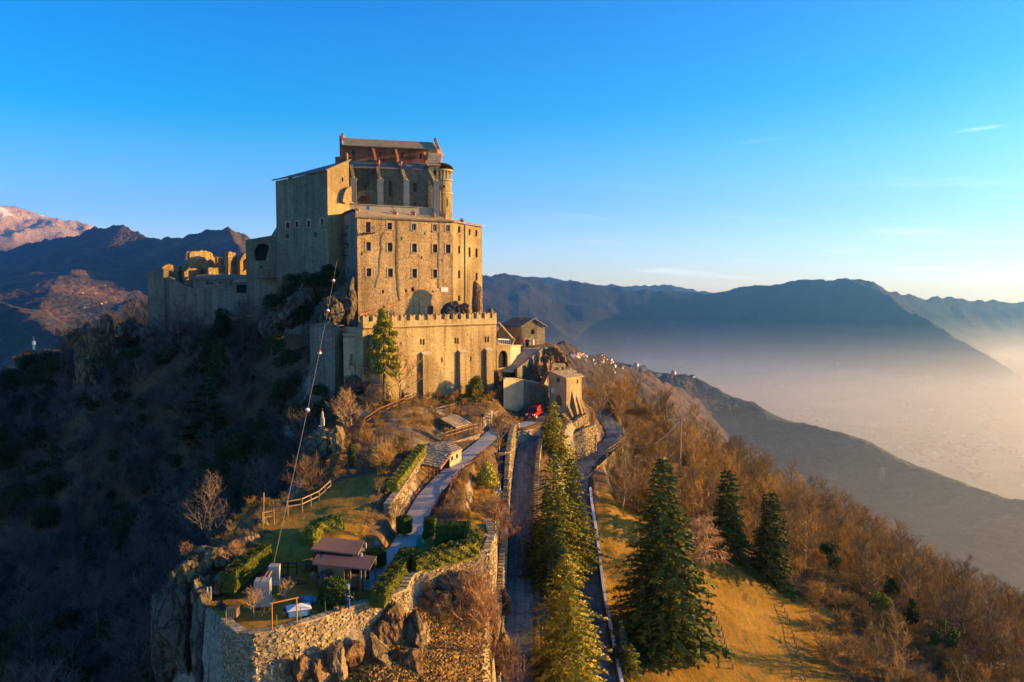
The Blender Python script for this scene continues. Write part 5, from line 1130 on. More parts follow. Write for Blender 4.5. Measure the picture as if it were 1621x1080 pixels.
# ------------------------------------------------------------------ rocks
def ico(sub):
    bm = bmesh.new(); bmesh.ops.create_icosphere(bm, subdivisions=sub, radius=1.0)
    v = np.array([x.co[:] for x in bm.verts]); f = [tuple(q.index for q in p.verts) for p in bm.faces]; bm.free(); return v, f
_ico = {k: ico(k) for k in (3, 4, 5)}
def rock(c, r, seed=0, m=None, sub=5, name='rock_outcrop', rough=.16, tall=False):
    V, F = _ico[sub]; v = V.copy(); rs = np.random.RandomState(seed * 7 + 3)
    for k in range(22):      # flat faces from cutting planes
        n = rs.normal(size=3); n[2] *= .5 if tall else 1; n /= np.linalg.norm(n); d = rs.uniform(.5, .85); s = v @ n; v -= np.outer(np.maximum(s - d, 0) * .93, n)
    o = seed * 11.3; L = max(r)
    w = v * np.array(r); q = w / 1.6
    q = q + np.stack([fbm(q[:, 1] + o, q[:, 2], q[:, 0], 3)] * 3, -1) * .35
    dis = fbm(q[:, 0] + o, q[:, 1], q[:, 2] * (.45 if tall else 1), 5) * rough * 2.0 + ridged(q[:, 0] * .8 + o, q[:, 1] * .8, q[:, 2] * (.25 if tall else .8), 3) * rough * .9
    dis += (ridged(w[:, 0] * 1.7 + w[:, 2] * .6 + o, w[:, 1] * 1.7, w[:, 2] * (.7 if tall else 1.7), 4) - .4) * .15 / max(.6, L * .35)
    w = w * np.array([.88, .88, .95])
    w = w * (1 + dis[:, None] / 1.0)
    rz = rs.uniform(0, 6.28) * .15; ca, sa = math.cos(rz), math.sin(rz)
    w = np.stack([w[:, 0] * ca - w[:, 1] * sa, w[:, 0] * sa + w[:, 1] * ca, w[:, 2]], -1)
    me = bpy.data.meshes.new(name); me.from_pydata(w.tolist(), [], F); me.materials.append(m or M['rock'])
    ob = bpy.data.objects.new(name, me); COL.objects.link(ob); ob.location = c; ob['kind'] = 'structure'
    return ob
RK = [ # px, py, depth, (rx, ry, rz), material, tall
 (285,985,55.5,(1.5,2.0,4.6),'rock_dark',1),(322,1015,54.2,(1.3,1.8,4.6),'rock_dark',1),(262,1035,57,(1.2,1.6,4.4),'rock_dark',1),(345,1030,53.6,(1.0,1.4,3.6),'rock_dark',1),  # cliff columns: darker rock colour paints their shade
 (300,908,57,(1.5,1.7,1.5),'rock',0),(328,885,58.5,(1.3,1.5,1.1),'rock',0),(285,925,56.5,(1.1,1.4,1.8),'rock',0),(350,925,56,(1.2,1.2,1.0),'rock',0),(318,940,55.4,(1.0,1.2,1.6),'rock',0),
 (392,862,62,(1.2,1.5,1.1),'rock',0),(372,880,60,(1.0,1.2,.9),'rock',0),(412,838,66,(1.3,1.5,1.2),'rock',0),(425,852,64,(1.0,1.0,.8),'rock',0),(345,890,58.6,(1.0,1.0,.8),'rock',0),
 (592,808,71.5,(1.7,1.4,1.6),'rock',0),(572,838,68,(1.3,1.1,1.5),'rock',0),(608,838,68.4,(1.0,.9,1.6),'rock',0),(555,815,72.5,(1.3,1.1,.9),'rock',0),(620,800,74,(1.0,1.0,1.4),'rock',0),
 (508,890,59,(.9,.8,.8),'rock',0),(496,912,56.8,(.5,.5,.45),'rock',0),(486,894,58.6,(.6,.6,.5),'rock',0),(516,912,56.6,(.5,.6,.6),'rock_dark',0),
 (512,705,88,(2.5,2.2,2.6),'rock',0),(536,706,86.5,(1.1,1.3,2.5),'rock',0),(497,720,87,(1.6,1.8,2.6),'rock_dark',0),(562,772,79,(1.6,1.2,1.1),'rock',0),(545,760,80,(1.2,1.2,.9),'rock_dark',0),(582,783,78,(.9,.9,.8),'rock',0),
 (652,672,101,(1.8,1.6,2.5),'rock',0),(636,694,98.5,(1.3,1.2,1.8),'rock',0),(672,692,99,(1.2,1.1,2.0),'rock',0),(662,655,103,(1.5,1.4,1.1),'rock',0),(690,690,100,(.9,.9,1.4),'rock_dark',0),
 (598,622,104,(1.9,1.6,1.9),'rock',0),(577,644,102.5,(1.8,1.6,2.0),'rock',0),(618,646,102,(1.4,1.3,1.5),'rock',0),(560,610,105.5,(1.8,1.8,2.0),'rock_dark',0),(600,660,100,(1.3,1.2,1.2),'rock_dark',0),(640,628,106,(1.3,1.1,.9),'rock',0),
 (548,478,122,(2.6,3.2,4.4),'rock_dark',0),(520,500,119,(2.6,3,3.4),'rock_dark',0),(478,478,127,(3.4,3.4,2.8),'rock_dark',0),(505,455,129,(3.2,3,3),'rock_dark',0),(455,500,128,(3,3,2.6),'rock_dark',0),(430,520,130,(3,3,3),'rock_dark',0),
 (715,493,124.4,(2.6,1.3,1.9),'rock_dark',0),(754,484,128.5,(1.3,1.2,3.4),'rock_brown',1),(776,499,124.5,(1.3,1.2,1.0),'rock',0),(735,494,126,(1.3,1.0,1.5),'rock_brown',0),
 (787,634,118.3,(.8,.9,2.9),'rock',0),(797,652,116.8,(.9,1.1,2.3),'rock_brown',0),(776,652,117,(1.1,1.0,1.3),'rock',0),(808,665,115.6,(.9,.8,1.6),'rock_brown',0),(790,600,119.7,(.7,.8,1.8),'rock_brown',0),
 (742,642,115.6,(1.2,.9,.8),'rock',0),(722,640,115,(.9,.8,.6),'rock',0),(762,648,115.8,(.9,.8,.8),'rock_dark',0),
 (853,592,124.5,(1.5,1.8,2.4),'rock_brown',0),(868,575,127,(1.7,1.8,2.2),'rock_brown',0),(884,562,130,(1.7,1.8,1.7),'rock_brown',0),(873,556,133,(1.2,1.2,1.0),'rock',0),(895,575,128,(1.2,1.4,2),'rock_brown',0),
 (903,704,114.4,(1.3,1.0,1.8),'rock',0),(922,697,115.6,(1.3,1.1,2.1),'rock',0),(938,700,117,(.9,1.0,1.9),'rock_brown',0),(888,712,112.4,(1.0,1.0,1.8),'rock_dark',0),(908,722,113,(1.2,.9,1.1),'rock_brown',0),
 (718,938,60.6,(1.5,1.0,2.0),'rock',0),(752,952,62,(1.5,1.1,2.0),'rock_brown',0),(688,955,58.8,(1.4,1.1,1.5),'rock_brown',0),(776,990,63.4,(1.0,1.1,2.3),'rock_brown',0),(660,1005,55.8,(1.3,1.1,1.8),'rock',0),(618,1000,55,(1.3,1.0,1.7),'rock_brown',0),
 (596,1042,53.2,(1.2,.9,1.3),'rock',0),(640,1052,53.8,(1.3,1.0,1.2),'rock_brown',0),(700,1010,58.6,(1.5,1.0,1.6),'rock_dark',0),(798,955,71,(.7,1.4,1.9),'rock',0),(790,1030,66,(.9,1.4,2.4),'rock_brown',0),(735,1000,61,(1.4,1.0,1.7),'rock_brown',0),
 (533,1052,51,(.8,.6,1.3),'rock',0),(478,1058,49.9,(.7,.6,1.1),'rock_brown',0),(445,1052,49.8,(.6,.5,1.1),'rock',0),(500,1062,50.2,(.6,.5,.9),'rock_brown',0),(560,1030,52,(.7,.6,.9),'rock_brown',0),
 (143,575,150,(4.4,4.6,8.6),'rock_brown',1),(136,650,146,(3.6,4,9),'rock_brown',1),(168,545,152,(3,3,5),'rock_brown',1),(60,570,172,(6,5,3.4),'rock_dark',0),(185,600,150,(2.6,2.6,5),'rock_dark',1),(20,600,175,(7,5,4),'rock_brown',0),
 (205,525,152,(4,3,2.4),'rock_dark',0),(240,530,151,(4,3,2),'rock_dark',0),(112,690,142,(3,3,6),'rock_dark',1),
]
for i, (px, py, d, r, mm_, tall) in enumerate(RK):
    if py > 925 and d < 67 and px > 420: r = (r[0] * 1.3, r[1] * 1.15, r[2] * 1.25)
    rock(P(px, py, d), r, i + 1, M[mm_], 5 if max(r) > 2.4 or d < 66 else 4, tall=bool(tall), rough=.2 if tall else .16)

# ------------------------------------------------------------------ foliage meshes
def leaf_mat(name, c1, c2, rough=.75, trans=.15, obj=True):
    m, t, b = mat(name); v = coords(t)
    n = noise(t, v, 1.6, 4, .6); oi = N(t, 'ShaderNodeObjectInfo')
    c = ramp(t, n.outputs[0], [(.3, c1), (.7, c2)])
    c = mixc_(t, 1.0, c, ramp(t, oi.outputs['Random'], [(0, (.5, .52, .55)), (.5, (.95, .95, .95)), (.8, (1.25, 1.15, 1.0)), (1, (1.6, 1.5, 1.35))]), 'MULTIPLY')
    t.links.new(c, b.inputs['Base Color']); b.inputs['Roughness'].default_value = rough
    b.inputs['Specular IOR Level'].default_value = .1
    return m
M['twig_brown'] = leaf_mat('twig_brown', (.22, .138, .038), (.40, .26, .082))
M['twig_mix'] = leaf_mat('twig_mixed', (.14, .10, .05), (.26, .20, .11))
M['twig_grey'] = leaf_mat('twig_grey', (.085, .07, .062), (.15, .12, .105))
M['twig_red'] = leaf_mat('twig_red', (.20, .11, .06), (.33, .20, .10))
M['twig_pale'] = leaf_mat('twig_pale', (.30, .19, .09), (.46, .31, .15))
M['bark'] = plain_mat('bark', (.13, .09, .06), .95, .3, 3)
M['bark_pale'] = plain_mat('bark_pale', (.26, .19, .12), .95, .3, 3)
M['spruce'] = leaf_mat('spruce_needles', (.05, .065, .014), (.17, .165, .03))
M['spruce_gold'] = leaf_mat('golden_needles', (.13, .135, .02), (.42, .35, .05))
M['blue_spruce'] = leaf_mat('blue_needles', (.045, .065, .05), (.10, .12, .075))
M['leaf_dark'] = leaf_mat('dark_leaves', (.012, .026, .010), (.035, .055, .016))
M['leaf_hedge'] = leaf_mat('hedge_leaves', (.05, .065, .012), (.16, .15, .025))
M['leaf_box'] = leaf_mat('box_hedge_leaves', (.018, .04, .010), (.05, .085, .018))
M['leaf_lime'] = leaf_mat('lime_leaves', (.08, .10, .015), (.20, .20, .03))
M['dry_grass'] = leaf_mat('dry_grass', (.26, .15, .03), (.42, .26, .07))

def bare_tree_mesh(h, spread, seed, n1=9, n2=6, n3=7, up=.5, tw=.028, tl=.55, droop=0.0, tr=.13, fork=.28, nseg=9):
    """returns (trunk MB, crown MB) at the origin"""
    r = random.Random(seed); T = MB(); Cc = MB()
    def ribbon_(p, q, w):
        d = q - p; x = d.cross(Vector((r.uniform(-1, 1), r.uniform(-1, 1), r.uniform(-1, 1))))
        if x.length < 1e-4: return
        x.normalize(); x *= w; Cc.raw([p - x, p + x, q + x * .3, q - x * .3], [(0, 1, 2, 3)])
    pts = [Vector((0, 0, -.5))]
    for i in range(1, 6): pts.append(Vector((r.uniform(-.04, .04) * h * .3, r.uniform(-.04, .04) * h * .3, h * .7 * i / 5)))
    T.tube(pts, [tr * 1.15, tr, tr * .85, tr * .6, tr * .4, tr * .2], 6)
    def along(pp, f):
        k = f * (len(pp) - 1); i = min(int(k), len(pp) - 2); return pp[i].lerp(pp[i + 1], k - i)
    for a in range(n1):
        f = fork + (1 - fork) * (a + r.random() * .5) / n1; base = along(pts, f); az = a * 2.4 + r.uniform(-.4, .4)
        L = spread * (1.05 - .55 * f) * r.uniform(.8, 1.15); el = up + .55 * f + r.uniform(-.15, .15)
        dr = Vector((math.cos(az) * math.cos(el), math.sin(az) * math.cos(el), math.sin(el)))
        q = [base]
        for s in range(1, 5):
            q.append(q[-1] + dr * (L / 4) + Vector((r.uniform(-.1, .1), r.uniform(-.1, .1), r.uniform(-.03, .1) - droop * s * .35)) * L * .3)
        T.tube(q, [tr * .45, tr * .36, tr * .26, tr * .17, tr * .08], 4, cap=False)
        for b_ in range(n2):
            g = .25 + .75 * (b_ + r.random()) / n2; bp = along(q, g); az2 = r.uniform(0, 6.28)
            d2 = (dr * .9 + Vector((math.cos(az2), math.sin(az2), r.uniform(-.1, .7) - droop * 1.5)) * .85).normalized(); L2 = L * .5 * r.uniform(.6, 1.1)
            qq = [bp, bp + d2 * L2 * .5 + Vector((0, 0, -droop * .2 * L2)), bp + d2 * L2 + Vector((r.uniform(-.1, .1), r.uniform(-.1, .1), .08 - droop * .8)) * L2]
            Cc.tube(qq, [tw * 1.3, tw, tw * .5], 3, cap=False)
            for c_ in range(n3):
                e = .15 + .85 * (c_ + r.random()) / n3; cp_ = along(qq, e); az3 = r.uniform(0, 6.28)
                d3 = (d2 * .8 + Vector((math.cos(az3), math.sin(az3), r.uniform(-.2, .9) - droop * 2.2)) * .8).normalized(); L3 = tl * r.uniform(.6, 1.3)
                e1 = cp_ + d3 * L3; ribbon_(cp_, e1, tw * .55)
                for z in range(3):
                    d4 = (d3 + Vector((r.uniform(-.8, .8), r.uniform(-.8, .8), r.uniform(-.4, .8) - droop * 1.5))).normalized(); p4 = cp_.lerp(e1, r.uniform(.3, 1)); ribbon_(p4, p4 + d4 * L3 * r.uniform(.4, .9), tw * .4)
    return T, Cc
def conifer_mesh(h, rad, seed, layers=34, per=11, clear=.06, droop=.35, spray=.42, prof=.85, dens=9, nar=.42):
    r = random.Random(seed); T = MB(); Cc = MB()
    T.tube([(0, 0, -.6), (0, 0, h * .5), (0, 0, h * .97)], [h * .016 + .06, h * .010 + .03, .02], 6)
    for i in range(layers):
        f = i / (layers - 1); z = h * (clear + (1 - clear) * f) ; R = rad * ((1 - f) ** prof) * r.uniform(.82, 1.1) + .08
        n = max(4, int(per * (1 - f * .55)))
        for k in range(n):
            if r.random() < .06: continue
            az = 2 * math.pi * (k + r.random() * .8) / n + i * 1.7; lob = 1 + .20 * math.sin(2 * az + seed + f * 5) + .14 * math.sin(5 * az + f * 21 + seed); L = R * r.uniform(.66, 1.14) * lob; dx, dy = math.cos(az), math.sin(az)
            if r.random() < .07 and f < .85: continue
            lift = (.30 if f > .8 else .05) * L; z0 = z + r.uniform(-.4, .4) * h / layers
            def bp(s): return Vector((dx * L * s, dy * L * s, z0 + lift * s - droop * L * s * s * .8))
            ns = max(3, int(dens * L / rad + 2))
            for j in range(ns):
                s = .22 + .78 * (j + r.random() * .6) / ns; p = bp(s); w = spray * (1.15 - .55 * s) * r.uniform(.7, 1.25) * (.55 + .45 * (1 - f))
                for sd in (-1, 1):
                    a = az + sd * r.uniform(.35, 1.15); q = p + Vector((math.cos(a) * w, math.sin(a) * w, r.uniform(-.30, .06) * w)); e = Vector((-math.sin(a) * .7, math.cos(a) * .7, r.uniform(-.2, 1.0))) * w * nar
                    Cc.raw([p, q - e * .4 + Vector((0, 0, -.05 * w)), q + Vector((math.cos(a), math.sin(a), -.3)) * w * .35, q + e], [(0, 1, 2, 3)])
                if r.random() < .6:
                    q = p + Vector((r.uniform(-.3, .3) * w, r.uniform(-.3, .3) * w, -w * r.uniform(.3, .9))); e = Vector((-dy, dx, 0)) * w * nar * .9
                    Cc.raw([p - e, p + e, q + e * .2, q - e * .2], [(0, 1, 2, 3)])
    for j in range(10): 
        a = r.uniform(0, 6.28); p = Vector((0, 0, h * r.uniform(.93, .99))); q = p + Vector((math.cos(a) * .18, math.sin(a) * .18, .16)); Cc.raw([p, q, q + Vector((0, 0, .12)), p + Vector((0, 0, .2))], [(0, 1, 2, 3)])
    return T, Cc
def blob_mesh(lobes, n, leaf, seed, flat=.0):
    """leaf cloud filling ellipsoid lobes [(cx,cy,cz,rx,ry,rz)]"""
    r = random.Random(seed); Cc = MB(); vol = [l[3] * l[4] + l[4] * l[5] for l in lobes]; tot = sum(vol)
    for l, vv in zip(lobes, vol):
        for k in range(int(n * vv / tot)):
            d = Vector((r.gauss(0, 1), r.gauss(0, 1), r.gauss(0, 1))).normalized(); s = r.random() ** .28 * (1 + .16 * math.sin(d.x * 7 + l[0]) * math.cos(d.y * 6 + d.z * 5))
            c = Vector((l[0] + d.x * l[3] * s, l[1] + d.y * l[4] * s, l[2] + d.z * l[5] * s)); w = leaf * r.uniform(.6, 1.3)
            t = (d + Vector((r.uniform(-1, 1), r.uniform(-1, 1), r.uniform(-1, 1))) * .9).normalized(); x = t.cross(Vector((r.uniform(-1, 1), r.uniform(-1, 1), r.uniform(-1, 1)))).normalized(); y = t.cross(x)
            Cc.raw([c - x * w, c - y * w * .6, c + x * w, c + y * w * .6], [(0, 1, 2, 3)])
    return Cc
def mk_tree(name, label, cat, loc, T, Cc, mt, mc, group=None, crown='crown', rz=0, sc=1):
    e = thing(name, label, cat, loc, group); e.rotation_euler = (0, 0, rz); e.scale = (sc, sc, sc)
    tm = T.mesh('trunk', mt) if isinstance(T, MB) else T; cm_ = Cc.mesh(crown, mc) if isinstance(Cc, MB) else Cc
    if tm: put(tm, 'trunk', (0, 0, 0), parent=e)
    put(cm_, crown, (0, 0, 0), parent=e)
    return e, tm, cm_
def gpt(px, py, d=None, z=None):
    if d is not None: x, y = XY(px, d); return Vector((x, y, h1(x, y)))
    if z is not None: return G(px, py, z)
    return on_ground(px, py)

# ---- forest of bare trees
rnd = random.Random(21)
BT = []
for k in range(5):
    T, Cc = bare_tree_mesh(8.3 + k * .5, 2.9 + .3 * (k % 3), 40 + k, n1=10, n2=6, n3=6, up=.45 + .08 * (k % 3), tl=.62, tw=.026)
    BT.append((T.mesh('trunk', M['bark'] if k in (0, 3) else M['bark_pale']), Cc.mesh('crown', M['twig_brown'] if k != 3 else M['twig_mix']), ))
BTG = [(a, None) for a, b in BT]
def recol(me, m): c = me.copy(); c.materials.clear(); c.materials.append(m); return c
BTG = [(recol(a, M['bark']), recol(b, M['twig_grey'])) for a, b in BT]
def near_way(x, y, lim):
    for pts, wd, fall in WAYS:
        d, _ = poly_dist(pts, np.array([x]), np.array([y]))
        if d[0] < lim: return True
    return False
def wood_zone(x, y):
    px = CX + x / y * FPX
    return 0 if px < 1090 else 1 if px < 1240 else 2 if px < 1400 else 3 if px < 1520 else 4
WZ = ['crowded between the road bend and the utility pole', 'behind the tall meadow conifer', 'behind the two dark conifers at the meadow edge', 'among the ivy covered trees', 'at the lower right end of the slope']
def wood_label(x, y): return ('leafless orange brown tree ' + WZ[wood_zone(x, y)], 'tree')
def wood_group(x, y): return 'bare trees ' + WZ[wood_zone(x, y)]
def slope_zone(x, y): 
    px = CX + x / y * FPX; return 0 if px > 330 else 1 if px > 170 else 2
SZ = ['just left of the garden cliff', 'below the brown rock pinnacle', 'at the far left edge of the slope']
fr_pts = []
IVY = [on_ground(px, py) for px, py in ((1315, 923), (1392, 993), (1440, 1008), (1492, 1053))]
yy = 66.0
while yy < 172:
    xx = 14.0
    while xx < 175:
        x = xx + rnd.uniform(-1.6, 1.6); y = yy + rnd.uniform(-1.6, 1.6); xx += 2.9 if x < 90 else 4.4
        if x < 37 and y < 101: continue
        if x < 20 and y < 107: continue
        if x < .455 * y and y < 94: continue
        if any((x - v.x * q) ** 2 + (y - v.y * q) ** 2 < 10 for v in IVY for q in (.93, .965, 1.0)): continue
        if fbm(x * .09, y * .09, 5, 2) < -.42: continue
        if x < 33 + (y - 80) * .12 and y < 103: continue
        if near_way(x, y, 3.2) : continue
        px = CX + x / y * FPX
        if px > 1720 or y > 125 + .45 * x + 12 or y < 50: continue
        fr_pts.append((x, y))
    yy += 2.9
fz = H(np.array([p[0] for p in fr_pts]), np.array([p[1] for p in fr_pts]))
FRT = sorted([(math.hypot(x, y) * (1 + .0), x, y, float(z)) for (x, y), z in zip(fr_pts, fz)])
n_ind = min(180, len(FRT))
for d, x, y, z in FRT[:n_ind]:
    k = rnd.randrange(5); s = rnd.uniform(.52, 1.02)
    mk_tree('bare_tree', *wood_label(x, y), (x, y, z), BT[k][0], BT[k][1], None, None, wood_group(x, y), rz=rnd.uniform(0, 6.28), sc=s)
def gn_scatter(name, pts, srcs, seed=0):
    """one stuff object: mesh points carrying rotation/scale, instances chosen by index"""
    me = bpy.data.meshes.new(name); me.from_pydata([p[:3] for p in pts], [], [])
    for nm, typ, vals in (('rot', 'FLOAT', [p[3] for p in pts]), ('scl', 'FLOAT', [p[4] for p in pts]), ('pick', 'INT', [p[5] for p in pts])):
        a = me.attributes.new(nm, typ, 'POINT'); a.data.foreach_set('value', vals)
    ob = bpy.data.objects.new(name, me); COL.objects.link(ob); ob['kind'] = 'stuff'
    g = bpy.data.node_groups.new(name + '_nodes', 'GeometryNodeTree'); g.interface.new_socket('Geometry', in_out='INPUT', socket_type='NodeSocketGeometry'); g.interface.new_socket('Geometry', in_out='OUTPUT', socket_type='NodeSocketGeometry')
    gi, go = g.nodes.new('NodeGroupInput'), g.nodes.new('NodeGroupOutput'); join = g.nodes.new('GeometryNodeJoinGeometry')
    def nattr(n, ty):
        a = g.nodes.new('GeometryNodeInputNamedAttribute'); a.data_type = ty; a.inputs['Name'].default_value = n; return a.outputs['Attribute']
    rot, scl, pick = nattr('rot', 'FLOAT'), nattr('scl', 'FLOAT'), nattr('pick', 'INT')
    cx = g.nodes.new('ShaderNodeCombineXYZ'); g.links.new(rot, cx.inputs[2])
    for i, objs in enumerate(srcs):
        cmpn = g.nodes.new('FunctionNodeCompare'); cmpn.data_type = 'INT'; cmpn.operation = 'EQUAL'; g.links.new(pick, cmpn.inputs[2]); cmpn.inputs[3].default_value = i
        for s_ in objs:
            oi = g.nodes.new('GeometryNodeObjectInfo'); oi.inputs['Object'].default_value = s_; oi.transform_space = 'ORIGINAL'
            ip = g.nodes.new('GeometryNodeInstanceOnPoints'); g.links.new(gi.outputs[0], ip.inputs['Points']); g.links.new(oi.outputs['Geometry'], ip.inputs['Instance'])
            g.links.new(cmpn.outputs[0], ip.inputs['Selection']); g.links.new(cx.outputs[0], ip.inputs['Rotation']); g.links.new(scl, ip.inputs['Scale']); g.links.new(ip.outputs[0], join.inputs[0])
    g.links.new(join.outputs[0], go.inputs[0]); md = ob.modifiers.new('scatter', 'NODES'); md.node_group = g
    return ob
def src_objs(meshpairs):
    out_ = []
    for o in COL.objects: pass
    for a, b in meshpairs:
        oa = next(o for o in COL.objects if o.type == 'MESH' and o.data == a); ob_ = next(o for o in COL.objects if o.type == 'MESH' and o.data == b); out_.append((oa, ob_))
    return out_
rest = FRT[n_ind:]
if rest: gn_scatter('sunlit_wood', [(x, y, z, rnd.uniform(0, 6.28), rnd.uniform(.52, 1.02), rnd.randrange(5)) for d, x, y, z in rest], src_objs(BT))
# left shaded slope
lf_pts = []; yy = 66.0
while yy < 205:
    xx = -200.0
    while xx < -16:
        x = xx + rnd.uniform(-2, 2); y = yy + rnd.uniform(-2, 2); xx += 4.6
        px = CX + x / y * FPX
        if px < -160 or x > -24.5 - (y - 60) * .06 and y < 92: continue
        if y >= 92 and x > -24: continue
        if -30 < x and y > 115: continue
        if y > 147 and x > -72: continue
        if y > 127 and x > -43: continue
        lf_pts.append((x, y))
    yy += 4.4
lz = H(np.array([p[0] for p in lf_pts]), np.array([p[1] for p in lf_pts]))
keep = []
for (x, y), z in zip(lf_pts, lz):
    dz = -z / y * FPX + 465
    if dz > 1250 or dz < 480: continue
    if any(abs(x - XY(px, d)[0]) < r[0] and abs(y - d) < r[1] for px, py, d, r, m_, t_ in RK if d > 60): continue
    keep.append((math.hypot(x, y), x, y, float(z)))
keep.sort()
everg = []
for i, (d, x, y, z) in enumerate(keep):
    if fbm(x * .06 + 3, y * .06, 0, 2) > .18 and rnd.random() < .75: everg.append((d, x, y, z))
es = set(everg); bare = [k for k in keep if k not in es]
nb = min(125, len(bare))
for d, x, y, z in bare[:nb]:
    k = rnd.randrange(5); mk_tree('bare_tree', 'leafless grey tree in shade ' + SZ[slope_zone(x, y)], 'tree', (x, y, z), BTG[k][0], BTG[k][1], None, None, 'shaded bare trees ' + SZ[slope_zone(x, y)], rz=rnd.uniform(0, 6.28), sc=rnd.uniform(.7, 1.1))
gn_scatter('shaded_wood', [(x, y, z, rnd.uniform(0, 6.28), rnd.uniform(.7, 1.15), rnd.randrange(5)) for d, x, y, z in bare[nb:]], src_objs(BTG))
EV = []
for k in range(3):
    T = MB(); T.tube([(0, 0, -.5), (0, 0, 3)], [.16, .06], 5); rr_ = random.Random(k)
    lob = [(rr_.uniform(-1.2, 1.2), rr_.uniform(-1.2, 1.2), 1.8 + 2.6 * rr_.random(), rr_.uniform(.9, 1.6), rr_.uniform(.9, 1.6), rr_.uniform(.9, 1.5)) for j in range(7)]
    EV.append((T.mesh('trunk', M['bark']), blob_mesh(lob, 2600, .13, 60 + k).mesh('crown', M['leaf_dark'])))
for i, (d, x, y, z) in enumerate(everg[:90]):
    k = i % 3; mk_tree('evergreen_tree', 'dark evergreen among shaded bare trees ' + SZ[slope_zone(x, y)], 'tree', (x, y, z), EV[k][0], EV[k][1], None, None, 'evergreens ' + SZ[slope_zone(x, y)], rz=rnd.uniform(0, 6.28), sc=rnd.uniform(.7, 1.25))
if everg[90:]: gn_scatter('shaded_evergreens', [(x, y, z, rnd.uniform(0, 6.28), rnd.uniform(.7, 1.25), i % 3) for i, (d, x, y, z) in enumerate(everg[90:])], src_objs(EV))
# undergrowth: low twig bushes on both slopes, one object
bmsh = []
for k in range(3):
    T, Cc = bare_tree_mesh(1.3, 1.1, 90 + k, n1=7, n2=5, n3=4, up=.6, tw=.02, tl=.34, tr=.03, fork=.02); Cc.raw(T.v, T.f); bmsh.append(Cc.mesh('bush', M['twig_brown'] if k < 2 else M['dry_grass']))
ug = []
for _ in range(9500):
    if rnd.random() < .38: x, y = rnd.uniform(14, 120), rnd.uniform(60, 165)
    else: x, y = rnd.uniform(-110, -17), rnd.uniform(58, 165)
    if 9 < x < 34 and y < 101 : continue
    if near_way(x, y, 2.2): continue
    if -27 < x < 0 and 45 < y < 100: continue
    if x > -30 and x < 5 and y > 112: continue
    if y > 127 and -43 < x < 0: continue
    if y > 147 and x < 0 and x > -72: continue
    ug.append((x, y))
ugl = [q for q in ug if q[0] < 0]; ug = [q for q in ug if q[0] >= 0]
uz = H(np.array([p[0] for p in ug]), np.array([p[1] for p in ug]))
# bush sources stand as real bushes on the slope
bs_src = []
for k, (px, py, sc_) in enumerate(((1010, 770, 1.2), (1065, 770, 1.0), (1262, 905, 1.3))):
    p = on_ground(px, py); o = put(bmsh[k], 'bush', p, 0, 1.0); tag(o, ('small leafless bush at the top of the meadow by the road wall', 'small leafless bush on the bare bank near the utility pole', 'tuft of dry scrub at the wood edge beside the far conifer')[k], 'bush'); bs_src.append((o,))
gn_scatter('undergrowth', [(x, y, float(z) - .05, rnd.uniform(0, 6.28), rnd.uniform(.7, 1.7), rnd.randrange(3)) for (x, y), z in zip(ug, uz)], bs_src)
lb_src = []
for k, (px, py, lab) in enumerate(((262, 560, 'dark twiggy bush under the left end of the ruin wall'), (300, 640, 'grey leafless bush in the shaded slope above the cedar'), (478, 560, 'dark green bush on the shaded rocks left of the grey wall stub'))):
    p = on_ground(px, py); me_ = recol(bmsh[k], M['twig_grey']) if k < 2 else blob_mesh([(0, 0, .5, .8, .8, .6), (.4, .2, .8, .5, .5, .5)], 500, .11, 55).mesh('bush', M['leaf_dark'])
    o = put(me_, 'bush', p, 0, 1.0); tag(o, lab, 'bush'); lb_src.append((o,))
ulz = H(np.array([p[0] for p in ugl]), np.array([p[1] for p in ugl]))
gn_scatter('shaded_undergrowth', [(x, y, float(z) - .05, rnd.uniform(0, 6.28), rnd.uniform(.8, 2.1), rnd.choice((0, 0, 1, 1, 2))) for (x, y), z in zip(ugl, ulz)], lb_src)
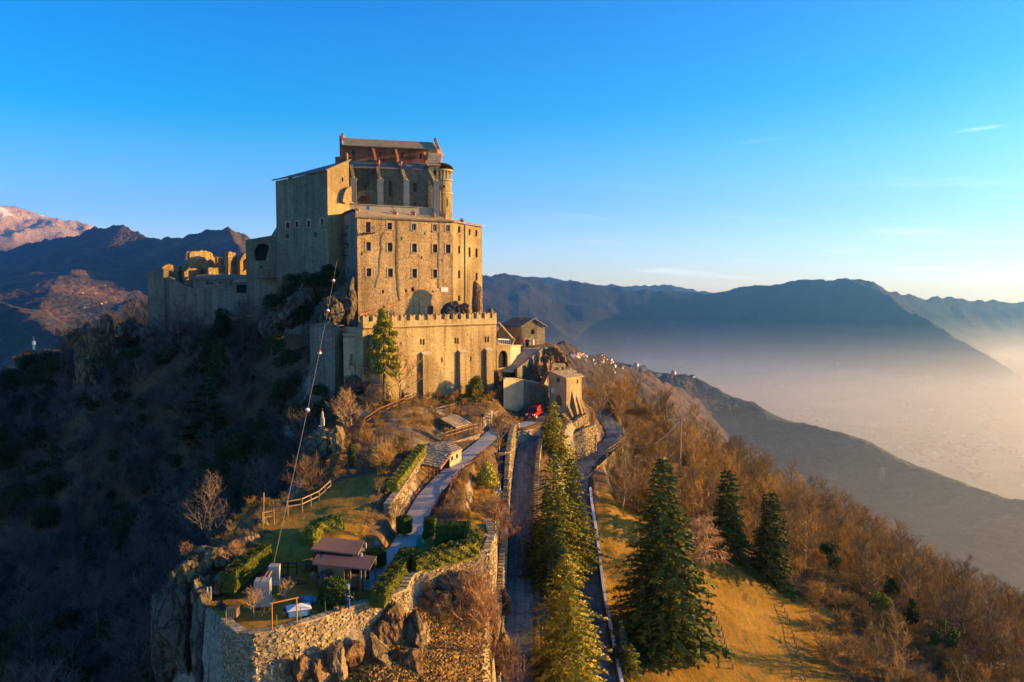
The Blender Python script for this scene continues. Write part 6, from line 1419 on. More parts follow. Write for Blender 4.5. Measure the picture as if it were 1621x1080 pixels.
# scrub on the banks of the garden
gs = []
rg2 = random.Random(77)
while len(gs) < 620:
    x, y = rg2.uniform(-24, 1.0), rg2.uniform(58, 116)
    if near_way(x, y, 1.6) or inside([p[:2] for p in LAWN], np.array([x]), np.array([y]))[0] or inside(TERR, np.array([x]), np.array([y]))[0] or inside(PLAT, np.array([x]), np.array([y]))[0]: continue
    if -7.5 < x < -4.5 and 94 < y < 103 or -12 < x < -6 and 80 < y < 94: continue
    gs.append((x, y))
gz_ = H(np.array([p[0] for p in gs]), np.array([p[1] for p in gs]))
gn_scatter('garden_scrub', [(x, y, float(z) - .03, rg2.uniform(0, 6.28), rg2.uniform(.25, .75), rg2.randrange(3)) for (x, y), z in zip(gs, gz_)], bs_src)
for i, (px, py, d, r_e) in enumerate(((462, 452, 127, 2.4), (500, 438, 126, 2.2), (440, 480, 126, 2.2), (478, 500, 122, 2.0), (520, 430, 124.5, 1.6), (430, 545, 120, 2.2), (455, 570, 116, 2.0), (510, 620, 108, 1.6))):
    c_ = P(px, py, d); r_ = random.Random(i + 30); T = MB(); T.tube([(0, 0, -1), (0, 0, r_e * .6)], [.15, .08], 5)
    lob = [(r_.uniform(-1, 1) * r_e * .6, r_.uniform(-.7, .7) * r_e * .6, r_e * r_.uniform(-.1, .7), r_e * .55, r_e * .5, r_e * .45) for j in range(6)]
    mk_tree('evergreen_bush', ('dark evergreen bush on the rock under the tall wing, ' + ('below its windows', 'beside the monastery block corner', 'at its left foot', 'lowest on the rocks', 'small one nearest the block corner', 'left of the grey wall stub', 'below the grey wall stub', 'beside the lone fan shaped shrub')[i]) if i < 5 else 'dark evergreen bush on the shaded slope, ' + ('left of the grey wall stub', 'below the grey wall stub', 'beside the fan shaped shrub')[i - 5], 'bush', c_ - Vector((0, 0, r_e * .3)), T, blob_mesh(lob, 2400, .14, 130 + i), M['bark'], M['leaf_dark'], crown='foliage')
# ivy-clad trees in the right wood
for i, (px, py, hh, lb) in enumerate(((1315,905,5.5,'ivy covered tree, dark green, highest of the green trees in the right wood'),(1392,975,4,'ivy wrapped trunk glowing yellow green in the brown wood'),(1440,990,4.5,'ivy covered tree low in the right wood, middle of three'),(1492,1035,5.5,'largest ivy covered tree near the lower right corner'),(1405,935,3.5,'small green ivy clump high in the brown wood'))):
    p = on_ground(px, py + 18); r_ = random.Random(i + 5); T = MB(); T.tube([(0, 0, -.5), (.2, 0, hh)], [.15, .05], 5)
    lob = [(r_.uniform(-.9, .9), r_.uniform(-.9, .9), hh * (.35 + .6 * r_.random()), r_.uniform(.4, .95), r_.uniform(.4, .9), r_.uniform(.5, 1.0)) for j in range(8)]
    mk_tree('ivy_tree', lb, 'tree', p, T, blob_mesh(lob, 2600, .11, 70 + i), M['bark'], M['leaf_box'] if i != 1 else M['leaf_lime'], crown='ivy')

# ---- conifers
def conif(name, label, px, py_top, py_base, d, wpx, mc, seed, **kw):
    sc_ = FPX / d; h_ = (py_base - py_top) / sc_; x, y = XY(px, d); z = P(px, py_base, d).z; zg = h1(x, y); z = min(z, zg + .3) if zg > z - 3 else z
    htot = P(px, py_top, d).z - z
    kw['spray'] = kw.get('spray', .42) * 1.25
    T, Cc = conifer_mesh(htot, wpx / sc_ / 2 * 1.22, seed, **kw)
    return mk_tree(name, label, 'tree', (x, y, z), T, Cc, M['bark'], mc)
conif('conifer', 'tallest dark conifer on the golden meadow right of the lower road', 1052, 730, 1035, 80, 142, M['spruce'], 1, layers=52, per=15, dens=13, spray=.75, prof=.62, clear=.05)
conif('conifer', 'dark dense conifer behind the weeping tree, left of two on the meadow edge', 1156, 746, 925, 100, 74, M['spruce'], 2, layers=40, per=14, dens=11, spray=.62, prof=.5, clear=.04)
conif('conifer', 'dark narrow conifer at the wood edge with bare foot, rightmost on the meadow', 1226, 782, 955, 98, 62, M['spruce'], 3, layers=38, per=13, dens=10, spray=.6, prof=.42, clear=.07)
conif('golden_conifer', 'sunlit golden green conifer filling the gap between both roads at the bottom', 897, 880, 1165, 70, 152, M['spruce_gold'], 4, layers=56, per=17, dens=14, spray=.5, prof=.62, clear=.02)
conif('conifer', 'tall green conifer left in the row between the two roads', 877, 722, 945, 86, 108, M['spruce_gold'], 5, layers=46, per=15, dens=12, spray=.5, prof=.55, clear=.03)
conif('conifer', 'broad green conifer right in the row between the two roads', 905, 728, 940, 89, 92, M['spruce_gold'], 6, layers=42, per=15, dens=12, spray=.5, prof=.5, clear=.03)
conif('blue_conifer', 'blue green conifer standing lowest in the middle row beside the lane', 868, 780, 960, 82, 88, M['spruce'], 7, layers=40, per=14, dens=12, spray=.5, prof=.6, clear=.03)
conif('conifer', 'pointed golden conifer below the gatehouse door', 876, 636, 750, 108, 70, M['spruce_gold'], 8, layers=34, per=13, dens=10, spray=.5, prof=.6, clear=.02)
conif('young_conifer', 'young bluish conifer beside the white wall at the bottom', 986, 985, 1052, 76, 30, M['blue_spruce'], 9, layers=18, per=9, dens=6, spray=.3, prof=.7, clear=.15)
conif('young_conifer', 'young brownish conifer next to the bluish one by the white wall', 1003, 1022, 1075, 75, 34, M['spruce_gold'], 10, layers=16, per=9, dens=6, spray=.3, prof=.6, clear=.15)
conif('slope_cedar', 'dark layered cedar on the shaded slope below the ruins', 325, 600, 735, 128, 64, M['leaf_dark'], 11, layers=9, per=12, dens=12, spray=.9, prof=.55, clear=.25, droop=.1)
# columnar evergreens by the ruin base
for i, (px, yt, yb, d, wp) in enumerate(((352, 488, 560, 143, 40), (330, 520, 620, 138, 40), (348, 535, 640, 136, 50))):
    sc_ = FPX / d; x, y = XY(px, d); zb_ = h1(x, y); ht_ = P(px, yt, d).z - zb_; ht_ = max(ht_, 3)
    lob = [(0, 0, ht_ * f, wp / sc_ / 2 * (1.05 - .5 * f), wp / sc_ / 2 * (1.05 - .5 * f), ht_ * .17) for f in (.12, .3, .48, .66, .84)]
    T = MB(); T.tube([(0, 0, -.5), (0, 0, ht_ * .8)], [.2, .05], 5)
    mk_tree('ivy_evergreen', ('upright dark evergreen rising against the shaded ruin wall', 'dark evergreen clump at the foot of the ruin wall, left of two', 'widest dark evergreen clump below the ruin wall')[i], 'tree', (x, y, zb_), T, blob_mesh(lob, 4200, .16, 80 + i), M['bark'], M['leaf_dark'])
# cedar in front of the battlements
x, y = XY(607, 103.0); zt = zat(605, 489, 103); zb_ = zat(607, 600, 103); hh = zt - zb_ + 2.2
T = MB(); T.tube([(0, 0, -1.5), (0, 0, hh * .9)], [.26, .06], 7)
r_ = random.Random(9); lob = []
for k in range(34):
    f = (k + .5) / 34; R = 2.7 * (1 - (f - .1) ** 2 * .9) * (1 - max(0, f - .72) * 2.6) * .8; a = k * 2.4
    rr_ = max(.2, R * r_.uniform(.45, .9)); lob.append((math.cos(a) * rr_, math.sin(a) * rr_, 2.4 + (hh - 3.0) * f, .62 + .35 * (1 - f), .62 + .35 * (1 - f), .42))
lob.append((0, 0, hh - .8, .5, .5, .9))
mk_tree('cedar_tree', 'big green cedar standing in front of the left end of the golden wall', 'tree', (x, y, zb_ - 2.2 + .4), T, blob_mesh(lob, 9500, .15, 91), M['bark'], M['spruce_gold'])
# round bush before the wall, cypress, dark garden conifer
x, y = XY(751.5, 114.0); g_ = h1(x, y); T = MB(); T.tube([(0, 0, -.3), (0, 0, 1.8)], [.09, .04], 5)
mk_tree('laurel_bush', 'round green bush growing before the golden wall between two buttresses', 'bush', (x, y, g_ - .1), T, blob_mesh([(0, 0, 1.5, 1.15, 1.1, 1.2), (.3, 0, 2.3, .8, .8, .8), (-.4, 0, 1.0, .9, .9, .8), (.5, 0, .8, .7, .7, .6)], 2600, .12, 92), M['bark'], M['leaf_hedge'])
p = gpt(553.5, 746, d=80.5); T = MB(); T.tube([(0, 0, -.3), (0, 0, 1.5)], [.06, .03], 5)
mk_tree('cypress', 'small slim dark cypress at the top of the garden lawn', 'tree', p, T, blob_mesh([(0, 0, 1.3, .42, .42, 1.25), (0, 0, 1.9, .3, .3, .9)], 2200, .07, 93), M['bark'], M['leaf_box'])
x, y = XY(771, 84.5); zb_ = h1(x, y); hh = zat(771, 733, 84.5) - zb_; lob = []
r_ = random.Random(3)
for k in range(26):
    f = (k + .5) / 26; R = 1.45 * (1 - .75 * f) ; a = k * 2.4; lob.append((math.cos(a) * R * .55, math.sin(a) * R * .55, .4 + (hh - .8) * f, .62 - .2 * f, .62 - .2 * f, .55))
T = MB(); T.tube([(0, 0, -.3), (0, 0, hh * .9)], [.12, .04], 5)
mk_tree('thuja', 'dark conical thuja on the lower lawn left of the lane', 'tree', (x, y, zb_), T, blob_mesh(lob, 7500, .10, 94), M['bark'], M['spruce_gold'])

# ---- single bare trees with their own shapes
def bare(label, px, py_base, d, hpx, wpx, mc, seed, group=None, mt='bark', z=None, **kw):
    sc_ = FPX / d; x, y = XY(px, d); zz_ = (h1(x, y) if abs(h1(x, y) - P(px, py_base, d).z) < 1.2 else min(h1(x, y), P(px, py_base, d).z)) if z is None else z
    T, Cc = bare_tree_mesh(hpx / sc_ / .95, wpx / sc_ / 1.7, seed, **kw)
    return mk_tree('bare_tree', label, 'tree', (x, y, zz_), T, Cc, M[mt], mc, group)
bare('leafless tree spreading in front of the golden wall beside the cedar', 632, 640, 104.5, 88, 84, M['twig_pale'], 101, mt='bark_pale', n1=12, n2=7, n3=7, tl=.7, tw=.03)
bare('fan shaped leafless shrub on the rocks left of the garden steps', 545, 690, 92, 62, 62, M['twig_pale'], 102, n1=14, fork=.03, up=.8, tr=.06, tl=.5)
bare('pinkish leafless tree outside the timber fence, upper of two', 497, 745, 80, 62, 52, M['twig_red'], 103, n1=12, fork=.1, n2=7)
bare('pinkish leafless tree outside the timber fence, lower of two', 478, 785, 74, 60, 66, M['twig_red'], 104, n1=12, fork=.1, n2=7, up=.35)
bare('leafless brown tree on the lawn right of the cypress', 603, 770, 80, 66, 52, M['twig_brown'], 105, n1=12, n2=7)
bare('thin leafless tree beside the vegetable plot', 636, 745, 84, 60, 34, M['twig_brown'], 106, n1=10, n2=6)
bare('pollard with straight pinkish shoots standing in the paved circle', 790, 725, 95.5, 58, 50, M['twig_red'], 107, z=None, mt='bark_pale', n1=15, fork=.45, up=.75, droop=0)
bare('bushy leafless tree between box hedge and lane', 783, 878, 72, 82, 62, M['twig_red'], 108, z=-23.5, n1=14, n2=8, n3=8, fork=.12)
bare('large reddish leafless tree rising from the cliff foot at the bottom', 745, 1090, 59.5, 200, 150, M['twig_red'], 109, n1=18, n2=9, n3=9, up=.85, tl=.75, fork=.12)
bare('second reddish leafless tree at the bottom right of the cliff', 803, 1090, 62, 100, 90, M['twig_red'], 110, z=-33, n1=12, n2=8, n3=7, up=.8)
bare('small leafless reddish tree at the bottom edge under the rocks', 655, 1080, 56, 100, 70, M['twig_red'], 111, n1=12, n2=7, up=.8)
bare('pale weeping tree drooping between the tall and dense conifers', 1120, 930, 92, 130, 90, M['twig_pale'], 112, n1=18, n2=9, n3=8, droop=.42, up=.6, mt='bark_pale')
bare('leafless tree on the meadow just below the arched road wall', 990, 815, 101, 92, 92, M['twig_pale'], 113, n1=12, n2=8, n3=8, mt='bark_pale')
bare('small leafless fruit tree beside the white canopy', 444, 978, 53.5, 46, 34, M['twig_pale'], 114, z=-21.5, n1=9, n2=4, n3=4, tl=.25, tw=.015, tr=.05, mt='bark_pale')
bare('low leafless fruit tree at the corner of the stone wall', 392, 1004, 52, 46, 40, M['twig_pale'], 115, z=-21.5, n1=10, n2=5, n3=4, tl=.28, tw=.015, tr=.05, fork=.05, mt='bark_pale')
bare('tiny leafless tree on the cliff edge at the left', 287, 905, 58, 36, 36, M['twig_red'], 116, z=-20.2, n1=9, n2=5, n3=4, tl=.25, tw=.018, tr=.05)
bare('small pinkish bush beside the path hedge', 628, 838, 69, 34, 36, M['twig_red'], 117, z=-20.1, n1=12, n2=5, n3=4, tl=.25, tw=.018, tr=.04, fork=.05)
bare('leafless bush at the corner of the hedge on the cliff top', 362, 925, 58, 50, 46, M['twig_red'], 118, z=-20.6, n1=12, n2=5, n3=5, tl=.28, tw=.018, tr=.04, fork=.05)
bare('large leafless golden tree right behind the gatehouse', 950, 690, 133, 108, 84, M['twig_pale'], 119, n1=15, n2=9, n3=9, tl=.8, mt='bark_pale')
bare('broad leafless tree above the curve of the lower road', 985, 690, 140, 96, 80, M['twig_brown'], 120, n1=15, n2=9, n3=9, tl=.8)
bare('upright leafless shrub glowing orange at the gatehouse bastion', 938, 690, 120.5, 46, 26, M['twig_pale'], 121, n1=14, n2=6, n3=6, up=1.0, fork=.03, tl=.4)
bare('low shrub at the foot of the rock spur below the golden wall', 800, 690, 113, 36, 34, M['twig_pale'], 122, n1=12, n2=5, n3=5, fork=.05, up=.7, tl=.35)

# ---- hedges: clipped leaf volumes
def hedge(label, pts, w, h, mc, seed, leaf=.08, dens=300, name='hedge', z=None, rough_=.1):
    """pts: plan polyline with base z"""
    r = random.Random(seed); mb = MB(); 
    for (x0, y0, z0), (x1, y1, z1) in zip(pts[:-1], pts[1:]):
        a, b = Vector((x0, y0, z0)), Vector((x1, y1, z1)); d = (b - a); L = Vector((d.x, d.y, 0)).length; t = Vector((d.x, d.y, 0)).normalized(); n = Vector((t.y, -t.x, 0))
        iw, ih = w * .86, h * .93; e = t * .05
        v = [a - e - n * iw / 2 + Vector((0, 0, -.2)), b + e - n * iw / 2 + Vector((0, 0, -.2)), b + e + n * iw / 2 + Vector((0, 0, -.2)), a - e + n * iw / 2 + Vector((0, 0, -.2))]
        mb.raw(v + [p + Vector((0, 0, ih + .2)) for p in v], [(0, 1, 2, 3), (7, 6, 5, 4), (0, 4, 5, 1), (1, 5, 6, 2), (2, 6, 7, 3), (3, 7, 4, 0)])
        area = L * (2 * h + w) + 2 * w * h
        for k in range(int(area * dens)):
            u = r.random(); q = r.random() * (2 * h + w + .6 * w); base = a.lerp(b, u)
            if q < h: p = base + n * w / 2 + Vector((0, 0, q)); nn = n
            elif q < 2 * h: p = base - n * w / 2 + Vector((0, 0, q - h)); nn = -n
            elif q < 2 * h + w: p = base + n * (q - 2 * h - w / 2) + Vector((0, 0, h)); nn = Vector((0, 0, 1))
            else:
                s_ = r.random() < .5; p = (b + t * .08 if s_ else a - t * .08) + n * r.uniform(-w / 2, w / 2) + Vector((0, 0, r.random() * h)); nn = t if s_ else -t
            bump_ = rough_ * math.sin(p.x * 5 + p.z * 3) * math.cos(p.y * 4 + p.z * 6); p = p + nn * (bump_ + r.uniform(-.06, .05)); x = Vector((r.uniform(-1, 1), r.uniform(-1, 1), r.uniform(-1, 1))).cross(nn)
            if x.length < .05: continue
            x.normalize(); y_ = (nn.cross(x) + nn * r.uniform(-.8, .8)).normalized(); s = leaf * r.uniform(.6, 1.3)
            mb.raw([p - x * s, p - y_ * s * .6, p + x * s, p + y_ * s * .6], [(0, 1, 2, 3)])
    o = mb.build(name, mc, origin=pts[0]); return tag(o, label, 'hedge')
def hp(*q): return [tuple(G(px, py, z)) for px, py, z in q]
hedge('bright yellow green hedge curving along the lower lawn edge', hp((486,866,-19.9),(505,846,-19.6),(540,836,-19.3)), 1.1, 1.15, M['leaf_lime'], 1)
hedge('sunlit hedge along the cliff top left of the concrete blocks', hp((362,934,-20.9),(388,910,-20.6),(420,886,-20.3)), 1.1, 1.25, M['leaf_lime'], 2)
hedge('large clipped box hedge with a flat top beside the path', hp((692,862,-20.7),(743,862,-20.7)), 1.5, 1.75, M['leaf_box'], 3, rough_=.02)
hedge('smaller clipped dark hedge block left of the large box hedge', hp((673,848,-20.6),(688,848,-20.6)), 1.3, 1.5, M['leaf_box'], 4, rough_=.03)
hedge('low dark hedge block beside the path end near the rocks', hp((634,842,-20.3),(646,838,-20.3)), 1.0, 1.2, M['leaf_box'], 5, rough_=.03)
hedge('clipped dark green hedge right of the brown shed roof', hp((582,893,-21.1),(609,889,-21.0)), 1.1, 1.0, M['leaf_box'], 6, rough_=.03)
hedge('long sunlit hedge edging the path above the retaining wall', hp((598,958,-21.5),(614,935,-21.4),(630,912,-21.2),(645,886,-20.9)), 1.1, 1.0, M['leaf_lime'], 7)
hedge('bright hedge running on top of the long retaining wall beside the shelter', hp((620,782,-18.3),(640,755,-18.0),(660,730,-17.7),(668,718,-17.6)), 1.0, 1.0, M['leaf_lime'], 8)
hedge('irregular sunlit hedge above the upper stone wall', hp((656,905,-21.2),(690,893,-20.9),(725,884,-20.8),(752,876,-20.7)), 1.1, 1.15, M['leaf_hedge'], 9, rough_=.22)
hedge('taller yellow hedge end at the corner of the upper stone wall', hp((738,868,-20.6),(758,866,-20.6)), 1.0, 1.35, M['leaf_hedge'], 10, rough_=.15)
p = G(526, 962, -21.55); T = MB(); T.tube([(0, 0, -.2), (0, 0, 1)], [.08, .05], 5)
mk_tree('round_hedge', 'drum shaped hedge with a sunlit top beside the person', 'hedge', p + Vector((0, .6, 0)), T, blob_mesh([(0, 0, .7, 1.12, 1.0, .8), (0, 0, 1.35, 1.1, 1.0, .5), (.1, 0, .4, 1.05, .95, .5)], 5200, .09, 95), M['bark'], M['leaf_box'], crown='foliage')

# ---- grass tufts: one object each side
def tufts(name, poly, n, m, hgt=.22, seed=2, zoff=0):
    r = random.Random(seed); xs = [p[0] for p in poly]; ys = [p[1] for p in poly]; Q = []
    while len(Q) < n:
        X_ = np.random.RandomState(seed).uniform(min(xs), max(xs), n * 3); Y_ = np.random.RandomState(seed + 1).uniform(min(ys), max(ys), n * 3); k = inside(poly, X_, Y_); Q = list(zip(X_[k], Y_[k]))[:n]; break
    Z_ = H(np.array([q[0] for q in Q]), np.array([q[1] for q in Q])); mb = MB()
    for (x, y), z in zip(Q, Z_):
        if near_way(x, y, 1.6): continue
        a = r.uniform(0, 6.28); h = hgt * r.uniform(.5, 1.4); w = .10 * r.uniform(.6, 1.5); dx, dy = math.cos(a) * w, math.sin(a) * w
        mb.raw([(x - dx, y - dy, z - .03), (x + dx, y + dy, z - .03), (x + dx * .6 + r.uniform(-.1, .1), y + dy * .6, z + h), (x - dx * .8, y - dy * .8 + r.uniform(-.1, .1), z + h * .8)], [(0, 1, 2, 3)])
    o = mb.build(name, m, origin=(0, 0, 0)); o['kind'] = 'stuff'
tufts('cliff_grass', [(-10, 49), (-1.5, 56), (-1.2, 64), (-4, 62), (-8, 57), (-13, 49)], 6500, M['dry_grass'], .10, 5)
tufts('terrace_grass', [(-14, 111), (-4, 118), (-2.5, 113), (-10, 106)], 1500, M['leaf_hedge'], .2, 6)
# ------------------------------------------------------------------ stone retaining walls built of stones
def rubble(label, tops, zbots, th, name='retaining_wall', sw=(.13, .36), sh=(.10, .19), seed=1, core='drystone', stone_m=None, flip=False, cap=True, proud=.09):
    """tops: top edge points left to right as seen from the outside"""
    r = random.Random(seed); base = Vector(tops[0]); e = thing(name, label, 'wall', base)
    cb = MB(); st_ = MB(); cp_ = MB()
    if not isinstance(zbots, (list, tuple)): zbots = [zbots] * len(tops)
    for i in range(len(tops) - 1):
        a, b = Vector(tops[i]), Vector(tops[i + 1]); d = Vector((b.x - a.x, b.y - a.y, 0)); L = d.length; t = d / L; n = Vector((t.y, -t.x, 0)) * (-1 if flip else 1)
        za, zb_ = zbots[i], zbots[i + 1]
        v = [Vector((a.x, a.y, za)), Vector((b.x, b.y, zb_)), b.copy(), a.copy()]; cb.raw(v + [p - n * th for p in v], [(0, 1, 2, 3), (7, 6, 5, 4), (3, 2, 6, 7), (0, 4, 5, 1)] + ([(0, 3, 7, 4)] if i == 0 else []) + ([(1, 5, 6, 2)] if i == len(tops) - 2 else []))
        u = -.05
        f0 = 0.0
        zmax = max(a.z, b.z); zmin = min(za, zb_); z = zmax - .02
        rz = math.atan2(t.y, t.x)
        while z > zmin:
            h = r.uniform(*sh); u = r.uniform(-.2, 0)
            while u < L:
                w = r.uniform(*sw); uc = u + w / 2; f = min(1, max(0, uc / L)); zt_ = a.z + (b.z - a.z) * f; zl = za + (zb_ - za) * f; zc_ = z - h / 2
                if zl < zc_ < zt_ - .02:
                    c = a + t * uc + n * (proud * r.uniform(-.1, .8) - .06); c.z = zc_ + r.uniform(-.02, .02)
                    st_.box(c, (w * .95, .24, h * .93), rz + r.uniform(-.1, .1), jit=.045, rnd=r, rot=Matrix.Rotation(rz + r.uniform(-.12, .12), 3, 'Z') @ Matrix.Rotation(r.uniform(-.28, .28), 3, 'Y'))
                u += w
            z -= h
        if cap:
            u = 0
            while u < L:
                w = r.uniform(.3, .6); f = min(1, (u + w / 2) / L); c = a.lerp(b, f) - n * (th / 2 - .04); c.z += .05; cp_.box(c, (w * .95, th + .12, .12), rz + r.uniform(-.04, .04), jit=.02, rnd=r); u += w
    cb.build('core', M[core], e); o = st_.build('stones', stone_m or M['stone_piece'], e); o['kind'] = 'stuff'
    if cap: o = cp_.build('cap_stones', stone_m or M['stone_piece'], e); o['kind'] = 'stuff'
    return e
def stone_piece_mat():
    m, t, b = mat('loose_stone'); g = N(t, 'ShaderNodeNewGeometry'); n = noise(t, wcoords(t), 3.0, 5, .65)
    c = ramp(t, g.outputs['Random Per Island'], [(0, (.17, .12, .065)), (.35, (.34, .25, .135)), (.7, (.26, .195, .12)), (1, (.46, .36, .22))])
    c = mixc_(t, .8, c, ramp(t, n.outputs[0], [(.3, (.6,) * 3), (.7, (1.3,) * 3)]), 'MULTIPLY'); t.links.new(c, b.inputs['Base Color']); bump(t, b, n.outputs[0], .08); return m
M['stone_piece'] = stone_piece_mat()
rubble('long rubble stone wall holding up the front garden terrace', [p + Vector((0, 0, .12)) for p in TW], [-27.5, -26.8, -26.2, -26.0, -26, -26, -26, -26, -26, -26.2, -26.4, -26.6], .5, seed=1)
rubble('upper stone wall below the irregular hedge, above the rocks', [p + Vector((0, 0, .1)) for p in TW2], [-25, -24.6, -24.2, -24.3, -24.5, -25], .5, seed=2)
pe = TW2[-1]; rubble('short return wall at the right corner of the garden', [Vector(pe) + Vector((0, 0, .1)), Vector((-1.5, 66.5, -20.5)), Vector((-1.9, 69.5, -20.1))], [-26, -27, -27], .5, seed=3)
# lane side walls: sunlit left wall and pale right wall
def offs(pts, o, dz=0): 
    A = np.array(pts); t = np.gradient(A[:, :2], axis=0); t /= np.linalg.norm(t, axis=1)[:, None]
    return [Vector((A[i, 0] + t[i, 1] * o, A[i, 1] - t[i, 0] * o, A[i, 2] + dz)) for i in range(len(A))]
def lane_pts(y0, y1, n): 
    A = np.array(LANE); Y = np.linspace(y0, y1, n); return [(np.interp(y, A[:, 1], A[:, 0]), y, np.interp(y, A[:, 1], A[:, 2])) for y in Y]
def low_pts(y0, y1, n):
    A = np.array(LOWER); Y = np.linspace(y0, y1, n); return [(np.interp(y, A[:, 1], A[:, 0]), y, np.interp(y, A[:, 1], A[:, 2])) for y in Y]
Lp = offs(lane_pts(66, 110, 14), -1.55); tops = [Vector((p.x, p.y, max(p.z + .6, min(p.z + 6.5, h1(p.x - .9, p.y) + .55)))) for p in Lp]
rubble('tall narrow retaining wall glowing along the left side of the lane', tops, [p.z - .5 for p in Lp], .4, seed=4)
Rp = offs(lane_pts(82, 110, 9), 1.5); rubble('low stone wall with pale cap on the right side of the lane', [p + Vector((0, 0, .75)) for p in Rp][::-1], [p.z - .5 for p in Rp][::-1], .42, seed=5)
Rq = offs(low_pts(63, 104, 14), 1.62)
ww = thing('road_parapet', 'long whitewashed parapet along the outer side of the lower road', 'wall', Rq[0]); mb = MB()
for a, b in zip(Rq[:-1], Rq[1:]):
    v = [a + Vector((0, 0, -.8)), b + Vector((0, 0, -.8)), b + Vector((0, 0, .55)), a + Vector((0, 0, .55))]; o_ = Vector((.22, .03, 0)); mb.raw(v + [p + o_ for p in v], [(0, 1, 2, 3)[::-1], (4, 5, 6, 7), (3, 2, 6, 7), ]) 
mb.build('wall', M['white'], ww); mb = MB()
for a, b in zip(Rq[:-1], Rq[1:]): mb.beam(a + Vector((.11, 0, .6)), b + Vector((.11, 0, .6)), .3, .08)
mb.build('coping', M['white'], ww)
# stone revetment along the ramp up the rocks and bastion
rubble('stone wall climbing with the timber fence toward the golden wall', [P(580, 690, 93), P(596, 672, 94.5), P(620, 660, 97), P(640, 652, 99.5)], [-19.4, -19.2, -18.6, -18], .5, seed=6)
rubble('low stone wall under the path fence beside the cypress', [P(566, 740, 86), P(590, 722, 88), P(615, 714, 90)], [-20, -19.6, -19.4], .4, seed=7)
rubble('sunlit stone bastion wall below the gatehouse', [P(900, 693, 113.2), P(925, 680, 114.4), P(944, 672, 116.6)], [-24.5, -24.2, -23.8], .6, seed=8)
rubble('stone wall below the glazed veranda with a small round window', [P(716, 701, 95.5), P(735, 696, 97), P(758, 688, 99)], [-20, -19.6, -19.3], .5, seed=9)
rubble('curving stone wall under the timber railing of the paved path', [P(714, 832, 71.5), P(717, 800, 76), P(722, 770, 80.5), P(735, 752, 84), P(752, 742, 88), P(766, 734, 91.5)], [-23.5, -23.5, -23.3, -22.6, -22.3, -22], .45, seed=10)
rubble('pale terrace wall slanting at the foot of the gatehouse', [P(888, 655, 116.4), P(905, 672, 114.2), P(916, 664, 115.4), P(930, 655, 118)], [-19.9, -20.3, -20.2, -19.9], .5, seed=11, stone_m=M['wall_crenel'])
rubble('stone wall with openings beside the paved path under the bright hedge', [G(616, 800, -18.4), G(640, 768, -18.0), G(658, 740, -17.7), G(672, 722, -17.6)], [-20.8, -20.5, -20.2, -20], .5, seed=12)
# its dark arched doors
for i, (px, py, z) in enumerate(((631, 795, -20.0), (641, 782, -19.8), (661, 760, -19.6))):
    c = G(px, py, z + .3); e = thing('cellar_door', ('lowest dark cellar door in the wall beside the path', 'middle dark cellar door in the wall beside the path', 'upper dark cellar door beneath the shelter end')[i], 'door', c)
    A_, B_ = G(616, 800, -18.4), G(672, 722, -17.6); t = Vector((B_.x - A_.x, B_.y - A_.y, 0)).normalized(); rz = math.atan2(t.y, t.x); n = Vector((t.y, -t.x, 0))
    mb = MB(); mb.box(c, (.75, .34, 1.35), rz); mb.tube([c + Vector((0, 0, .67)) - n * .17, c + Vector((0, 0, .67)) + n * .17], .375, 12); mb.build('leaf', M['frame_wood'], e)
    mb = MB(); mb.box(c + t * .42 + n * .03, (.12, .36, 1.4), rz); mb.box(c - t * .42 + n * .03, (.12, .36, 1.4), rz); mb.build('jamb', M['ashlar'], e)
for i, (px, py) in enumerate(((738, 697.5),)):
    c = P(px + 1, py + 11, 97); mb = MB(); mb.box(c, (.5, .4, 1.0), .4); tag(mb.build('cellar_window', M['dark']), 'small dark window in the wall under the glazed veranda', 'window')

# ------------------------------------------------------------------ fences
def fence(label, pts, h=1.0, step=1.5, rails=2, m='wood', pw=.11, group=None, name='timber_fence', rw=.09, snap=True):
    e = thing(name, label, 'fence', pts[0], group); prev = None
    for a, b in zip(pts[:-1], pts[1:]):
        a, b = Vector(a), Vector(b); k = max(1, round((b - a).length / step))
        for i in range(k + (1 if b == Vector(pts[-1]) else 0)):
            q = a.lerp(b, i / k); mb = MB(); mb.box(q + Vector((0, 0, h / 2 - .1)), (pw, pw, h + .25)); mb.build('post', M[m], e)
            if prev is not None:
                for j in range(rails):
                    z = h * (1 - .42 * j) - .06; mb = MB(); mb.beam(prev + Vector((0, 0, z)), q + Vector((0, 0, z)), rw * .6, rw); mb.build('rail', M[m], e)
            prev = q
    return e
fence('timber rail fence curving round the left edge of the lawn', [P(432, 812, 67.5), P(455, 812, 67.2), P(478, 808, 67.8), P(505, 795, 70.5), P(523, 778, 74)], 1.05, 1.7, m='wood_pale')
fence('short timber rail fence at the rocky tip of the lawn', [P(415, 830, 64.5), P(433, 826, 65)], 1.0, 1.2, m='wood_pale')
fence('long timber fence climbing the rocks toward the golden wall', [P(568, 705, 89), P(577, 676, 93.5), P(600, 660, 96.5), P(622, 650, 99), P(642, 642, 101)], 1.05, 1.6, m='wood_red')
fence('timber fence along the stone ledge beside the cypress', [P(522, 735, 83), P(540, 728, 84), P(566, 728, 86.5), P(590, 712, 89), P(612, 706, 91)], .95, 1.6, m='wood_red')
fence('timber fence zigzagging on the terrace at the golden wall foot', [P(640, 640, 103), P(655, 634, 106), P(672, 642, 105), P(690, 650, 103.5), P(712, 655, 103)], 1.05, 1.5, m='wood_pale')
fence('timber fence above the veranda roof, lower of the two', [P(674, 659, 101.5), P(690, 658, 101.8), P(706, 654, 102.8), P(722, 650, 103.5)], 1.0, 1.4, m='wood_pale')
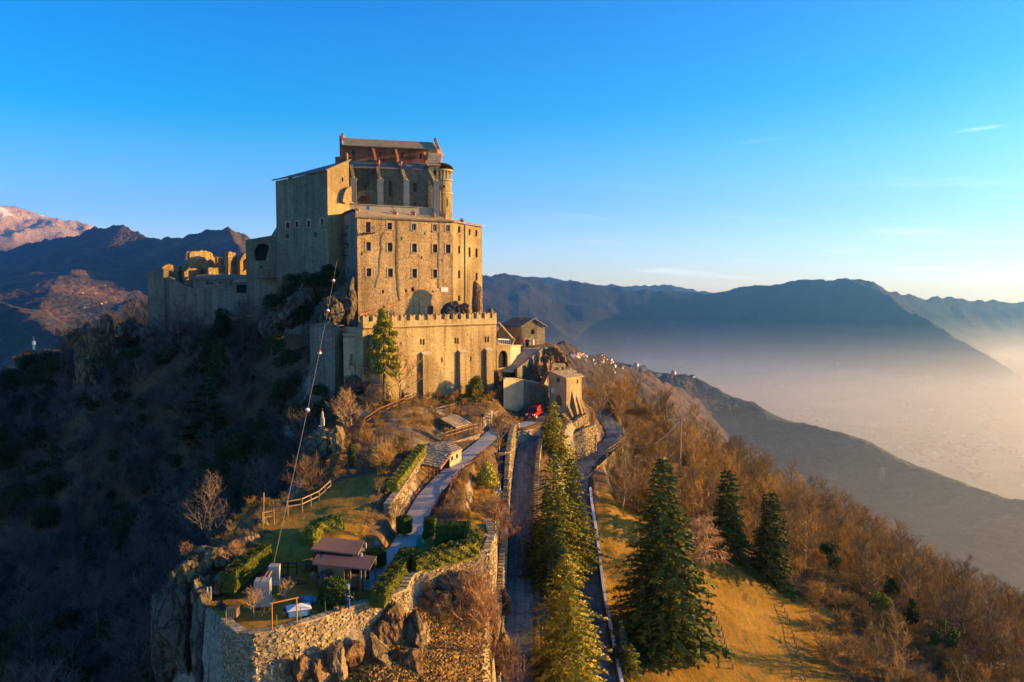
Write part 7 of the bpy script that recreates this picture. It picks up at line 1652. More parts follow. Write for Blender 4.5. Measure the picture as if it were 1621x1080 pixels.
fence('timber fence descending right from the veranda to the lane', [P(722, 648, 104), P(742, 657, 102.5), P(760, 666, 101.5), P(776, 670, 101)], 1.05, 1.6, m='wood')
fence('short timber rails beside the small porch roof', [P(764, 674, 100), P(790, 662, 103)], 1.0, 1.2, m='wood_pale')
fence('dark timber railing of the paved path on top of its curved wall', [P(702, 812, 73.6), P(712, 785, 77.6), P(716, 768, 80.6), P(730, 752, 84), P(748, 742, 88), P(765, 733, 91.5)], .9, 1.2, m='wood_red')
fence('dark stakes beside the lower path above the grassy wedge', [P(684, 822, 71.5), P(692, 806, 73.5), P(700, 790, 76.2)], 1.0, .7, m='iron', rails=1)
fence('wooden balustrade along the veranda terrace', [P(705, 697, 96), P(722, 692, 97.2), P(742, 686, 98.8), P(758, 682, 100)], 1.0, 1.1, m='wood_pale')
fence('low wooden fence by the concrete blocks', [P(441, 905, 58), P(470, 905, 58)], .7, .9, m='iron')
fence('stairs handrail fence below the grey wall stub', [P(553, 583, 103), P(572, 592, 102), P(590, 598, 101.6), P(604, 603, 101.5)], 1.0, 1.2, m='wood_red')
# green wire posts along the garden wall
for i, (px, py) in enumerate(((438, 996), (476, 985), (515, 974), (560, 960), (358, 990))):
    p = G(px, py, -21.55); mb = MB(); mb.tube([p, p + Vector((0, 0, .95))], .03, 5); tag(mb.build('fence_stake', M['leaf_lime']), ('thin green stake left of the orange frame', 'thin green stake right of the orange frame', 'thin green stake below the round hedge', 'thin green stake right of the person', 'thin green stake at the left wall corner')[i], 'stake')
# meadow: dry post lines along the stone edging
for lab, seq in (('row of low posts down the meadow edge beside the far conifer', ((1238, 962), (1250, 990), (1258, 1020), (1268, 1050), (1274, 1078))), ('row of low posts crossing the meadow below the weeping tree', ((1118, 948), (1130, 975), (1142, 1000), (1150, 1030), (1160, 1060)))):
    pts = [on_ground(px, py) for px, py in seq]; fence(lab, pts, .55, .9, rails=1, m='wood_pale', pw=.09, rw=.05)
    r = random.Random(len(lab)); mb = MB()
    for a, b in zip(pts[:-1], pts[1:]):
        for k in range(14): q = a.lerp(b, k / 14); s = r.uniform(.12, .35); mb.box(q + Vector((-.35 + r.uniform(-.1, .1), 0, .02)), (s, s * .8, s * .6), r.uniform(0, 3), jit=.04, rnd=r)
    o = mb.build('edging_stones', M['stone_piece']); o['kind'] = 'stuff'

# ------------------------------------------------------------------ shelters
# brown shed at the front
sh = thing('brown_roof_shed', 'garden shed with two tier brown sheet roof and board walls', 'shed', G(545, 925, -21.5))
def Q4(*a): return [P(*p) for p in a]
up = Q4((493, 870, 58.6), (566, 878, 58.4), (577, 857, 61.5), (512, 850, 61.8)); lo = Q4((495, 893, 56.6), (585, 902, 56.2), (596, 881, 58.9), (505, 872, 59.1))
def plate(quad, th, m, parent, name, ribs=0):
    a, b, c, d = quad; n = (b - a).cross(d - a).normalized(); n = n if n.z > 0 else -n; mb = MB(); l = [p - n * th for p in quad]
    mb.raw(list(quad) + l, [(0, 1, 2, 3), (7, 6, 5, 4), (0, 4, 5, 1), (1, 5, 6, 2), (2, 6, 7, 3), (3, 7, 4, 0)]); o = mb.build(name, m, parent)
    if ribs:
        mb = MB()
        for k in range(ribs + 1): f = k / ribs; mb.beam(a.lerp(b, f) + n * .02, d.lerp(c, f) + n * .02, .035, .05)
        r_ = mb.build('roof_ribs', m, o); r_['kind'] = 'stuff'
    return o
plate(up, .08, M['sheet_brown'], sh, 'upper_roof', 22); plate(lo, .08, M['sheet_brown'], sh, 'lower_roof', 26)
zf = -21.5
def boards(a, b, z0, z1, m, parent, bw=.16, seed=1):
    r = random.Random(seed); d = Vector((b.x - a.x, b.y - a.y, 0)); L = d.length; t = d / L; rz = math.atan2(t.y, t.x); n_ = int(L / bw)
    for k in range(n_):
        mb = MB(); mb.box(Vector((a.x, a.y, 0)) + t * (bw * (k + .5)) + Vector((t.y, -t.x, 0)) * r.uniform(-.012, .012) + Vector((0, 0, (z0 + z1) / 2 + r.uniform(-.01, .01))), (bw * .93, .04, z1 - z0), rz); mb.build('plank', m, parent)
sa, sb = P(504, 930, 57.0), P(548, 934, 56.8)
boards(Vector((sa.x, sa.y, 0)), Vector((sb.x, sb.y, 0)), zf, lo[0].z - .05, M['wood_pale'], sh, .14)
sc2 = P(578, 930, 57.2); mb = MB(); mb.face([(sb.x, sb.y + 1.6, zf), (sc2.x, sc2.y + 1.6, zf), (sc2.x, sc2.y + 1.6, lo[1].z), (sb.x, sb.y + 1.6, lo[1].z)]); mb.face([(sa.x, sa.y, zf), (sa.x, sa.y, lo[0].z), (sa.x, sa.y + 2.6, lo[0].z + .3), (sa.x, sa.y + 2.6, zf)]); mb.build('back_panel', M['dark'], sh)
for px, py, d in ((549, 930, 56.7), (566, 931, 56.5), (573, 932, 56.4), (590, 905, 58.7)):
    x, y = XY(px, d); mb = MB(); mb.box((x, y, (zf + lo[1].z) / 2), (.12, .12, lo[1].z - zf)); mb.build('post', M['wood_pale'], sh)
for px, d in ((568, 58.6), (575, 61.0)):
    x, y = XY(px, d); mb = MB(); mb.box((x, y, (lo[2].z + up[1].z) / 2), (.1, .1, up[1].z - lo[2].z + .1)); mb.build('post', M['white_wood'], sh)
mb = MB(); x, y = XY(560, 57.3); mb.box((x, y, zf + .85), (1.35, .5, .06)); mb.box((x, y, zf + .42), (1.3, .4, .8)); mb.build('counter', M['wood'], sh)
# long shelter with stone roof and shed house
ls = thing('long_shelter', 'long shelter with pale stone slab roof and two window hut beside the path', 'shelter', G(690, 745, -19.3))
roof_slab(Q4((650, 731, 84.0), (698, 741, 81.5), (716, 716, 86.5), (672, 712, 89.0)), .12, M['slab'], ls, 7, 12, seed=31)
roof_slab(Q4((703, 722, 85.2), (732, 711, 89.0), (712, 698, 93.0), (676, 701, 92.5)), .12, M['slab'], ls, 6, 12, seed=32)
roof_slab(Q4((672, 712, 89.05), (716.2, 716, 86.6), (710, 703, 91.5), (680, 700, 93.0)), .1, M['slab'], ls, 4, 12, seed=33)
hA, hB, hC = XY(711, 85.6), XY(729.5, 88.6), XY(707, 89)
wall_px(hA, hB, -20.3, (zat(711, 721, 85.6), zat(729.5, 712.5, 88.6)), [(714, 722.5, 717.5, 728.5, 'plain'), (721.5, 719, 725, 725, 'plain')], M['wall_render'], ls)
facade(XY(703, 86.5), hA, -20.3, (zat(703, 723, 86.5), zat(711, 721, 85.6)), [], M['wall_grey'], ls)
for px, yb, d in ((677.5, 769, 80.3), (684.5, 757, 82), (690.5, 748, 83.4), (697, 742, 84.6)):
    x, y = XY(px, d); zt = zat(px, 735, 82); z0 = zat(px, yb, d); mb = MB(); mb.box((x, y, (z0 - .6 + zt) / 2), (.16, .16, zt - z0 + .6)); mb.build('post', M['wood_red'], ls)
mb = MB(); mb.beam(P(652, 733, 83.8), P(697.5, 742.5, 81.4), .14, .16); mb.beam(P(697, 742.5, 81.4), P(715, 718, 86.2), .14, .16); mb.build('eave_beam', M['wood_red'], ls)
# glazed veranda
ve = thing('glazed_veranda', 'glazed veranda under a pale lean-to roof below the golden wall', 'veranda', P(722, 690, 98))
roof_slab(Q4((697, 663, 99.5), (722, 677, 97.6), (747, 670, 100.2), (721, 656, 102.6)), .12, M['slab'], ve, 7, 9, seed=34)
z0v = P(722, 696, 97.5).z
for px, py, d in ((704.5, 669, 98.8), (713, 672, 98.3), (720, 677, 97.9), (727.5, 677, 98.2), (740.5, 674, 99.6), (747, 671, 100.4), (735, 675, 99)):
    x, y = XY(px, d); zt = zat(px, py, d); mb = MB(); mb.box((x, y, (z0v + zt) / 2), (.11, .11, zt - z0v)); mb.build('post', M['wood_pale'], ve)
a, b = XY(705, 98.9), XY(720, 98.1); mb = MB(); mb.face([(a[0], a[1], z0v), (b[0], b[1], z0v), (b[0], b[1], zat(720, 678, 98)), (a[0], a[1], zat(705, 669, 98.9))]); mb.build('glazing', M['glass'], ve)
mb = MB(); 
for f in (.33, .66): mb.beam((a[0], a[1] - .05, z0v + 1.6 * f), (b[0], b[1] - .05, z0v + 1.6 * f), .05)
for f in (.25, .5, .75): mb.beam((a[0] + (b[0] - a[0]) * f, a[1] + (b[1] - a[1]) * f - .05, z0v), (a[0] + (b[0] - a[0]) * f, a[1] + (b[1] - a[1]) * f - .05, z0v + 1.7), .04)
mb.build('glazing_bars', M['white_wood'], ve)
a, b = XY(703, 102), XY(746, 102.6); mb = MB(); mb.face([(a[0], a[1], z0v), (b[0], b[1], z0v), (b[0], b[1], z0v + 2.4), (a[0], a[1], z0v + 2.2)]); mb.build('back_wall', M['wall_grey'], ve)
mb = MB(); mb.prism([XY(703, 96.8), XY(757, 99.6), XY(757, 103), XY(703, 103)], z0v - .5, z0v); mb.build('floor', M['paving'], ve)
# little porch roof by the lane and steps
po = thing('porch_roof', 'small grey slab porch roof beside the lane entrance', 'porch', P(800, 690, 104))
roof_slab(Q4((786, 677, 103.5), (816, 679, 104.5), (812, 674, 106.5), (794, 668, 107)), .1, M['slab_grey'], po, 4, 7, seed=35)
for px, d in ((792, 104), (807, 104.6), (801, 106)):
    x, y = XY(px, d); zt = zat(px, 677, d); mb = MB(); mb.box((x, y, zt - 1.2), (.5 if px == 807 else .14, .3, 2.4)); mb.build('pillar', M['wall_render'] if px == 807 else M['wood_red'], po)
# tree pit and paved edging
c = P(790, 731, 95.5); mb = MB()
for k in range(14):
    a0 = 2 * math.pi * k / 14; mb.box((c.x + 1.35 * math.cos(a0), c.y + 1.35 * math.sin(a0), h1(c.x, c.y) + .12), (.6, .28, .4), a0 + math.pi / 2)
o = mb.build('tree_pit_kerb', M['stone_piece']); o['kind'] = 'structure'

# ------------------------------------------------------------------ cable lift: concrete blocks, beam, cable, marker balls
def block(label, px, py, z, w, d, h, rz):
    p = G(px, py, z); mb = MB(); rr_ = random.Random(int(px)); mb.box(p + Vector((0, 0, h / 2)), (w, d, h), rz, jit=.02, rnd=rr_); mb.box(p + Vector((0, 0, .14)), (w + .12, d + .12, .28), rz)
    return tag(mb.build('concrete_block', M['concrete']), label, 'concrete block')
block('front concrete anchor block on the lawn tip, nearer the camera', 417, 957, -21.3, 1.0, .9, 1.75, .12); block('rear concrete anchor block carrying the upper cable end', 435, 924, -20.8, .75, .7, 1.35, .12)
b0, b1 = G(418, 921, -19.6), P(433, 893, 57.5)
lb_ = thing('cable_boom', 'yellowish steel boom leaning on the two concrete blocks', 'boom', b0)
for sx in (-.12, .12): mb = MB(); mb.beam(b0 + Vector((sx, 0, 0)), b1 + Vector((sx, 0, 0)), .09, .09); mb.build('beam', M['wood_pale'], lb_)
mb = MB(); 
for k in range(6): q = b0.lerp(b1, k / 5); mb.beam(q - Vector((.14, 0, 0)), q + Vector((.14, 0, 0)), .05)
mb.build('cross_bars', M['wood_red'], lb_)
mb = MB(); mb.beam(G(411, 924, -19.7), G(416, 913, -19.2), .08); mb.build('strut', M['wood_red'], lb_)
M['cable'] = plain_mat('cable_steel', (.20, .18, .16), .7, .1)
c0, c1 = Vector(b1), P(534, 410, 123.0); CAB = []
tgt = [(433, 893), (489, 649), (509, 555), (521, 492), (530, 444), (534, 410)]
tgt_t = [0, .37, .60, .76, .895, 1.0]
for k in range(41):
    f = k / 40; y = c0.y * (1 - f) + c1.y * f; x = c0.x * (1 - f) + c1.x * f
    g = 1 / (1 / c0.y * 0 + 1); CAB.append(Vector((x, y, c0.z * (1 - f) + c1.z * f - 0.9 * math.sin(math.pi * f))))
for dx in (0,):
    mb = MB(); mb.tube([p + Vector((dx, 0, 0)) for p in CAB], .016, 4); tag(mb.build('lift_cable', M['cable']), ('long steel lift cable rising from the concrete blocks to the abbey' if dx == 0 else 'thinner second lift cable running right beside the main one'), 'cable')
M['ball_red'] = plain_mat('marker_red', (.55, .07, .03), .5, .1); 
def cable_at(py):
    best = min(CAB, key=lambda p: abs((CY - 0) - 0) if False else abs(((-(p.y * math.sin(-PITCH)) , 0)[0]) * 0 + proj(p)[1] - py)); i = CAB.index(best); return best
def proj(p):
    v = np.array(p[:]); dpt = v @ _f; return CX + FPX * (v @ _r) / dpt, CY - FPX * (v @ _u) / dpt
for i, py in enumerate((444, 492, 555, 649)):
    p = cable_at(py); R = .25; 
    e = thing('marker_ball', ('highest red and white marker ball on the lift cable', 'second marker ball down the lift cable, beside the rock face', 'reddest marker ball on the cable beside the grey wall stub', 'lowest marker ball, mostly white, above the rock outcrop')[i], 'marker ball', p, 'marker balls on the lift cable')
    for half in (0, 1):
        mb = MB(); K = 10
        for a in range(K):
            for b in range(5):
                th0, th1 = math.pi / 2 * b / 5, math.pi / 2 * (b + 1) / 5; q = lambda t, a_: Vector((math.cos(t) * math.cos(2 * math.pi * a_ / K), math.cos(t) * math.sin(2 * math.pi * a_ / K), math.sin(t) * (1 if half == 0 else -1))) * R + p
                fc = [q(th0, a), q(th0, a + 1), q(th1, a + 1), q(th1, a)]; mb.face(fc if half == 0 else fc[::-1])
        mb.build('upper_half' if half == 0 else 'lower_half', M['white'] if (half == 0) == (i != 2) else M['ball_red'], e, smoothf=True)
# utility pole on the right and its sagging line
up_ = thing('utility_pole', 'tall pale timber utility pole in the wood with a sagging white line', 'utility pole', P(1077, 752, 118))
pt_, pb_ = P(1078, 662, 118), P(1076, 756, 118); mb = MB(); mb.tube([pb_ + Vector((0, 0, -1.5)), pt_], [.16, .10], 8); mb.build('pole', M['bark_pale'], up_)
mb = MB(); mb.beam(pt_ + Vector((-.6, 0, -.4)), pt_ + Vector((.6, 0, -.4)), .1); mb.beam(pb_ + Vector((-1.0, 0, -.8)), pb_ + Vector((-.05, 0, 2.4)), .1); mb.build('crossarm', M['bark_pale'], up_)
for sx in (-.5, 0, .5): mb = MB(); mb.tube([pt_ + Vector((sx, 0, -.35)), pt_ + Vector((sx, 0, -.12))], .05, 6); mb.build('insulator', M['white'], up_)
a, b = P(977, 699, 122), pt_ + Vector((0, 0, -.3)); mb = MB(); mb.tube([a.lerp(b, k / 20) + Vector((0, 0, -2.4 * math.sin(math.pi * k / 20))) for k in range(21)], .045, 5)
tag(mb.build('overhead_line', M['white']), 'thick pale overhead line sagging from the road bend to the utility pole', 'cable')
# street lamp at the lane
lp = thing('street_lamp', 'slim grey street lamp at the left side of the lane', 'street lamp', P(779, 1052, 66)); q0, q1 = P(778, 1056, 66), P(778.5, 979, 66)
mb = MB(); mb.tube([q0 + Vector((0, 0, -1)), q1], [.055, .04], 8); mb.build('pole', M['steel'], lp); mb = MB(); mb.beam(q1 + Vector((-.05, 0, 0)), q1 + Vector((.5, 0, .06)), .2, .1); mb.build('lamp_head', M['steel'], lp)
# second lamp at the thuja
lp2 = thing('street_lamp', 'bluish street lamp between the thuja and the lane wall', 'street lamp', P(797, 800, 86)); q0, q1 = P(797, 815, 86), P(797, 779, 86)
mb = MB(); mb.tube([q0 + Vector((0, 0, -1)), q1], [.055, .04], 8); mb.build('pole', M['steel'], lp2); mb = MB(); mb.beam(q1 + Vector((.05, 0, 0)), q1 + Vector((-.45, 0, .06)), .2, .1); mb.build('lamp_head', M['steel'], lp2)
# radio mast at the far left
ms = thing('radio_mast', 'white lattice radio mast on the dark shoulder at the far left', 'mast', P(53, 560, 176)); a = P(53.5, 562, 176); b = P(53.5, 540, 176); mb = MB()
for sx, sy in ((-.25, -.25), (.25, -.25), (.25, .25), (-.25, .25)): mb.tube([a + Vector((sx, sy, -3)), b + Vector((sx * .4, sy * .4, 0))], .05, 4)
for k in range(8): f = k / 8; c = a.lerp(b, f); mb.beam(c + Vector((-.25, -.25, 0)), c + Vector((.25, .25, .35)), .04); mb.beam(c + Vector((.25, -.25, 0)), c + Vector((-.25, .25, .35)), .04)
mb.build('lattice', M['white'], ms); mb = MB(); mb.cyl((b.x, b.y), .35, b.z - .9, b.z - .1, 8); mb.build('antenna_drum', M['white'], ms)
mb = MB(); mb.tube([b, b + Vector((0, 0, .9))], .03, 4); mb.build('aerial', M['steel'], ms)
# wayside pillar on the outcrop
wp = thing('shrine_pillar', 'slim stone shrine pillar standing on top of the rock outcrop', 'pillar', P(510, 675, 88)); a = P(510.5, 672, 88); mb = MB(); mb.box(a + Vector((0, 0, .3)), (.38, .38, .9)); mb.tube([a + Vector((0, 0, .75)), a + Vector((0, 0, 1.35)), a + Vector((0, 0, 1.5))], [.16, .13, .05], 8); mb.build('shaft', M['ashlar'], wp)
mb = MB(); mb.beam(a + Vector((0, 0, 1.45)), a + Vector((0, 0, 1.85)), .07); mb.beam(a + Vector((-.14, 0, 1.68)), a + Vector((.14, 0, 1.68)), .06); mb.build('cross', M['wood_red'], wp)

# ------------------------------------------------------------------ garden things
M['orange_pipe'] = plain_mat('rusty_orange_pipe', (.42, .16, .05), .6, .2, 4); M['canvas'] = plain_mat('pale_canvas', (.62, .60, .58), .8, .08); M['tarp_blue'] = plain_mat('blue_tarp', (.08, .22, .42), .5, .15)
gf = thing('pipe_frame', 'rusty orange pipe frame standing on the front terrace', 'frame', G(432, 1000, -21.5)); fa, fb = G(431, 1001, -21.55), G(470, 990, -21.55)
for p, hh in ((fa, 1.85), (fb, 1.85)): mb = MB(); mb.tube([p, p + Vector((0, 0, hh))], .045, 6); mb.build('upright', M['orange_pipe'], gf)
mb = MB(); mb.tube([fa + Vector((-.15, 0, 1.85)), fb + Vector((.15, 0, 1.85))], .045, 6); mb.build('top_bar', M['orange_pipe'], gf)
mb = MB(); mb.tube([fa + Vector((-.5, -.1, .05)), fb + Vector((.6, .1, .05))], .05, 6); mb.build('ground_bar', M['orange_pipe'], gf)
p = G(473, 972, -21.5); ct = thing('canopy_box', 'white pitched canvas cover over a blue box behind the pipe frame', 'canopy', p); rz = .35
R_ = Matrix.Rotation(rz, 3, 'Z'); W_ = lambda x, y, z: p + R_ @ Vector((x, y, z))
mb = MB(); mb.box(W_(0, 0, .22), (1.35, .95, .44), rz); mb.build('box', M['tarp_blue'], ct)
mb = MB(); c4 = [W_(-.8, -.6, .46), W_(.8, -.6, .46), W_(.8, .6, .46), W_(-.8, .6, .46)]; tp_ = W_(0, 0, .72)
for i in range(4): mb.face([c4[i], c4[(i + 1) % 4], tp_])
mb.face(c4[::-1]); mb.build('canvas_top', M['canvas'], ct)
mb = MB(); q = G(489, 955, -21.5); r_ = random.Random(4); 
for i, (dx, dy, s) in enumerate(((0, 0, .5), (-.35, .2, .38), (.35, .1, .3))):
    o = rock(q + Vector((dx, dy, .25)), (s, s * .8, s * .8), 200 + i, M['tarp_blue'], 3, name='covered_heap', rough=.1); del o['kind']; tag(o, ('largest blue tarp covered heap behind the canopy', 'blue tarp heap at the left of the largest one', 'small blue tarp heap nearest the round hedge')[i], 'heap')
for i, (px, py, lab) in enumerate(((451, 975, 'terracotta pot beside the canopy box'), (532, 968, 'orange flower pot left of the person, left one'), (540, 970, 'orange flower pot nearest the person'))):
    p = G(px, py, -21.55); e = thing('flower_pot', lab, 'flower pot', p); mb = MB(); mb.tube([p, p + Vector((0, 0, .28)), p + Vector((0, 0, .33))], [.11, .16, .18], 10); mb.build('pot', M['chimney'], e); mb = blob_mesh([(0, 0, .42, .14, .14, .14)], 60, .05, i); put(mb.mesh('plant', M['leaf_box']), 'plant', (0, 0, 0), parent=e)
# cane table / planter by the left wall corner
p = G(369, 975, -21.4); e = thing('garden_crate', 'small wooden crate with slats at the left wall corner', 'crate', p)
for k in range(5): mb = MB(); mb.box(p + Vector((-.3 + k * .15, -.3, .35)), (.1, .04, .7)); mb.build('slat', M['wood_pale'], e)
mb = MB(); mb.box(p + Vector((0, 0, .3)), (.7, .56, .6)); mb.build('box', M['wood'], e)
# white railing on the left cliff
fence('small white metal railing on the left cliff top', [P(323, 946, 54.6), P(334, 944, 54.4)], .7, .25, rails=1, m='white', pw=.04, rw=.05, name='metal_railing')
fence('orange brown gate post pair at the lawn corner near the pillar', [P(516, 745, 81), P(521, 742, 81.6)], 1.0, .4, m='wood_red', name='garden_gate')
mb = MB(); q = P(417, 835, 64.4); mb.tube([q + Vector((0, 0, -.5)), P(417.5, 780, 64.4)], .05, 6); tag(mb.build('thin_mast', M['wood_pale']), 'thin upright orange pole at the rocky lawn tip', 'pole')
# vine plot: thin stakes
rv = random.Random(8); k = 0
for i in range(26):
    px, py = rv.uniform(585, 655), 0; py = 775 - (px - 585) * .55 + rv.uniform(-12, 6); x, y = XY(px, 84 + (px - 585) * .08 + rv.uniform(-1, 1)); z = h1(x, y); mb = MB(); mb.tube([(x, y, z - .2), (x + rv.uniform(-.05, .05), y, z + rv.uniform(1.3, 2))], .035, 4)
    tag(mb.build('vine_stake', M['wood']), 'thin brown vine stake in the plot between bright hedge and lawn', 'stake', 'stakes of the vine plot')
# feather-shaped flag stand: green and yellow banner at the path
p = G(667, 868, -20.9); e = thing('banner_stand', 'small green and yellow banner stand at the edge of the path', 'banner', p); M['green_cloth'] = plain_mat('green_cloth', (.03, .22, .16), .7, .1); M['yellow_cloth'] = plain_mat('yellow_cloth', (.75, .55, .05), .7, .1)
mb = MB(); mb.tube([p, p + Vector((-.1, 0, 1.4))], .03, 5); mb.build('pole', M['white'], e)
for nm, m_, pts in (('green_panel', 'green_cloth', [(-.35, .1), (.0, .05), (.05, 1.0), (-.12, 1.2), (-.38, .7)]), ('yellow_panel', 'yellow_cloth', [(0, .45), (.2, .4), (.22, .65), (.06, .8), (-.02, .62)]), ('green_panel', 'green_cloth', [(0, .02), (.38, .05), (.33, .6), (.1, .42)])):
    mb = MB(); v = [p + Vector((a, .04 if nm[0] == 'y' else 0, b)) for a, b in pts]; n_ = len(v); mb.raw(v + [q + Vector((0, -.06, 0)) for q in v], [tuple(range(n_))[::-1], tuple(range(n_, 2 * n_))] + [(i, (i + 1) % n_, (i + 1) % n_ + n_, i + n_) for i in range(n_)]); mb.build(nm, M[m_], e)
# stacked timber beside the rocks
e = thing('plank_stack', 'small stack of pale planks at the rock foot right of the brown roof', 'planks', G(588, 868, -20.8))
for i in range(6): q = G(588, 868, -20.8) + Vector((0, .1 * (i % 2), .08 + .09 * (i // 2))); mb = MB(); mb.box(q + Vector((0, .18 * (i % 2), 0)), (1.3, .16, .07), .25 + .05 * (i % 3)); mb.build('plank', M['wood_pale'], e)

# ------------------------------------------------------------------ red van
def car():
    p = P(846.5, 664, 116.2); x, y = p.x, p.y; z = np.interp(y, [a[1] for a in LANE], [a[2] for a in LANE]) + .05
    e = thing('red_van', 'small red van facing the camera at the top of the lane', 'van', (x, y, z)); fd = Vector((-.42, -.9, 0)).normalized(); rz = math.atan2(fd.y, fd.x) - 0; L, Wd = 4.1, 1.72; k_ = .86
    R = Matrix.Rotation(rz, 3, 'Z'); sl = math.atan(.2); O = Vector((x, y, z)); 
    def Wp(a, b, c): return O + R @ Vector((a, b, c)) * k_ + Vector((0, 0, -.12 * a))
    red = plain_mat('van_red', (.50, .012, .006), .25, .05, spec=.5); prof = [(2.05, .35), (2.08, .62), (2.0, .85), (1.15, 1.06), (.55, 1.68), (.25, 1.8), (-1.9, 1.78), (-2.05, 1.1), (-2.05, .35)]
    mb = MB(); n = len(prof)
    def sec(w, inset): return [Wp(a, w * (1 - (inset if c > 1.1 else 0)), c) for a, c in prof]
    l, r_ = sec(-Wd / 2, .12), sec(Wd / 2, .12); mb.raw(l + r_, [tuple(range(n)), tuple(range(2 * n - 1, n - 1, -1))] + [(i, i + n, (i + 1) % n + n, (i + 1) % n) for i in range(n)])
    b = mb.build('body', red, e); bv = b.modifiers.new('bevel', 'BEVEL'); bv.width = .06; bv.segments = 2
    mb = MB(); mb.face([Wp(1.17, -.68, 1.09), Wp(1.17, .68, 1.09), Wp(.60, .6, 1.66), Wp(.60, -.6, 1.66)]); ws = mb.build('windscreen', M['glass'], e)
    for v in ws.data.vertices: v.co += R @ Vector((.03, 0, .03))
    for s in (-1, 1):
        mb = MB()
        for a0, a1, t0 in ((.95, .1, .45), (0, -.9, 0), (-1.0, -1.8, 0)):
            w = Wd / 2 * .885; mb.face([Wp(a0, s * (Wd / 2 - .02) , 1.12), Wp(a1, s * (Wd / 2 - .02), 1.12), Wp(a1, s * (w + .02), 1.6), Wp(a0 - t0, s * (w + .02), 1.6)])
        mb.build('side_window', M['glass'], e)
        mb = MB(); mb.box(Wp(2.0, s * .62, .82), (.16, .34, .2), rz); mb.build('headlight', M['white'], e)
        mb = MB(); mb.box(Wp(.95, s * (Wd / 2 + .1), 1.15), (.14, .16, .2), rz); mb.build('wing_mirror', red, e)
        for a in (1.3, -1.3):
            c = Wp(a, s * (Wd / 2 - .08), .32); mb = MB(); t = R @ Vector((0, 1, 0)); mb.tube([c - t * .1, c + t * .1], .28, 14); w_ = mb.build('wheel', M['iron'], e); mb = MB(); mb.tube([c + t * s * .09, c + t * s * .125], .18, 10); mb.build('hub', M['steel'], w_)
    mb = MB(); mb.box(Wp(2.07, 0, .42), (.12, 1.5, .2), rz); mb.build('bumper', M['iron'], e)
    mb = MB(); mb.box(Wp(2.06, 0, .68), (.06, .8, .12), rz); mb.build('grille', M['iron'], e)
    mb = MB(); mb.box(Wp(2.14, 0, .42), (.02, .5, .11), rz); mb.build('number_plate', M['white'], e)
car()

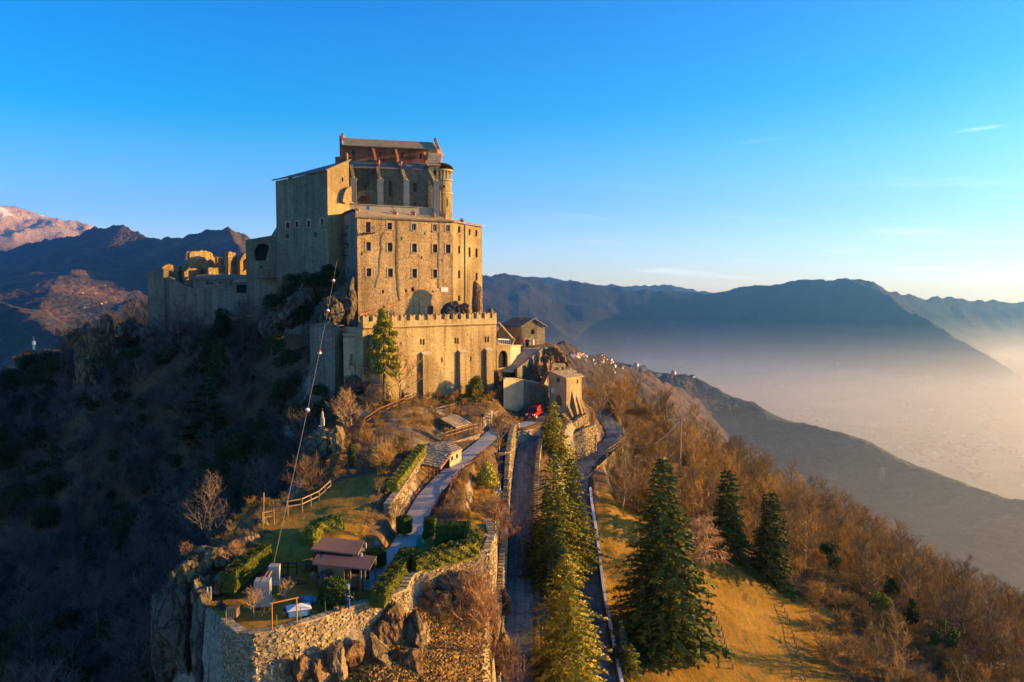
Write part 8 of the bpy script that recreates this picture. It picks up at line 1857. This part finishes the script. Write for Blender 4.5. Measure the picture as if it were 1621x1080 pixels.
# ------------------------------------------------------------------ people
M['skin'] = plain_mat('skin', (.45, .27, .19), .6, .05); M['denim'] = plain_mat('denim', (.03, .07, .22), .8, .15); M['coat_green'] = plain_mat('dark_green_coat', (.03, .06, .06), .85, .2); M['cap_blue'] = plain_mat('pale_blue_cap', (.28, .50, .66), .7, .1); M['hair'] = plain_mat('dark_hair', (.03, .02, .015), .7, .1)
def person(label, loc, rz, top, legs, hat=None, h=1.74, bend=0.0):
    s = h / 1.74; e = thing('person', label, 'person', loc); e.rotation_euler = (0, 0, rz)
    J = {'pel': (0, 0, .95, .14), 'waist': (0, 0, 1.08, .13), 'chest': (0, .02, 1.32, .155), 'neck': (0, .03, 1.50, .06), 'head': (0, .05, 1.58, .085), 'head2': (0, .05, 1.68, .09), 'head3': (0, .05, 1.73, .05)}
    for q, sx in (('L', 1), ('R', -1)):
        J.update({'hip' + q: (.09 * sx, 0, .88, .10), 'knee' + q: (.11 * sx, .03 + .02 * sx, .49, .06), 'ank' + q: (.12 * sx, 0, .09, .045), 'toe' + q: (.13 * sx, .16, .04, .035), 'sh' + q: (.19 * sx, .02, 1.42, .06), 'elb' + q: (.27 * sx, .02, 1.14, .045), 'wr' + q: (.25 * sx, .17, .96, .032), 'hand' + q: (.23 * sx, .24, .92, .034)})
    E = [('pel', 'waist'), ('waist', 'chest'), ('chest', 'neck'), ('neck', 'head'), ('head', 'head2'), ('head2', 'head3')]
    for q in 'LR': E += [('pel', 'hip' + q), ('hip' + q, 'knee' + q), ('knee' + q, 'ank' + q), ('ank' + q, 'toe' + q), ('chest', 'sh' + q), ('sh' + q, 'elb' + q), ('elb' + q, 'wr' + q), ('wr' + q, 'hand' + q)]
    ks = list(J)
    def skin(name, keys, grow, m, sub=1):
        kk = [k for k in ks if k in keys]; me = bpy.data.meshes.new(name); me.from_pydata([tuple(c * s for c in J[k][:3]) for k in kk], [(kk.index(a), kk.index(b)) for a, b in E if a in kk and b in kk], []); me.materials.append(m)
        o = bpy.data.objects.new(name, me); COL.objects.link(o); o.parent = e; md = o.modifiers.new('skin', 'SKIN')
        if not me.skin_vertices: me.skin_vertices.new(name='')
        for i, k in enumerate(kk): r = (J[k][3] + grow) * s; me.skin_vertices[0].data[i].radius = (r, r); 
        me.skin_vertices[0].data[0].use_root = True; sb_ = o.modifiers.new('sub', 'SUBSURF'); sb_.levels = sub; sb_.render_levels = sub; return o
    skin('body', set(ks), 0, M['skin'])
    skin('trousers', {'pel', 'hipL', 'hipR', 'kneeL', 'kneeR', 'ankL', 'ankR'}, .022, legs); skin('jacket', {'waist', 'chest', 'neck', 'shL', 'shR', 'elbL', 'elbR', 'wrL', 'wrR', 'pel'} - {'neck'}, .026, top)
    hb = blob_mesh([(0, .03 * s, 1.70 * s, .10 * s, .11 * s, .09 * s)], 160, .04, 5); put(hb.mesh('hair' if hat is None else 'cap', hat or M['hair']), 'hair' if hat is None else 'cap', (0, 0, 0), parent=e)
    fm = MB()
    for sx in (-1, 1): fm.box((.035 * sx * s, (.05 + .088) * s, 1.66 * s), (.022, .012, .014))
    fm.box((0, (.05 + .095) * s, 1.63 * s), (.02, .03, .035)); fm.box((0, (.05 + .085) * s, 1.595 * s), (.04, .01, .01)); put(fm.mesh('face', M['hair']), 'face', (0, 0, 0), parent=e)
    for sx in (-1, 1):   # fingers and thumb
        hm_ = MB(); w = Vector(J['handL' if sx > 0 else 'handR'][:3])
        for k in range(4): a = w + Vector(((k - 1.5) * .017, .02, -.01)); hm_.tube([a * s, (a + Vector((0, .035, -.012))) * s, (a + Vector((0, .045, -.045 + .006 * abs(k - 1.5)))) * s], [.009, .008, .006], 5)
        a = w + Vector((-sx * .03, 0, .005)); hm_.tube([a * s, (a + Vector((-sx * .018, .03, -.01))) * s], [.010, .008], 5); put(hm_.mesh('fingers', M['skin']), 'fingers', (0, 0, 0), parent=e)
    return e
pp_ = G(551, 966, -21.6); pp_.z = float(h1(pp_.x, pp_.y)); person('person in a dark green coat, blue jeans and pale blue cap standing on the terrace', pp_, math.radians(-60), M['coat_green'], M['denim'], M['cap_blue'], 1.74)
M['red_cloth'] = plain_mat('red_jacket', (.45, .03, .02), .8, .1)
pc_ = P(829, 550.5, 135.5); pc_.z = P(845, 553, 134).z + .05
person('person in a red jacket near the chapel door', pc_, math.radians(200), M['red_cloth'], M['denim'], None, 1.7)
pf_ = P(836, 551, 136.5); pf_.z = pc_.z; person('person in dark clothes right outside the chapel doorway', pf_, math.radians(170), M['coat_green'], M['hair'], None, 1.7)

# ------------------------------------------------------------------ village houses on the far hillside and in the valley
FH = FZ
def far_h(x, y):
    a = math.atan2(x, y); r = math.hypot(x, y); i = np.searchsorted(rg, r) - 1; j = int((a - az[0]) / (az[1] - az[0])); i = min(max(i, 0), len(rg) - 2); j = min(max(j, 0), len(az) - 2)
    return float(min(FZ[i, j], FZ[i + 1, j], FZ[i, j + 1], FZ[i + 1, j + 1]))
def far_hit(px, py):
    r = ray(px, py); s = np.linspace(430, 9000, 1800)
    for k in s:
        x, y, z = r[0] / r[1] * k, k, r[2] / r[1] * k
        if far_h(x, y) > z: return x, y, far_h(x, y)
    return None
def house_mesh(w, d, h, rf, seed):
    mb = MB(); mb.prism([(-w/2, -d/2), (w/2, -d/2), (w/2, d/2), (-w/2, d/2)], -4, h, 0, top=False)
    e = .5; v = [(-w/2-e, -d/2-e, h-.2), (w/2+e, -d/2-e, h-.2), (w/2+e, d/2+e, h-.2), (-w/2-e, d/2+e, h-.2), (-w/2-e, 0, h+rf), (w/2+e, 0, h+rf)]
    mb.raw(v, [(0, 1, 5, 4), (2, 3, 4, 5), (0, 4, 3), (1, 2, 5)], 1); mb.box((w * .2, d * .15, h + rf), (.8, .8, 1.6), m=1)
    mb.box((-w * .2, -d/2 - .03, h * .5), (1.2, .1, 1.6), m=2); mb.box((w * .2, -d/2 - .03, h * .5), (1.2, .1, 1.6), m=2)
    return mb.mesh('village_house', [M['plaster_%d' % (seed % 3)], M['roof_tile'], M['glass']])
M['plaster_0'] = plain_mat('pale_plaster', (.50, .45, .37), .85, .1); M['plaster_1'] = plain_mat('white_plaster', (.56, .54, .50), .85, .08); M['plaster_2'] = plain_mat('ochre_plaster', (.45, .35, .24), .85, .1); M['roof_tile'] = plain_mat('terracotta_roof', (.30, .13, .08), .85, .2, 3)
HM = [house_mesh(9, 8, 6, 2.6, 0), house_mesh(13, 9, 7, 3, 1), house_mesh(10, 10, 8, 2.4, 2), house_mesh(22, 12, 8, 2, 1)]
rh = random.Random(12); cnt = 0
VZ = [('hillside village right above the gatehouse', 60, lambda: (rh.uniform(900, 1010), None), (.30, .5)), ('village line along the valley foot behind the chapel', 70, lambda: (rh.uniform(1000, 1330), rh.uniform(575, 618)), (.8, 1.3)), ('hazy town on the valley floor at the right', 130, lambda: (rh.uniform(1120, 1621), rh.uniform(600, 745)), (.6, 1.1)), ('sunlit hamlet on the brown hills at the far left', 9, lambda: (rh.uniform(128, 190), rh.uniform(455, 492)), (.28, .42))]
for zn, num, fn, (s0_, s1_) in VZ:
    k = 0; tries = 0
    while k < num and tries < num * 6:
        tries += 1; px, py = fn()
        if py is None: py = 556 + (px - 900) * .22 + abs(rh.gauss(0, 7))
        if px > 1115 and py > 640 + (px - 1115) * .25: continue
        q = far_hit(px, py)
        if q is None or q[1] < 480 or q[1] > 8500: continue
        if zn.startswith(('village line', 'hazy')) and q[1] < 2300: continue
        if zn.startswith('sunlit') and q[1] > 3500: continue
        sc = rh.uniform(s0_, s1_) * (1.0 if q[1] < 2000 else 1.2)
        o = put(HM[rh.choice((0, 0, 1, 1, 2, 3) if q[1] > 2500 else (0, 1, 2))], 'village_house', (q[0], q[1], q[2]), rh.uniform(0, 6.28), sc)
        tag(o, 'small pale house in the ' + zn, 'house', 'houses of the ' + zn); k += 1; cnt += 1
# rest of the town as one mass
mb = MB(); tries = 0; k = 0
while k < 700 and tries < 2500:
    tries += 1; px, py = rh.uniform(1080, 1700), rh.uniform(596, 770)
    if px > 1115 and py > 640 + (px - 1115) * .25: continue
    if vnoise(px * .03, py * .06) < rh.uniform(-.2, .5): continue
    r = ray(px, py); s_ = (VAL + 25) / r[2]; x, y = r[0] * s_, r[1] * s_; z = far_h(x, y)
    if y < 900 or y > 9000 or z > VAL + 70: continue
    w = rh.uniform(6, 15); mb.box((x, y, z + 3), (w, rh.uniform(6, 12), rh.uniform(6, 9)), rh.uniform(0, 3), m=rh.choice((0, 0, 1))); k += 1
o = mb.build('valley_town', [M['plaster_1'], M['roof_tile']], origin=(0, 0, 0)); o['kind'] = 'stuff'
# pylon in the haze
q = far_hit(1397, 762)
if q:
    e = thing('power_pylon', 'faint lattice power pylon standing in the haze before the spur', 'pylon', q); mb = MB(); hh = 30
    for sx, sy in ((-4, -4), (4, -4), (4, 4), (-4, 4)): mb.tube([(q[0] + sx, q[1] + sy, q[2] - 2), (q[0] + sx * .15, q[1] + sy * .15, q[2] + hh)], .35, 4)
    for f in (.55, .72, .88): mb.beam((q[0] - 7, q[1], q[2] + hh * f), (q[0] + 7, q[1], q[2] + hh * f), .5)
    mb.build('lattice', M['steel'], e)
